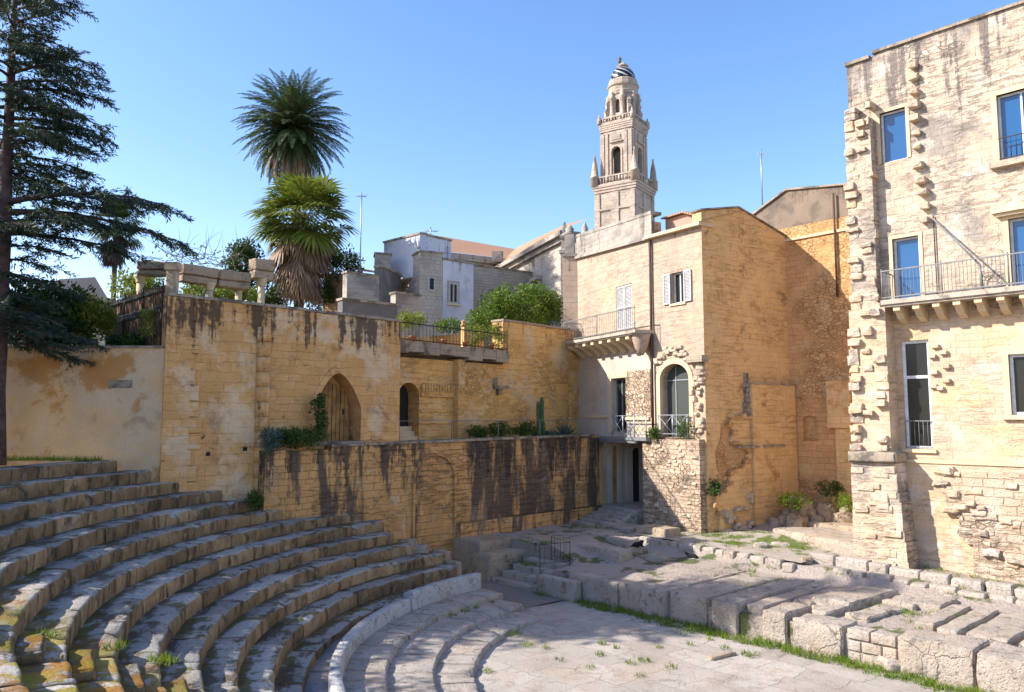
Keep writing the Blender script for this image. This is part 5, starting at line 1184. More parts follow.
CF2 = Frame(V((gx(500, 59), 59, 0)), V((gx(563, 48), 48, 0))); zc2 = CF2.px(530, 260)[1]; zc2b = CF2.px(530, 252)[1]
mb = MB(); CF2.slab(mb, rect(0, 8, CF2.L + 1, zc2), [], 0, .6); mb.build('transept_wall', M_grey, CH)
mb = MB(); CF2.bar(mb, -.5, zc2, CF2.L + 1, lerp(zc2, zc2b, .5), .3, .9); CF2.bar(mb, -.5, lerp(zc2, zc2b, .5) + .002, CF2.L + 1, zc2b, .6, 1.4); mb.build('cornice', M_grey, CH)
mb = MB(); mb.poly([CF2.P(-.8, zc2b + .02, .55), CF2.P(CF2.L + 1, zc2b + .02, .55), at(588, 218.5, 56), at(566, 224, 60), at(517, 247.5, 66)]); mb.build('tiled_roof', M_roof, CH)
mb = MB(); CF2.bar(mb, CF2.L * .62, zc2 - 3.6, CF2.L + .9, zc2 - .02, .06, .1)
CF2.bar(mb, CF2.px(536, 290)[0], CF2.px(540, 281)[1], CF2.px(543, 290)[0], CF2.px(540, 277)[1], .5, .6); mb.build('wall_panel', M_hstone, CH)
mb = MB(); u = CF2.px(500, 250)[0] 
for (px, py, Y) in ((497.5, 255, 57.5),): p = at(px, py, Y); mb.abox(p.x - .42, p.y, p.z - .5, p.x + .42, p.y + .8, p.z + .3)
mb.build('dormer', M_grey, CH)
for (px, y0, y1, Y, lab) in ((565, 258, 222, 46.5, 'tall grey stone pinnacle on the church parapet, nearest the tower side'),):
    p = at(px, y0, Y); q = at(px, y1, Y); h = q.z - p.z; mb = MB()
    mb.lathe(V((p.x, p.y, 0)), [(.34, 8), (.34, p.z + h * .1), (.45, p.z + h * .12), (.45, p.z + h * .2), (.3, p.z + h * .24), (.26, p.z + h * .5), (.4, p.z + h * .54), (.4, p.z + h * .6), (.2, p.z + h * .66), (.22, p.z + h * .8), (.06, p.z + h)], 4, .6, False)
    mb.build('pinnacle', M_grey, CH)
for (px, y0, y1, Y) in ((585, 238, 222, 50), (593, 240, 228, 52)):
    p = at(px, y0, Y); q = at(px, y1, Y); h = q.z - p.z; mb = MB(); mb.lathe(V((p.x, p.y, 0)), [(.25, p.z - 3), (.25, p.z), (.34, p.z + .1), (.15, p.z + .25), (.22, p.z + h * .6), (.12, p.z + h * .8), (.03, p.z + h)], 8); mb.build('pinnacle', M_grey, CH)
pf_ = Frame(V((gx(566, 46), 46, 0)), V((gx(650, 38), 38, 0))); zpp = pf_.px(600, 238)[1]
mb = MB(); pf_.bar(mb, 0, 12, pf_.L * .3, pf_.px(575, 243)[1], 0, .5); mb.build('parapet_wall', M_grey, CH)
# houses behind the garden at far left
t = thing('slate_roof_house', 'grey roofed house glimpsed behind the cedar', 'house', (gx(85, 62), 62, 6))
A = at(45, 283, 60); B = at(108, 300, 58); Cc = at(84, 272, 62)
mb = MB(); mb.poly([at(20, 300, 60), at(110, 302, 58), at(95, 277, 63), at(60, 279, 64)]); mb.build('roof', M_iron, t); WL[t.name] = V(t.location)
mb = MB(); p = at(20, 300, 60); mb.abox(p.x, 58.5, 5, at(110, 300, 59).x, 63, p.z - .02); mb.build('wall', M_grey, t)
def antenna(px, y0, y1, Y, lab, w=.8, n=5):
    p, q = at(px, y0, Y), at(px, y1, Y); t = thing('roof_antenna', lab, 'antenna', p); mb = MB(); mb.tube([p, V((p.x, p.y, q.z))], .035, 5); mb.build('mast', M_steel, t)
    mb = MB(); top = V((p.x, p.y, q.z - .25)); mb.tube([top - V((w / 2, .1, 0)), top + V((w / 2, .1, 0))], .022, 4)
    for k in range(n): c = top + V((lerp(-w / 2, w / 2, k / (n - 1)), 0, 0)); mb.tube([c - V((.05, .25, .12)), c + V((.05, .25, .12))], .014, 4)
    mb.build('element', M_steel, t)
antenna(360, 276, 192, 44, 'tall thin mast antenna beside the fan palm', .5)
antenna(430.5, 241, 227, 47, 'short antenna on top of the white box room', .9)
antenna(762.5, 205, 149, 38, 'thin antenna above the dark gable', .35, 4)
# ------------------------------------------------------------------ stage masonry
def s_at(px, py, z=.84): return to_s(onz(px, py, z))[0]
def srock(name, s0, s1, n0, n1, z0, z1, label, cat, mat=M_rock, group=None, seed=1, amp=.04, rd=.07, n=5, freq=1.6, skew=0.0):
    mb = MB(); mb.rock(S(s0, n0, z0), AX * (s1 - s0), NX * (n1 - n0) + AX * skew, V((0, 0, z1 - z0)), n=n, amp=amp * .7, rnd_=min(rd, .09) * .7, seed=seed, freq=freq)
    return tag(mb.build(name, mat), label, cat, group)
sb = [s_at(572, 573), s_at(613, 583), s_at(672, 590), s_at(712, 598), s_at(735, 606), s_at(757, 611), s_at(786, 616), s_at(835, 631), s_at(884, 642), s_at(962, 660)]
SG = 'great rock slabs of the stage'
srock('stage_slab', sb[0] - .2, sb[1] - .02, 0, .75, -.15, .80, 'shorter smooth grey slab of the stage front, next to the long step block', 'stone slab', M_rock, SG, 1, .03)
srock('stage_slab', sb[1] + .02, sb[2] - .03, -.02, .8, -.15, .83, 'longest smooth grey slab of the stage front, weeds on top', 'stone slab', M_rock, SG, 2, .03)
srock('stage_slab', sb[2] + .05, sb[3] - .04, .06, 4.5, -.15, .86, 'rough pitted slab left of the square notch, half in shadow', 'stone slab', M_rock, SG, 3, .05, .1)
srock('stage_slab', sb[3] + .10, sb[4] - .04, .02, 4.9, -.15, .88, 'broad pitted slab between the square notch and the deep gap', 'stone slab', M_rock, SG, 4, .05, .1)
srock('stage_slab', sb[4] + .06, sb[5] - .12, .35, 5.0, -.15, .84, 'narrow rail-like slab beside the deep gap', 'stone slab', M_rock, SG, 5, .05, .09)
srock('stage_slab', sb[5] + .02, sb[6] - .08, .0, 1.5, -.15, .86, 'short squarish pitted block right of the deep gap', 'stone slab', M_rock, SG, 6, .055, .12)
srock('stage_slab', sb[5] - .05, sb[5] + .55, 1.8, 4.6, .2, .84, 'low worn slab behind the squarish pitted block', 'stone slab', M_rock, SG, 7, .06, .12, skew=.1)
srock('stage_slab', sb[6] + .10, sb[7] - .12, -.02, .9, -.15, .80, 'rounded pitted block left of the small brick-like masonry', 'stone slab', M_rock, SG, 8, .06, .14)
srock('stage_slab', sb[6] - .35, sb[6] + .75, 2.0, 4.7, .1, .98, 'broad raised slab with a broken front edge in the middle of the stage', 'stone slab', M_rock, SG, 9, .07, .14, skew=.25)
srock('stage_slab', sb[6] + .15, sb[6] + .62, .95, 2.6, .1, .88, 'narrow slab with a lengthwise crack, behind the rounded block', 'stone slab', M_rock, SG, 10, .06, .1, skew=.2)
srock('stage_slab', sb[7] + .2, sb[7] + 1.0, 3.6, 5.0, .2, .96, 'ribbed broken slab below the lower kerb blocks', 'stone slab', M_rock, SG, 11, .07, .14)
srock('stage_slab', sb[8] + .04, sb[9] - .02, -.05, 1.1, -.15, .88, 'long massive pitted slab at the front right of the stage', 'stone slab', M_rock, SG, 12, .06, .14)
srock('stage_slab', sb[9] + .03, sb[9] + 1.7, -.15, 1.2, -.15, .86, 'massive slab with a chipped edge at the far right of the stage front', 'stone slab', M_rock, SG, 13, .06, .14)
srock('stage_slab', sb[8] - .2, sb[8] + .3, 1.6, 4.4, .2, .90, 'raised flat slab left of the three parallel grooves', 'stone slab', M_rock, SG, 14, .05, .08)
srock('stage_slab', sb[8] + .42, sb[8] + .95, 1.3, 4.5, .2, .90, 'flat slab between the parallel grooves, moss at its foot', 'stone slab', M_rock, SG, 15, .05, .08)
srock('stage_slab', sb[8] + 1.08, sb[8] + 2.0, 1.35, 4.6, .2, .90, 'widest flat slab right of the parallel grooves', 'stone slab', M_rock, SG, 16, .05, .08)
srock('stage_slab', sb[8] + 2.15, sb[8] + 4.2, 1.4, 4.6, .2, .88, 'flat slab running out of the right edge of the stage', 'stone slab', M_rock, SG, 17, .05, .08)
srock('stage_slab', sb[2] - .75, sb[2] - .02, 1.2, 4.6, .1, .86, 'long worn slab ridge left of the rough slab, its top level with the gravel', 'stone slab', M_rock, SG, 18, .05, .08)
srock('stage_slab', sb[5] + .62, sb[5] + 1.3, 1.65, 3.3, .1, .80, 'small cracked slab behind the squarish block, grass round it', 'stone slab', M_rock, SG, 19, .07, .1, skew=.15)
srock('stage_slab', sb[6] + .85, sb[6] + 1.5, 1.4, 3.2, .1, .84, 'slanting broken slab behind the small coursed masonry', 'stone slab', M_rock, SG, 20, .07, .1, skew=.35)
srock('stage_slab', sb[6] + 1.0, sb[6] + 1.9, 3.4, 4.9, .1, .90, 'cracked slab near the kerb, left of the ribbed slab', 'stone slab', M_rock, SG, 21, .07, .1, skew=.1)
srock('stage_slab', sb[4] - .02, sb[4] + .42, 3.2, 5.0, .1, .86, 'short slab at the back between two long rails, near the pale path', 'stone slab', M_rock, SG, 22, .05, .08)
# small coursed masonry between the slabs
x0, x1 = sb[7] - .02, sb[8] - .02; t = thing('brick_masonry', 'small coursed stone masonry between two massive stage slabs', 'masonry', S((x0 + x1) / 2, 0, 0))
for r in range(3):
    m_ = (2, 3, 3)[r]; us = [x0] + sorted(lerp(x0, x1, (j + rnd.uniform(.75, 1.25)) / m_) for j in range(m_ - 1)) + [x1]
    for j in range(m_):
        if r == 0 and False: continue
        mb = MB(); z0 = .80 - (r + 1) * .28; mb.rock(S(us[j] + .01, .06 + .02 * r, z0 + .01), AX * (us[j + 1] - us[j] - .02), NX * .5, V((0, 0, .26)), n=3, amp=.02, rnd_=.04, seed=r * 5 + j); mb.build('block', M_kerb, t)
# kerbs along the path
def kerb(s0, s1, n, L, h, w, label, group, seed, dn=0.0, sink=.3, n_=3):
    r = random.Random(seed); s = s0
    while s < s1 - .1:
        l = L * r.uniform(.7, 1.35); e = min(s1, s + l); nn = n + dn * (s - s0) + r.uniform(-.05, .05); z = stage_z(s, 5.4)
        mb = MB(); mb.rock(S(s + .015, nn, z - sink), AX * (e - s - .03), NX * w, V((0, 0, sink + h + r.uniform(-.03, .03))), n=n_, amp=.03, rnd_=.06, seed=seed * 31 + int(s * 10))
        tag(mb.build('kerb_block', M_kerb), label, 'kerb block', group); s = e
kerb(-7.0, -.5, 5.05, .52, .06, .3, 'small squared kerb block in the row edging the pale path', 'kerb blocks edging the pale path', 3)
kerb(.7, 8.5, 5.25, .62, .10, .34, 'low kerb block in the lower row below the palazzo', 'lower kerb row below the palazzo', 4)
kerb(-.6, 8.5, 6.15, .85, .26, .45, 'large kerb block in the upper row at the foot of the palazzo', 'upper kerb row at the foot of the palazzo', 5)
def strip(n0, n1, s0, s1, dz, nu=40, nv=5, seed=0):
    return grid(lambda a, b: (lambda s, n: S(s, n, stage_z(s, n) + dz + .02 * noise.noise(V((s * 2, n * 2, seed)))))(lerp(s0, s1, a), lerp(n0, n1, b)), nu, nv)
st('path', strip(5.32, 6.35, -7.4, -.4, .075), M_pave)
st('cobbled_yard', strip(6.4, 9.5, -8.5, .6, .055, 40, 12, 4), earth('cobbles_with_grass', (.46, .40, .33), (.36, .30, .24), (.10, .14, .02), 1.3, .47, .56))
# big slabs at the back
p, q = onz(772, 528, 1.65), onz(866, 549, 1.58); d_ = q - p; back = V((d_.y, -d_.x, 0)).normalized() * -3.0
mb = MB(); mb.rock(V((p.x, p.y, 1.0)), V((d_.x, d_.y, 0)), back, V((0, 0, .66)), n=5, amp=.05, rnd_=.09, seed=41); tag(mb.build('stone_platform', M_rock), 'big flat pale stone platform left of the palazzo pier', 'stone platform')
mb = MB(); mb.rock(V((p.x, p.y, 1.0)) + back * .75 - V((1.2, -1.6, 0)), V((d_.x, d_.y, 0)) * .9 + V((1.3, -1.3, 0)), back * .9, V((0, 0, .82)), n=4, amp=.06, rnd_=.1, seed=42); tag(mb.build('stone_platform', M_warmrock), 'darker stone platform behind the pale one, at the foot of the yellow building', 'stone platform')
kr = random.Random(8)
for k, (px, py, z, w, h, lab) in enumerate(((800, 498, 2.3, 1.0, .9, 'largest boulder of the weedy heap in the shaded corner'), (824, 500, 2.3, .9, .8, 'middle boulder of the weedy heap in the shaded corner'), (846, 494, 2.5, 1.0, .8, 'boulder of the weedy heap nearest the palazzo pier'), (785, 506, 2.0, .8, .6, 'low boulder of the weedy heap nearest the yellow building'))):
    c = at(px, py, 33.0 + (.8 if k == 0 else 0)); mb = MB(); zt_ = c.z
    for q in range(6):
        ww = w * kr.uniform(.5, .9); x_ = c.x + kr.uniform(-.7, .7) * w; y_ = c.y + kr.uniform(-.5, .6) * w; h_ = max(.2, (zt_ - 1.1) * kr.uniform(.35, 1.0) * (1 - .35 * abs(x_ - c.x) / w)); an = kr.uniform(0, 3.1); ca, sa = math.cos(an), math.sin(an)
        mb.rock(V((x_, y_, 1.05)) - V((ca - sa, sa + ca, 0)) * ww / 2, V((ca, sa, kr.uniform(-.25, .25))) * ww, V((-sa, ca, kr.uniform(-.25, .25))) * ww, V((kr.uniform(-.2, .2), kr.uniform(-.2, .2), h_)), n=6, amp=.12, rnd_=.2, seed=60 + k * 7 + q)
    tag(mb.build('boulder', M_warmrock), lab, 'boulder', 'weedy heap of boulders')
for k, (px, py, z, w, h, lab) in enumerate(((761, 549, 1.28, .55, .35, 'pale loose stone at the corner of the stone platform'), (782, 548, 1.25, .7, .3, 'flat loose stone beside the footing of the yellow building'), (806, 563, 1.2, .4, .3, 'brown loose stone standing on the path kerb'), (864, 568, 1.05, .6, .35, 'largest rounded block at the left foot of the palazzo pier'), (937, 592, .88, .5, .35, 'rounded loose stone between the two kerb rows'), (954, 601, .85, .55, .3, 'rounded loose stone in front of the lower kerb row'), (644, 538, 1.25, .8, .4, 'grey loose block at the shaded start of the path'), (816, 653, .0, .5, .22, 'small pale stone in the grass below the stage slabs'), (897, 673, .0, .7, .28, 'squared pale stone in the grass below the massive slab'), (610, 640, .0, .05, .02, ''))):
    if not lab: continue
    c = onz(px, py, z - .05); block('loose_stone', V((c.x - w / 2, c.y - .2, z - h * .4 if z > .1 else 0)), V((w, 0, 0)), V((0, w * .7, 0)), h * (.9 if z > .1 else 1), lab, 'loose stone', M_kerb if k != 2 else M_warmrock, None, 80 + k, .05, .12)
# left end of the stage: blocks, small stair, iron guard
LBG = 'rough blocks at the left end of the stage'
srock('rough_block', -12.25, -10.35, -.35, 1.7, -.1, 1.40, 'tallest dark mossy block under the terrace wall', 'rough block', M_warmrock, LBG, 21, .07, .12)
srock('rough_block', -10.55, -9.55, -.6, 1.5, -.1, 1.02, 'warm brown rough block left of the small stair', 'rough block', M_warmrock, LBG, 22, .07, .12)
srock('rough_block', -10.3, -8.3, 1.7, 2.7, .2, 1.42, 'long rough block behind the small stair', 'rough block', M_warmrock, LBG, 23, .06, .1)
srock('rough_block', -8.2, -5.8, 2.4, 3.2, .3, 1.30, 'low broken wall of blocks behind the iron guard', 'rough block', M_rock, LBG, 24, .07, .1)
srock('rough_block', -7.6, -6.0, 5.6, 6.5, .6, 1.75, 'warm block with a flat top near the foot of the passage stair', 'rough block', M_warmrock, LBG, 25, .06, .1)
t = thing('small_stair', 'small four-step stone stair at the left end of the stage', 'stair', S(-8.3, .4, 0))
for k in range(4):
    mb = MB(); mb.rock(S(-9.5 + .12 * k, -.45 + .42 * k, 0), AX * (2.35 - .1 * k), NX * .5, V((0, 0, .21 * (k + 1))), n=4, amp=.025, rnd_=.04, seed=k + 130); mb.build('step', M_rock, t)
srock('long_block', -7.1, -5.35, -.45, -.08, -.05, .66, 'long squared grey block lying along the foot of the small stair', 'stone block', M_rock, None, 31, .02, .05)
t = thing('iron_guard', 'small thin iron guard railing at the head of the small stair', 'railing', S(-6.9, .2, .9))
g4 = [S(-7.05, -.35, .62), S(-6.75, .85, .62), S(-8.0, 1.2, .62), S(-8.2, .3, .62)]
for q in g4[:3]: mb = MB(); mb.tube([q, q + V((0, 0, 1.1))], .014, 5); mb.build('post', M_iron, t)
mb = MB()
for a_, b_ in ((0, 1), (1, 2)):
    for h in (.4, 1.05): mb.tube([g4[a_] + V((0, 0, h)), g4[b_] + V((0, 0, h))], .009, 5)
    for k in range(1, 6): c = g4[a_].lerp(g4[b_], k / 6); mb.tube([c + V((0, 0, .4)), c + V((0, 0, 1.05))], .006, 4)
mb.build('rail', M_iron, t)
# stair up into the passage
t = thing('passage_stair', 'worn grey stone stair leading into the dark passage under the walkway', 'stair', F1.P((passage[0] + passage[1]) / 2, 1.3, 1))
for k in range(6):
    mb = MB(); o_ = 2.6 - .42 * k; ww = .35 * (5 - k) * .4
    mb.rock(F1.P(passage[0] - .1 - ww * .4, 1.0, o_), F1.d * (passage[1] - passage[0] + .2 + ww), -F1.n * (.5 if k < 5 else 3.2), V((0, 0, .42 + .11 * k)), n=3, amp=.025, rnd_=.04, seed=k + 60); mb.build('step', M_rock, t)
# flat ground slabs near the passage
for k, (s0, n0, w, d_, h, lab) in enumerate(((-9.6, 4.4, 1.7, 1.0, 1.42, 'flat weathered slab at the foot of the terrace wall'), (-8.0, 4.2, 1.1, .8, 1.38, 'smaller flat slab among weeds in front of the passage'), (-5.6, 3.5, .9, .5, 1.08, 'flat slab at the edge of the pink gravel'), (-9.9, 6.2, 1.6, 1.2, 1.5, 'flat slab right against the terrace wall footing'))):
    srock('ground_slab', s0, s0 + w, n0, n0 + d_, .5, h, lab, 'stone slab', M_rock, None, 140 + k, .05, .08)
# sunken slot and grassy holes in the orchestra paving
mb = MB(); p, q = onz(712, 661, 0), onz(737, 655, 0); d_ = (q - p); pe = V((-d_.y, d_.x, 0)).normalized() * .2
mb.rock(p + V((0, 0, -.1)), d_, pe, V((0, 0, .17)), n=3, amp=.015, rnd_=.04, seed=3); tag(mb.build('raised_kerb', M_warmrock), 'short brown kerb stone set in the orchestra paving', 'kerb stone')
def skin(name, verts, edges, radii, mat, parent=None, loc=(0, 0, 0), rz=0.0, lvl=2):
    me = bpy.data.meshes.new(name); me.from_pydata(verts, edges, []); o = bpy.data.objects.new(name, me); COL.objects.link(o)
    md = o.modifiers.new('skin', 'SKIN')
    if not me.skin_vertices: pass
    for sv, r in zip(me.skin_vertices[0].data, radii): sv.radius = (r, r) if not isinstance(r, tuple) else r
    me.skin_vertices[0].data[0].use_root = True
    ss = o.modifiers.new('sub', 'SUBSURF'); ss.levels = lvl; ss.render_levels = lvl
    me.materials.append(mat); o.location = loc; o.rotation_euler = (0, 0, rz); WL[o.name] = V(loc); return o
def cat_mat(name, a, b, hi):
    N = NT(name); p = N.n('TexCoord').outputs['Object']; sep = N.n('SeparateXYZ'); N.set(sep.inputs[0], p)
    z = N.math('ADD', sep.outputs[2], N.math('MULTIPLY', N.noise(p, 9, 3), .05)); N.color(N.mix(N.rng(z, hi, hi + .01), b, a)); N.b.inputs['Roughness'].default_value = .9; return N.m
def cat(px, py, z, rz, mat, label):
    """a lying cat: body, neck, head with muzzle and ears, folded legs, curled tail as one skin"""
    c = onz(px, py, z); v = [(0, 0, .10), (-.10, 0, .11), (-.18, 0, .10), (.10, 0, .12), (.16, 0, .16), (.21, 0, .20), (.26, 0, .185), (.215, .035, .245), (.215, -.035, .245),
        (.12, .06, .05), (.22, .065, .02), (.12, -.06, .05), (.22, -.065, .02), (-.16, .08, .06), (-.06, .10, .02), (.01, .10, .015), (-.16, -.08, .06), (-.06, -.10, .02), (.01, -.10, .015), (-.25, .02, .05), (-.28, .10, .025), (-.22, .17, .02)]
    e = [(0, 1), (1, 2), (0, 3), (3, 4), (4, 5), (5, 6), (5, 7), (5, 8), (3, 9), (9, 10), (3, 11), (11, 12), (2, 13), (13, 14), (14, 15), (2, 16), (16, 17), (17, 18), (2, 19), (19, 20), (20, 21)]
    r = [.085, .092, .075, .08, .05, .052, .026, .012, .012, .035, .02, .035, .02, .05, .03, .02, .05, .03, .02, .022, .018, .014]
    return tag(skin('cat', v, e, r, mat, None, c, rz), label, 'cat')
cat(692, 559, .95, 2.6, cat_mat('black_and_white_fur', (.015, .014, .014), (.5, .48, .45), .07), 'black and white cat lying on the shaded stage')
cat(638, 547, 1.22, .4, cat_mat('black_fur', (.012, .011, .011), (.012, .011, .011), 0), 'small black cat lying among the weeds by the path')
# ------------------------------------------------------------------ garden: columns, fence
def column(px, ytop, Y, r, label, square=False, zb_=8.05):
    p = at(px, ytop, Y); mb = MB()
    if square: mb.rock(V((p.x - r, p.y - r, zb_)), V((2 * r, 0, 0)), V((0, 2 * r, 0)), V((0, 0, p.z - .25 - zb_)), n=3, amp=.02, rnd_=.03, seed=2); mb.abox(p.x - r * 1.3, p.y - r * 1.3, p.z - .25, p.x + r * 1.3, p.y + r * 1.3, p.z); t = tag(mb.build('stone_pillar', M_quoin), label, 'pillar'); return t
    t = thing('stone_column', label, 'column', V((p.x, p.y, zb_)), 'columns of the ruined garden pergola')
    mb.lathe(V((p.x, p.y, 0)), [(r * 1.1, zb_), (r * 1.02, zb_ + 1), (r * .9, p.z - .28)], 14); mb.build('shaft', M_trim, t)
    mb = MB(); mb.lathe(V((p.x, p.y, 0)), [(r * 1.0, p.z - .28), (r * 1.12, p.z - .22), (r * 1.05, p.z - .18), (r * 1.6, p.z - .06), (r * 1.7, p.z)], 14); mb.build('capital', M_trim, t)
def beam(x0, x1, yb, yt, Y0, Y1_, label, seed):
    p, q = at(x0, yb, Y0), at(x1, yb, Y1_); h = at(x0, yt, Y0).z - p.z; z = min(p.z, q.z); mb = MB(); d_ = V((q.x - p.x, q.y - p.y, 0)); pe = V((-d_.y, d_.x, 0)).normalized()
    m_ = max(1, int(d_.length / .9))
    for k in range(m_):
        for (zz, hh, ov) in ((z, h * .42, .0), (z + h * .43, h * .57, .06)):
            mb.rock(V((p.x, p.y, zz)) + d_ * (k / m_) - pe * (.22 + ov), d_ / m_ * .985, pe * (.44 + 2 * ov), V((0, 0, hh * kr.uniform(.92, 1.05))), n=3, amp=.035, rnd_=.05, seed=seed + k)
    tag(mb.build('stone_beam', M_warmrock), label, 'stone beam', 'ruined beams of the garden pergola')
column(173.5, 263, 24.9, .155, 'square stone pillar with a capital at the left end of the ashlar wall', True, 8.05)
column(210, 283, 27.3, .125, 'stone column under the middle of the longest pergola beam')
column(239, 281.5, 28.3, .13, 'stone column under the right end of the longest pergola beam')
column(261.8, 279, 28.9, .135, 'separate stone column beside the fan palm, carrying a single block')
column(140.5, 276, 29.5, .14, 'stone column behind the reed fence under the short beam')
beam(180, 248, 282, 264.5, 26.6, 28.5, 'longest ruined stone beam, spanning two pergola columns', 10)
beam(251.5, 271.5, 279, 258.5, 28.6, 29.2, 'single ruined block on the separate pergola column', 30)
beam(138, 168, 276, 262, 29.4, 29.6, 'short ruined stone beam behind the reed fence', 50)
FF = Frame(V((-14.6, 28.0, 0)), V((-10.95, 24.35, 0)))
t = thing('reed_fence', 'brown reed screen fence with dark iron rails above the plastered wall', 'fence', FF.P(2, 8.05, 0))
za_, zb2 = FF.px(110, 303)[1], FF.px(168, 285)[1]; zt_ = (za_ + zb2) / 2
mb = MB(); FF.slab(mb, [(0, 8.05), (FF.L, 8.05)] + [(lerp(FF.L, 0, k / 60), zt_ + .05 * math.sin(k * 2.4)) for k in range(61)], [], 0, .03); mb.build('reed_panel', M_fence, t)
mb = MB()
for z in (zt_ - .12, zt_ - .62, 8.3): FF.bar(mb, 0, z - .03, FF.L, z + .03, .07, .04)
FF.bar(mb, 0, zt_ - .8, FF.L, zt_ - .64, .05, .03); mb.build('rail', M_iron, t)
mb = MB()
for k in range(34): u = lerp(.05, FF.L - .05, k / 33); mb.tube([FF.P(u, 8.1, .05), FF.P(u, zt_ + .1, .05)], .012, 4, False)
mb.build('bar_run', M_iron, t)
for k in range(4): u = lerp(.05, FF.L - .05, k / 3); mb = MB(); mb.tube([FF.P(u, 8.05, .05), FF.P(u, zt_ + .15, .05)], .03, 5); mb.build('post', M_iron, t)
# ------------------------------------------------------------------ vegetation
vr = random.Random(23)
def rv(): 
    while True:
        v = V((vr.uniform(-1, 1), vr.uniform(-1, 1), vr.uniform(-1, 1)))
        if .05 < v.length < 1: return v
def leaf(mb, p, d, L, w):
    d = d.normalized(); s = d.cross(rv()).normalized() * w / 2; m = p + d * L * .5
    mb.poly([p, m + s, p + d * L, m - s])
def clump(mb, c, r, n, L, w, flatten=1.0, up=.15):
    for _ in range(n):
        v = rv(); v = v.normalized() * v.length ** .5; p = c + V((v.x * r, v.y * r, v.z * r * flatten))
        leaf(mb, p, v * .6 + rv() * .9 + V((0, 0, up)), L * vr.uniform(.7, 1.3), w)
def crown(mb, c, rx, ry, rz, nc, cr, n, L, w, holes=.25, seed=0, shell=.55):
    """leaf clumps spread through a lumpy ellipsoid, denser near the outside, with gaps"""
    k = 0
    while k < nc:
        v = rv().normalized(); rr = lerp(shell, 1.0, vr.random() ** .6)
        if noise.noise(v * 2.3 + V((seed, 0, 0))) < -holes: 
            if vr.random() < .8: k += .25; continue
        lump = 1 + .28 * noise.noise(v * 1.7 + V((0, seed, 0)))
        p = c + V((v.x * rx, v.y * ry, v.z * rz)) * rr * lump
        clump(mb, p, cr * vr.uniform(.6, 1.25), n, L, w); k += 1
def limb(mb, a, b, r0, r1, wob=.1, n=6):
    pts = []
    for k in range(n + 1): t = k / n; pts.append(a.lerp(b, t) + rv() * wob * math.sin(math.pi * t))
    mb.tube(pts, [lerp(r0, r1, k / n) for k in range(n + 1)], 7); return pts
def bushtree(name, label, cat, base, c, r, leafm, nc, cr, n, L, w, seed, trunk=True, group=None, holes=.25, shell=.55):
    t = thing(name, label, cat, base, group)
    mb = MB(); crown(mb, c, r[0], r[1], r[2], nc, cr, n, L, w, holes, seed, shell); mb.build('crown' if trunk else 'foliage', leafm, t)
    if trunk:
        mb = MB(); limb(mb, V(base), c - V((0, 0, r[2] * .4)), .16, .1)
        for k in range(6): limb(mb, c - V((0, 0, r[2] * .5)), c + V((vr.uniform(-.6, .6) * r[0], vr.uniform(-.6, .6) * r[1], vr.uniform(-.1, .6) * r[2])), .08, .02, .15)
        mb.build('trunk', M_bark, t)
    return t
# cedar
def cedar(base, top, blist, label, seed, scale=1.0, dens=1.0):
    global vr
    vr = random.Random(seed)
    t = thing('cedar_tree', label, 'tree', base); tk = MB(); nd = MB()
    axis = lambda z: V(base).lerp(V(top), (z - base[2]) / (top[2] - base[2]))
    H = top[2] - base[2]
    tk.tube([axis(base[2] + H * k / 14) + V((.05 * noise.noise(V((k * .7, seed, 0))), .05 * noise.noise(V((seed, k * .7, 0))), 0)) for k in range(15)], [lerp(.30, .05, (k / 14) ** 1.1) * scale + (.07 if k == 0 else 0) for k in range(15)], 10)
    br = MB()
    def spray(p, d, L):          # needle tufts along a twig
        m = max(2, int(L / .085 * dens)); 
        for k in range(m + 1):
            q = p + d * L * k / m
            for _ in range(5):
                v = rv(); v.z *= .55; leaf(nd, q + rv() * .06, v + d * .6 + V((0, 0, -.12)), vr.uniform(.11, .21), .034)
    for (z, az, L, rise) in blist:
        L *= .86 if z > 13.3 else .80
        a = math.radians(az); h = V((math.cos(a), math.sin(a), 0)); sd = V((-h.y, h.x, 0)); p0 = axis(z); pts = []
        n = max(6, int(L / .3)); bend = vr.uniform(-.25, .25)
        for k in range(n + 1):
            tt = k / n; pts.append(p0 + h * L * tt + sd * bend * L * tt * tt + V((0, 0, L * (rise * tt - (.16 + rise * .45) * tt * tt))) + rv() * .03)
        br.tube(pts, [lerp(.085, .012, (k / n) ** .7) * min(1.3, L / 3) * scale for k in range(n + 1)], 6)
        for k in range(max(1, int(n * .16)), n + 1):
            tt = k / n; q = pts[k]; tan = (pts[k] - pts[k - 1]).normalized()
            for side in (-1, 1):
                if vr.random() < .12: continue
                l = L * vr.uniform(.14, .34) * (1.15 - .75 * tt) + .22
                d = (tan * vr.uniform(.5, 1.0) + sd * side * vr.uniform(.6, 1.1) + V((0, 0, vr.uniform(-.38, .12)))).normalized()
                e = q + d * l; br.tube([q, q + d * l * .5 + V((0, 0, .02)), e - V((0, 0, .08 * l))], [.016, .011, .005], 4, False)
                spray(q + d * l * .12, (e - q).normalized(), l * .9)
                if l > .5:
                    for s2 in (-1, 1):
                        dd = (d + (sd * s2 * .5 + tan * .3) + V((0, 0, vr.uniform(-.5, .1)))).normalized(); spray(q + d * l * vr.uniform(.35, .7), dd, l * .5)
            if vr.random() < .35: spray(q, V((vr.uniform(-.3, .3), vr.uniform(-.3, .3), -1)).normalized(), vr.uniform(.2, .5))
    tk.build('trunk', M_bark, t); br.build('branches', M_bark, t); nd.build('needles', M_cedar, t)
    return t
cb = (-14.92, 22.6, 4.7); ct = (-15.12, 22.6, 20.2)
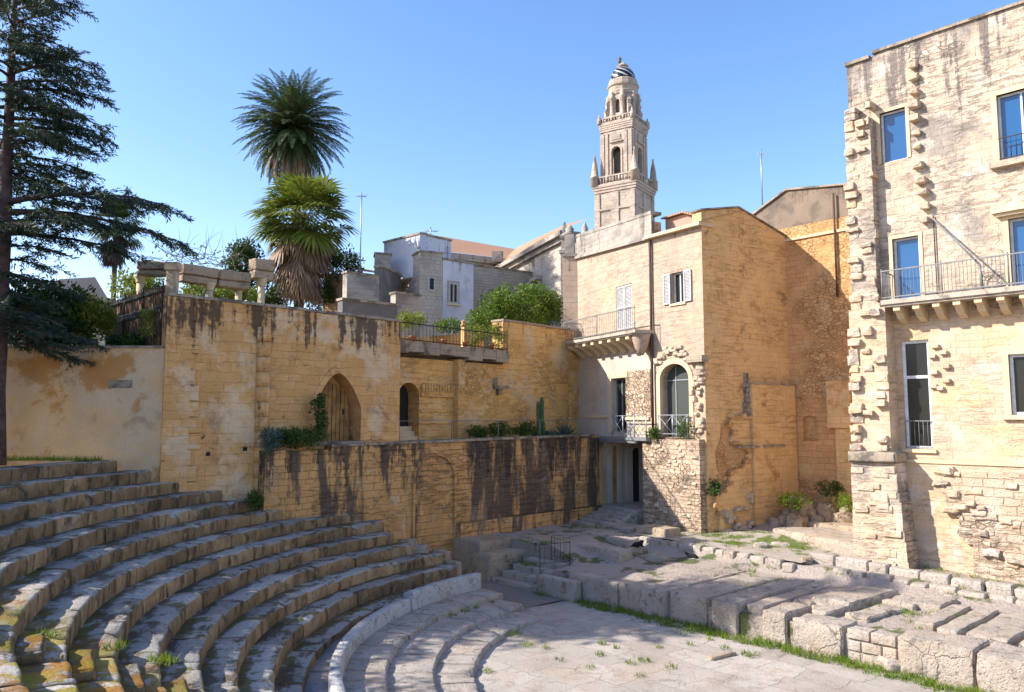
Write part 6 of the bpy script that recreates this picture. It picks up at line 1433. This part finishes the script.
bl_ = [(18.6, 5, 2.3, .2), (17.9, -25, 2.2, .15), (17.6, 30, 2.0, .2), (17.0, 0, 2.6, .12), (16.4, -15, 3.0, .2), (15.9, 12, 3.2, .10), (15.4, -35, 2.5, .05), (15.0, 0, 3.1, .0), (14.6, 35, 2.6, .05), (14.2, -12, 2.9, .12), (13.9, 10, 2.5, -.02), (13.2, 20, 2.2, .05),
       (12.4, -6, 6.4, .20), (12.1, 6, 5.8, .10), (11.7, -18, 4.2, .18), (11.5, 14, 4.4, .02), (11.1, -4, 2.3, .04), (10.7, 25, 2.0, .0), (10.2, -20, 1.9, -.05), (9.7, 8, 2.0, -.10), (9.2, -8, 2.6, -.12), (8.9, 18, 3.0, -.10), (8.9, -30, 2.4, -.15), (8.6, 2, 2.7, -.16), (8.3, 30, 2.8, -.12), (18.3, -30, 2.2, .1), (17.3, 18, 2.6, .05), (16.7, 35, 2.6, .1), (16.1, -5, 3.2, .02), (15.6, 28, 2.9, .0), (15.2, -22, 3.0, .05), (14.8, 10, 3.3, -.04), (14.4, -30, 2.8, .0), (13.6, -8, 2.6, .0), (13.5, 30, 2.3, .0), (18.9, 15, 2.0, .2), (19.2, -15, 1.6, .2)]
for k in range(34):
    z = 9.0 + 10.4 * k / 33; bl_.append((z, vr.uniform(60, 310), lerp(4.2, 1.4, ((z - 9) / 10.4)) * vr.uniform(.75, 1.15), vr.uniform(-.05, .15)))
cedar(cb, ct, bl_, 'tall dark cedar with layered drooping branches at the left edge', 5)
bl2 = [(z, vr.uniform(0, 360), lerp(4.2, 1.4, (z - 8.5) / 9.5) * vr.uniform(.8, 1.15), vr.uniform(-.05, .15)) for z in [8.5 + 9.5 * k / 40 for k in range(41)]]
cedar((-20.5, 26.5, 4.7), (-20.5, 26.5, 18.8), bl2, 'second tall dark cedar standing behind the left edge of the plastered wall', 9, 1.2, .7)
vr = random.Random(77)
# off-frame garden trees whose shade falls across the seating
bushtree('evergreen_oak', 'round dark evergreen oak in the garden left of the seating, its shade across the tiers', 'tree', (-18.0, 18.6, 4.6), V((-18.0, 18.6, 8.5)), (2.6, 3.3, 2.7), M_darkbush, 150, .55, 55, .22, .12, 3, True, None, .3, .2)
bushtree('evergreen_oak', 'smaller dark evergreen oak left of the lower stairway', 'tree', (-18.0, 15.6, 4.6), V((-18.0, 15.6, 8.3)), (2.4, 1.9, 2.6), M_darkbush, 110, .55, 55, .22, .12, 4, True, None, .3, .2)
bushtree('evergreen_oak', 'very tall broad evergreen oak behind the cedars, shading the orchestra', 'tree', (-21.0, 23.2, 4.6), V((-21.0, 23.2, 11.8)), (3.2, 4.0, 5.2), M_darkbush, 420, .75, 60, .26, .14, 8, True, None, .3, .1)
# palms
def frond(mb, st_, p0, az, el, L, droop, m=40, wl=.50, lw=.07):
    h = V((math.cos(az), math.sin(az), 0)); pts = []; n = 12; e = el; p = V(p0)
    for k in range(n + 1):
        pts.append(V(p)); d = h * math.cos(e) + V((0, 0, math.sin(e))); p = p + d * (L / n); e -= droop / n * (1.4 if k > n / 2 else .7)
    st_.tube(pts, [lerp(.035, .008, k / n) for k in range(n + 1)], 4, False)
    side = h.cross(V((0, 0, 1))).normalized()
    for q in range(m):
        t = lerp(.1, .99, q / (m - 1)); i = min(n - 1, int(t * n)); f = t * n - i; c = pts[i].lerp(pts[i + 1], f); tan = (pts[i + 1] - pts[i]).normalized(); nrm = side.cross(tan).normalized()
        l = wl * math.sin(math.pi * min(1, .18 + t * .80)) * vr.uniform(.85, 1.15) + .05
        for s in (-1, 1):
            d = (tan * .75 + side * s * .85 + nrm * vr.uniform(.0, .35) - V((0, 0, .25))).normalized(); w = tan.cross(d).cross(d).normalized() * lw / 2
            mid = c + d * l * .5; mb.poly([c - w * .6, mid - w, c + d * l - V((0, 0, l * .12)), mid + w])
def date_palm(label, c, base, R, nf, lm=M_palm):
    t = thing('date_palm', label, 'palm tree', base); tk = MB()
    zs = [lerp(base[2], c[2] + .1, k / 26) for k in range(27)]
    tk.tube([V((lerp(base[0], c[0], k / 26), lerp(base[1], c[1], k / 26), z)) for k, z in enumerate(zs)], [.27 + .03 * (k % 2) + (.18 * max(0, (k - 20) / 6)) for k in range(27)], 10); tk.build('trunk', M_pbark, t)
    fr_, st_, dd = MB(), MB(), MB()
    for k in range(nf):
        az = k * 2.39996 + vr.uniform(-.15, .15); el = lerp(1.5, -1.05, (k / nf) ** .9) + vr.uniform(-.08, .08)
        frond(fr_ if k < nf * .9 else dd, st_, V(c) + V((0, 0, .2 * math.sin(el))), az, el, R * vr.uniform(.92, 1.08), 1.15 if el > .2 else .8)
    fr_.build('fronds', lm, t); st_.build('frond_stalks', M_palm, t); dd.build('dead_fronds', M_dead, t); return t
pc = at(293, 128, 50)
date_palm('tall date palm with a big round dark crown against the sky', pc, (at(303, 300, 50).x, 50.0, 7.6), 3.95, 190)
def fan(mb, p, d, R, nseg=16, spread=2.6):
    d = d.normalized(); s = d.cross(V((0, 0, 1)));
    if s.length < .05: s = V((1, 0, 0))
    s.normalize(); u = s.cross(d)
    for k in range(nseg):
        a = lerp(-spread / 2, spread / 2, k / (nseg - 1)); e = (d * math.cos(a) + s * math.sin(a) + u * .08 * (k % 2)).normalized(); w = e.cross(u).normalized() * R * .055
        m = p + e * R * .55; tip = p + e * R * vr.uniform(.88, 1.05) - V((0, 0, R * .22)); mb.poly([p, m + w, tip, m - w])
def fan_palm(label, c, base, R, ng, nd_, lm=M_fan, dm=M_dead, tr=.17):
    t = thing('fan_palm', label, 'palm tree', base); tk = MB(); tk.tube([V(base), V(base).lerp(V(c), .5), V(c)], [tr * 1.15, tr, tr], 10); tk.build('trunk', M_pbark, t)
    g, dd, stx = MB(), MB(), MB()
    for k in range(ng):
        az = k * 2.39996; el = lerp(1.5, -.5, (k / ng) ** .9) + vr.uniform(-.32, .32); d = V((math.cos(az) * math.cos(el), math.sin(az) * math.cos(el), math.sin(el)))
        p = V(c) + d * R * vr.uniform(.34, .68); stx.tube([V(c), p], .014, 4, False); fan(g, p, d + rv() * .45 + V((0, 0, -.15)), R * vr.uniform(.40, .56))
    for k in range(nd_):
        az = k * 2.39996; z = vr.uniform(0, 1); el = lerp(-.5, -1.25, z); d = V((math.cos(az) * math.cos(el), math.sin(az) * math.cos(el), math.sin(el)))
        p = V(c) + V((0, 0, -z * R * .66)) + d * R * .46 * vr.uniform(.6, 1.25); fan(dd, p, (d + rv() * .35 + V((0, 0, -1.0))), R * vr.uniform(.26, .46), 10, 1.3)
    g.build('green_fans', lm, t); dd.build('dead_skirt', dm, t); stx.build('leaf_stalks', M_pbark, t); return t
fc_ = at(303, 224, 46)
fan_palm('shorter fan palm with yellow-green top and brown hanging skirt', fc_, (at(301, 308, 46).x, 46.0, 7.6), 3.3, 100, 150)
fc2 = at(116, 226, 54)
fan_palm('distant dark fan palm behind the cedar branches', fc2, (at(115, 290, 54).x, 54.0, 7.0), 2.3, 55, 45, M_palm, M_bark)
def pxbush(name, label, cat, px, py, Y, rw, rh, leafm, nc, cr, n, L, w, seed, trunk=False, base_z=8.05, group=None, ry=None, holes=.25):
    c = at(px, py, Y); m = Y / FPX; return bushtree(name, label, cat, (c.x, c.y, base_z), c, (rw * m, (ry or rw * m), rh * m), leafm, nc, cr, n, L, w, seed, trunk, group, holes)
pxbush('laurel_tree', 'dense dark laurel tree left of the fan palm', 'tree', 243, 266, 46, 17, 27, M_darkbush, 75, .4, 55, .17, .10, 3, True)
pxbush('laurel_tree', 'wide dark laurel tree below and right of the fan palm', 'tree', 328, 279, 49, 33, 33, M_darkbush, 210, .5, 55, .17, .10, 5, True)
pxbush('laurel_tree', 'dark laurel tree filling the gap behind the pergola end', 'tree', 268, 290, 49, 20, 22, M_darkbush, 70, .4, 55, .17, .10, 6, True)
pxbush('garden_bush', 'sunlit yellow-green bush seen between the pergola columns', 'bush', 218, 293, 31.5, 36, 13, M_ybush, 90, .28, 45, .13, .08, 7, False, 8.05)
pxbush('garden_bush', 'yellow-green bush behind the short beam and reed fence', 'bush', 139, 290, 33, 24, 17, M_ybush, 80, .3, 45, .14, .08, 8, False, 8.05)
pxbush('garden_bush', 'pale leafy bush growing at the left end of the reed fence', 'bush', 90, 322, 25.6, 20, 24, M_ybush, 80, .22, 40, .12, .07, 9, False, 8.05)
pxbush('garden_bush', 'low dark bush in front of the reed fence', 'bush', 128, 342, 25.1, 18, 6, M_darkbush, 30, .16, 40, .11, .06, 10, False, 8.05)
pxbush('garden_bush', 'small yellow fern-like bush against the right end of the reed fence', 'bush', 155, 325, 24.9, 12, 20, M_fan, 22, .16, 26, .16, .04, 11, False, 8.05)
pxbush('garden_bush', 'dark green shrubbery under the cedar, behind the plastered wall', 'bush', 45, 318, 25.6, 50, 32, M_darkbush, 170, .38, 50, .16, .08, 12, False, 8.05)
pxbush('climber_tree', 'rounded bright green climbing tree above the recess wall', 'tree', 522, 309, 42.5, 41, 21, M_bush, 240, .38, 60, .15, .085, 13, True, 8.95)
pxbush('climber_bush', 'low bright green bush spreading left of the rounded climber', 'bush', 489, 324, 41.5, 24, 11, M_bush, 80, .3, 50, .14, .08, 14, False, 8.95)
pxbush('potted_shrub', 'bright green shrub at the left end of the upper terrace', 'shrub', 411, 320, 35, 13, 7, M_ybush, 34, .2, 40, .11, .06, 15, False, 8.95)
pxbush('potted_shrub', 'flat-topped bright green shrub in the middle of the upper terrace', 'shrub', 449, 326.5, 36, 14, 5, M_bush, 34, .18, 40, .11, .06, 16, False, 8.95)
pxbush('potted_shrub', 'yellow-leaved shrub right of the low terrace pillar', 'shrub', 477, 338, 35.6, 7, 11, M_ybush, 22, .18, 36, .12, .05, 17, False, 8.95)
pxbush('potted_shrub', 'pale yellow shrub at the right end of the upper terrace', 'shrub', 496, 338, 36.3, 9, 11, M_ybush, 24, .18, 36, .11, .05, 18, False, 8.95)
# bare climber over the pergola
t = thing('bare_climber', 'bare tangled climber twigs above the pergola', 'climbing plant', at(195, 262, 28)); mb = MB()
for k in range(46):
    p = at(vr.uniform(160, 240), vr.uniform(255, 268), vr.uniform(27.5, 29)); d = V((vr.uniform(-1, 1), vr.uniform(-.3, .3), vr.uniform(-.1, .6))); pts = [p]
    for q in range(6): d = (d + rv() * .45).normalized(); pts.append(pts[-1] + d * .22)
    mb.tube(pts, [.014 - .0018 * q for q in range(7)], 4, False)
mb.build('twigs', M_twig, t); mb = MB()
for k in range(90): p = at(vr.uniform(150, 235), vr.uniform(245, 272), vr.uniform(27.5, 29)); leaf(mb, p, rv(), .14, .06)
mb.build('sparse_leaves', M_bush, t)
# terrace plants
pxbush('rosemary_shrub', 'dark green shrub in the pointed doorway, growing over the ledge', 'shrub', 300, 438, 26.3, 24, 8, M_weed, 60, .17, 45, .12, .035, 31, False, 5.0, None, .4)
pxbush('creeper', 'dark creeper hanging in the left jamb of the pointed doorway', 'climbing plant', 319, 418, 26.9, 6, 24, M_darkbush, 30, .14, 36, .1, .06, 32, False, 5.1, None, .25)
pxbush('rosemary_shrub', 'grey-green spiky shrub at the left end of the terrace ledge', 'shrub', 272, 440, 25.7, 7, 10, M_agave, 14, .14, 40, .22, .03, 33, False, 4.9, None, .25)
for k, (px, py, rw, rh, lab) in enumerate(((478, 432, 9, 5, 'low green shrub near the left end of the planted terrace'), (500, 430, 14, 6, 'low dark shrub under the wall bracket'), (525, 430, 12, 6, 'low shrub beside the dark trough on the terrace'), (586, 455, 6, 10, ''),)):
    if lab: pxbush('terrace_shrub', lab, 'shrub', px, py, 33.6 + k * 1.1, rw, rh, M_weed, 30, .15, 36, .11, .05, 40 + k, False, 5.12, None, .4)
def agave(px, py, Y, R, n, label, z=5.12):
    p = at(px, py, Y); p.z = z; t = thing('agave', label, 'agave', p); mb = MB()
    for k in range(n):
        az = k * 2.4; el = lerp(1.4, .25, k / n); d = V((math.cos(az) * math.cos(el), math.sin(az) * math.cos(el), math.sin(el))); s = d.cross(V((0, 0, 1))).normalized() * R * .075; u = s.cross(d).normalized() * R * .03
        i = mb.add([p - s, p + s, p + d * R * .5 + s * 1.2 + u, p + d * R * .5 - s * 1.2 + u, p + d * R - V((0, 0, R * .08)), p + d * R * .5 - u * 1.5])
        for f in ((0, 1, 2, 3), (3, 2, 4), (0, 5, 1), (1, 5, 2), (0, 3, 5), (2, 5, 4), (3, 4, 5)): mb.face([i + q for q in f])
    mb.build('leaves', M_agave, t)
agave(565, 432, 37.6, .85, 26, 'large blue-green agave in front of the blocked doorway'); agave(553, 433, 36.6, .55, 20, 'smaller agave left of the large one')
p = at(540.5, 430, 37.0); p.z = 5.12; t = thing('cactus', 'tall ribbed columnar cactus against the recess wall', 'cactus', p)
for k, (dx, h, r) in enumerate(((-.11, 1.75, .085), (.07, 1.95, .095), (.16, .8, .07))):
    mb = MB(); hh = h; n = 16; rings = []
    for z, f in ((0, .9), (.15, 1), (hh - .2, 1), (hh - .06, .75), (hh, .2)):
        rings.append(mb.add([p + V((dx + r * f * (1 - .22 * (q % 2)) * math.cos(q * math.pi / 8), -.12 * (k == 2) + r * f * (1 - .22 * (q % 2)) * math.sin(q * math.pi / 8), z)) for q in range(n)]))
    for a_, b_ in zip(rings[:-1], rings[1:]):
        for q in range(n): mb.face((a_ + q, a_ + (q + 1) % n, b_ + (q + 1) % n, b_ + q))
    mb.face([rings[-1] + q for q in range(n)]); mb.build('stem', M_cactus, t)
p = RW.P(RW.px(527, 428)[0], 5.12, .7); mb = MB(); mb.box(p, RW.d * .9, -RW.n * .35, V((0, 0, .3))); mb.box(p + RW.d * .06 - RW.n * .06 + V((0, 0, .3)), RW.d * .78, -RW.n * .23, V((0, 0, .04))); tag(mb.build('planter_trough', M_void), 'dark rectangular planter trough on the terrace', 'planter')
t = thing('terrace_rail', 'single thin rail along the planted terrace edge', 'railing', TW.P(TW.L * .7, 5.2, -.4)); mb = MB(); u0, u1 = TW.px(405, 430)[0], TW.px(583, 430)[0]
mb.tube([TW.P(u0, 5.95, -.35), TW.P(u1, 6.0, -.35)], .016, 5); mb.build('rail', M_railg, t)
for k in range(5): u = lerp(u0, u1, k / 4); mb = MB(); mb.tube([TW.P(u, 5.15, -.35), TW.P(u, 5.99, -.35)], .02, 5); mb.build('post', M_railg, t)
# wall weeds
for k, (px, py, Y, rw, rh, m_, lab) in enumerate(((607, 466, 39.2, 6, 11, M_darkbush, 'dark fern hanging in the passage opening'), (685, 428, 32.9, 8, 8, M_weed, 'green caper tuft at the foot of the arch railing'), (653, 433, 34.3, 4, 4, M_weed, 'small green tuft under the right end of the walkway'), (712, 487, 32.2, 7, 6, M_weed, 'dark green tuft in the broken foot of the yellow building'), (793, 501, 32.6, 16, 6, M_grass, 'left green clump on the weedy boulder heap'), (828, 488, 33.4, 14, 6, M_weed, 'dark leafy clump at the top of the weedy boulder heap'), (850, 502, 32.2, 12, 5, M_grass, 'right green clump on the weedy boulder heap'), (255, 501, 25.2, 3, 5, M_weed, 'small dark weed in the corner of the stained terrace wall'))):
    pxbush('wall_weed', lab, 'weed', px, py, Y, rw, rh, m_, 16, .15, 34, .12, .05, 50 + k, False, at(px, py + rh, Y).z, None, .35)
# grass: blades in strips and tufts, one mass
gm = MB(); gr = random.Random(4)
def tuft(p, r, n, h):
    for _ in range(n):
        a, q = gr.uniform(0, 6.283), r * math.sqrt(gr.random()); b = V((p.x + q * math.cos(a), p.y + q * math.sin(a), p.z)); l = h * gr.uniform(.5, 1.3); d = V((gr.uniform(-.5, .5), gr.uniform(-.5, .5), 1)).normalized(); s = V((gr.uniform(-1, 1), gr.uniform(-1, 1), 0)).normalized() * .011
        gm.poly([b - s, b + s, b + d * l + V((d.x, d.y, 0)) * l * .4])
s = -6.9
while s < 8.5:             # strip at the foot of the stage
    w = .55 + .35 * noise.noise(V((s * .8, 3, 0)))
    for _ in range(4 + int(3 * noise.noise(V((s * 1.3, 8, 0))))):
        n = gr.uniform(-max(.12, w), .0); tuft(S(s + gr.uniform(-.1, .1), n, .0), .12, 9, .13 + .08 * noise.noise(V((s, n * 2, 9))) + .04)
    s += .1
for _ in range(900):       # scattered on the stage, path and yard
    s, n = gr.uniform(-10.5, 8.5), gr.uniform(.4, 9)
    f = noise.noise(V((s * .55, n * .55, 21)))
    dens = f - (.18 if n < 5 else .0) - (.25 if (n < 4.8 and -6 < s < -1.5) else 0)
    if dens > .05: tuft(S(s, n, stage_z(s, n) + .03), .16, 16, .10 + .08 * gr.random())
for (px, py, z, r, n) in ((683, 632, .02, .32, 90), (749, 655, .03, .22, 80), (602, 644, .02, .12, 40), (616, 648, .02, .1, 26), (644, 661, .02, .16, 50), (600, 655, .02, .13, 30), (515, 634, .05, .25, 80), (527, 645, .02, .2, 50), (545, 648, .02, .12, 25), (630, 664, .02, .15, 30), (710, 640, .02, .1, 20), (570, 600, .02, .2, 40), (465, 612, .5, .14, 40), (476, 608, .5, .12, 30), (452, 616, .5, .16, 40), (492, 603, .48, .1, 25), (488, 672, .02, .15, 30), (925, 684, .02, .2, 50), (660, 648, .02, .12, 22), (690, 645, .02, .1, 20), (724, 648, .02, .12, 24), (672, 668, .02, .16, 26), (640, 676, .02, .14, 22), (590, 668, .02, .14, 22), (560, 660, .02, .12, 18)):
    tuft(onz(px, py, z), r, n, .12)
for k in range(26):        # strip on top of the highest tier under the plastered wall
    for _ in range(4): tuft(V((-16.5 + k * .17 + gr.uniform(-.1, .1), 23.3 + gr.uniform(-.4, .3), 4.80)), .14, 10, .16)
for (R0, a, z) in ((14.0, 205, 2.08), (13.9, 206, 2.08), (14.65, 206, 2.42), (15.6, 207, 2.76), (12.7, 204, 1.06)):
    tuft(polar(R0, a, z), .2, 60, .12)
g_ = tag(gm.build('grass', M_grass), 'bright green grass and weeds in strips and tufts over stage, path and paving', 'grass', None, 'stuff')
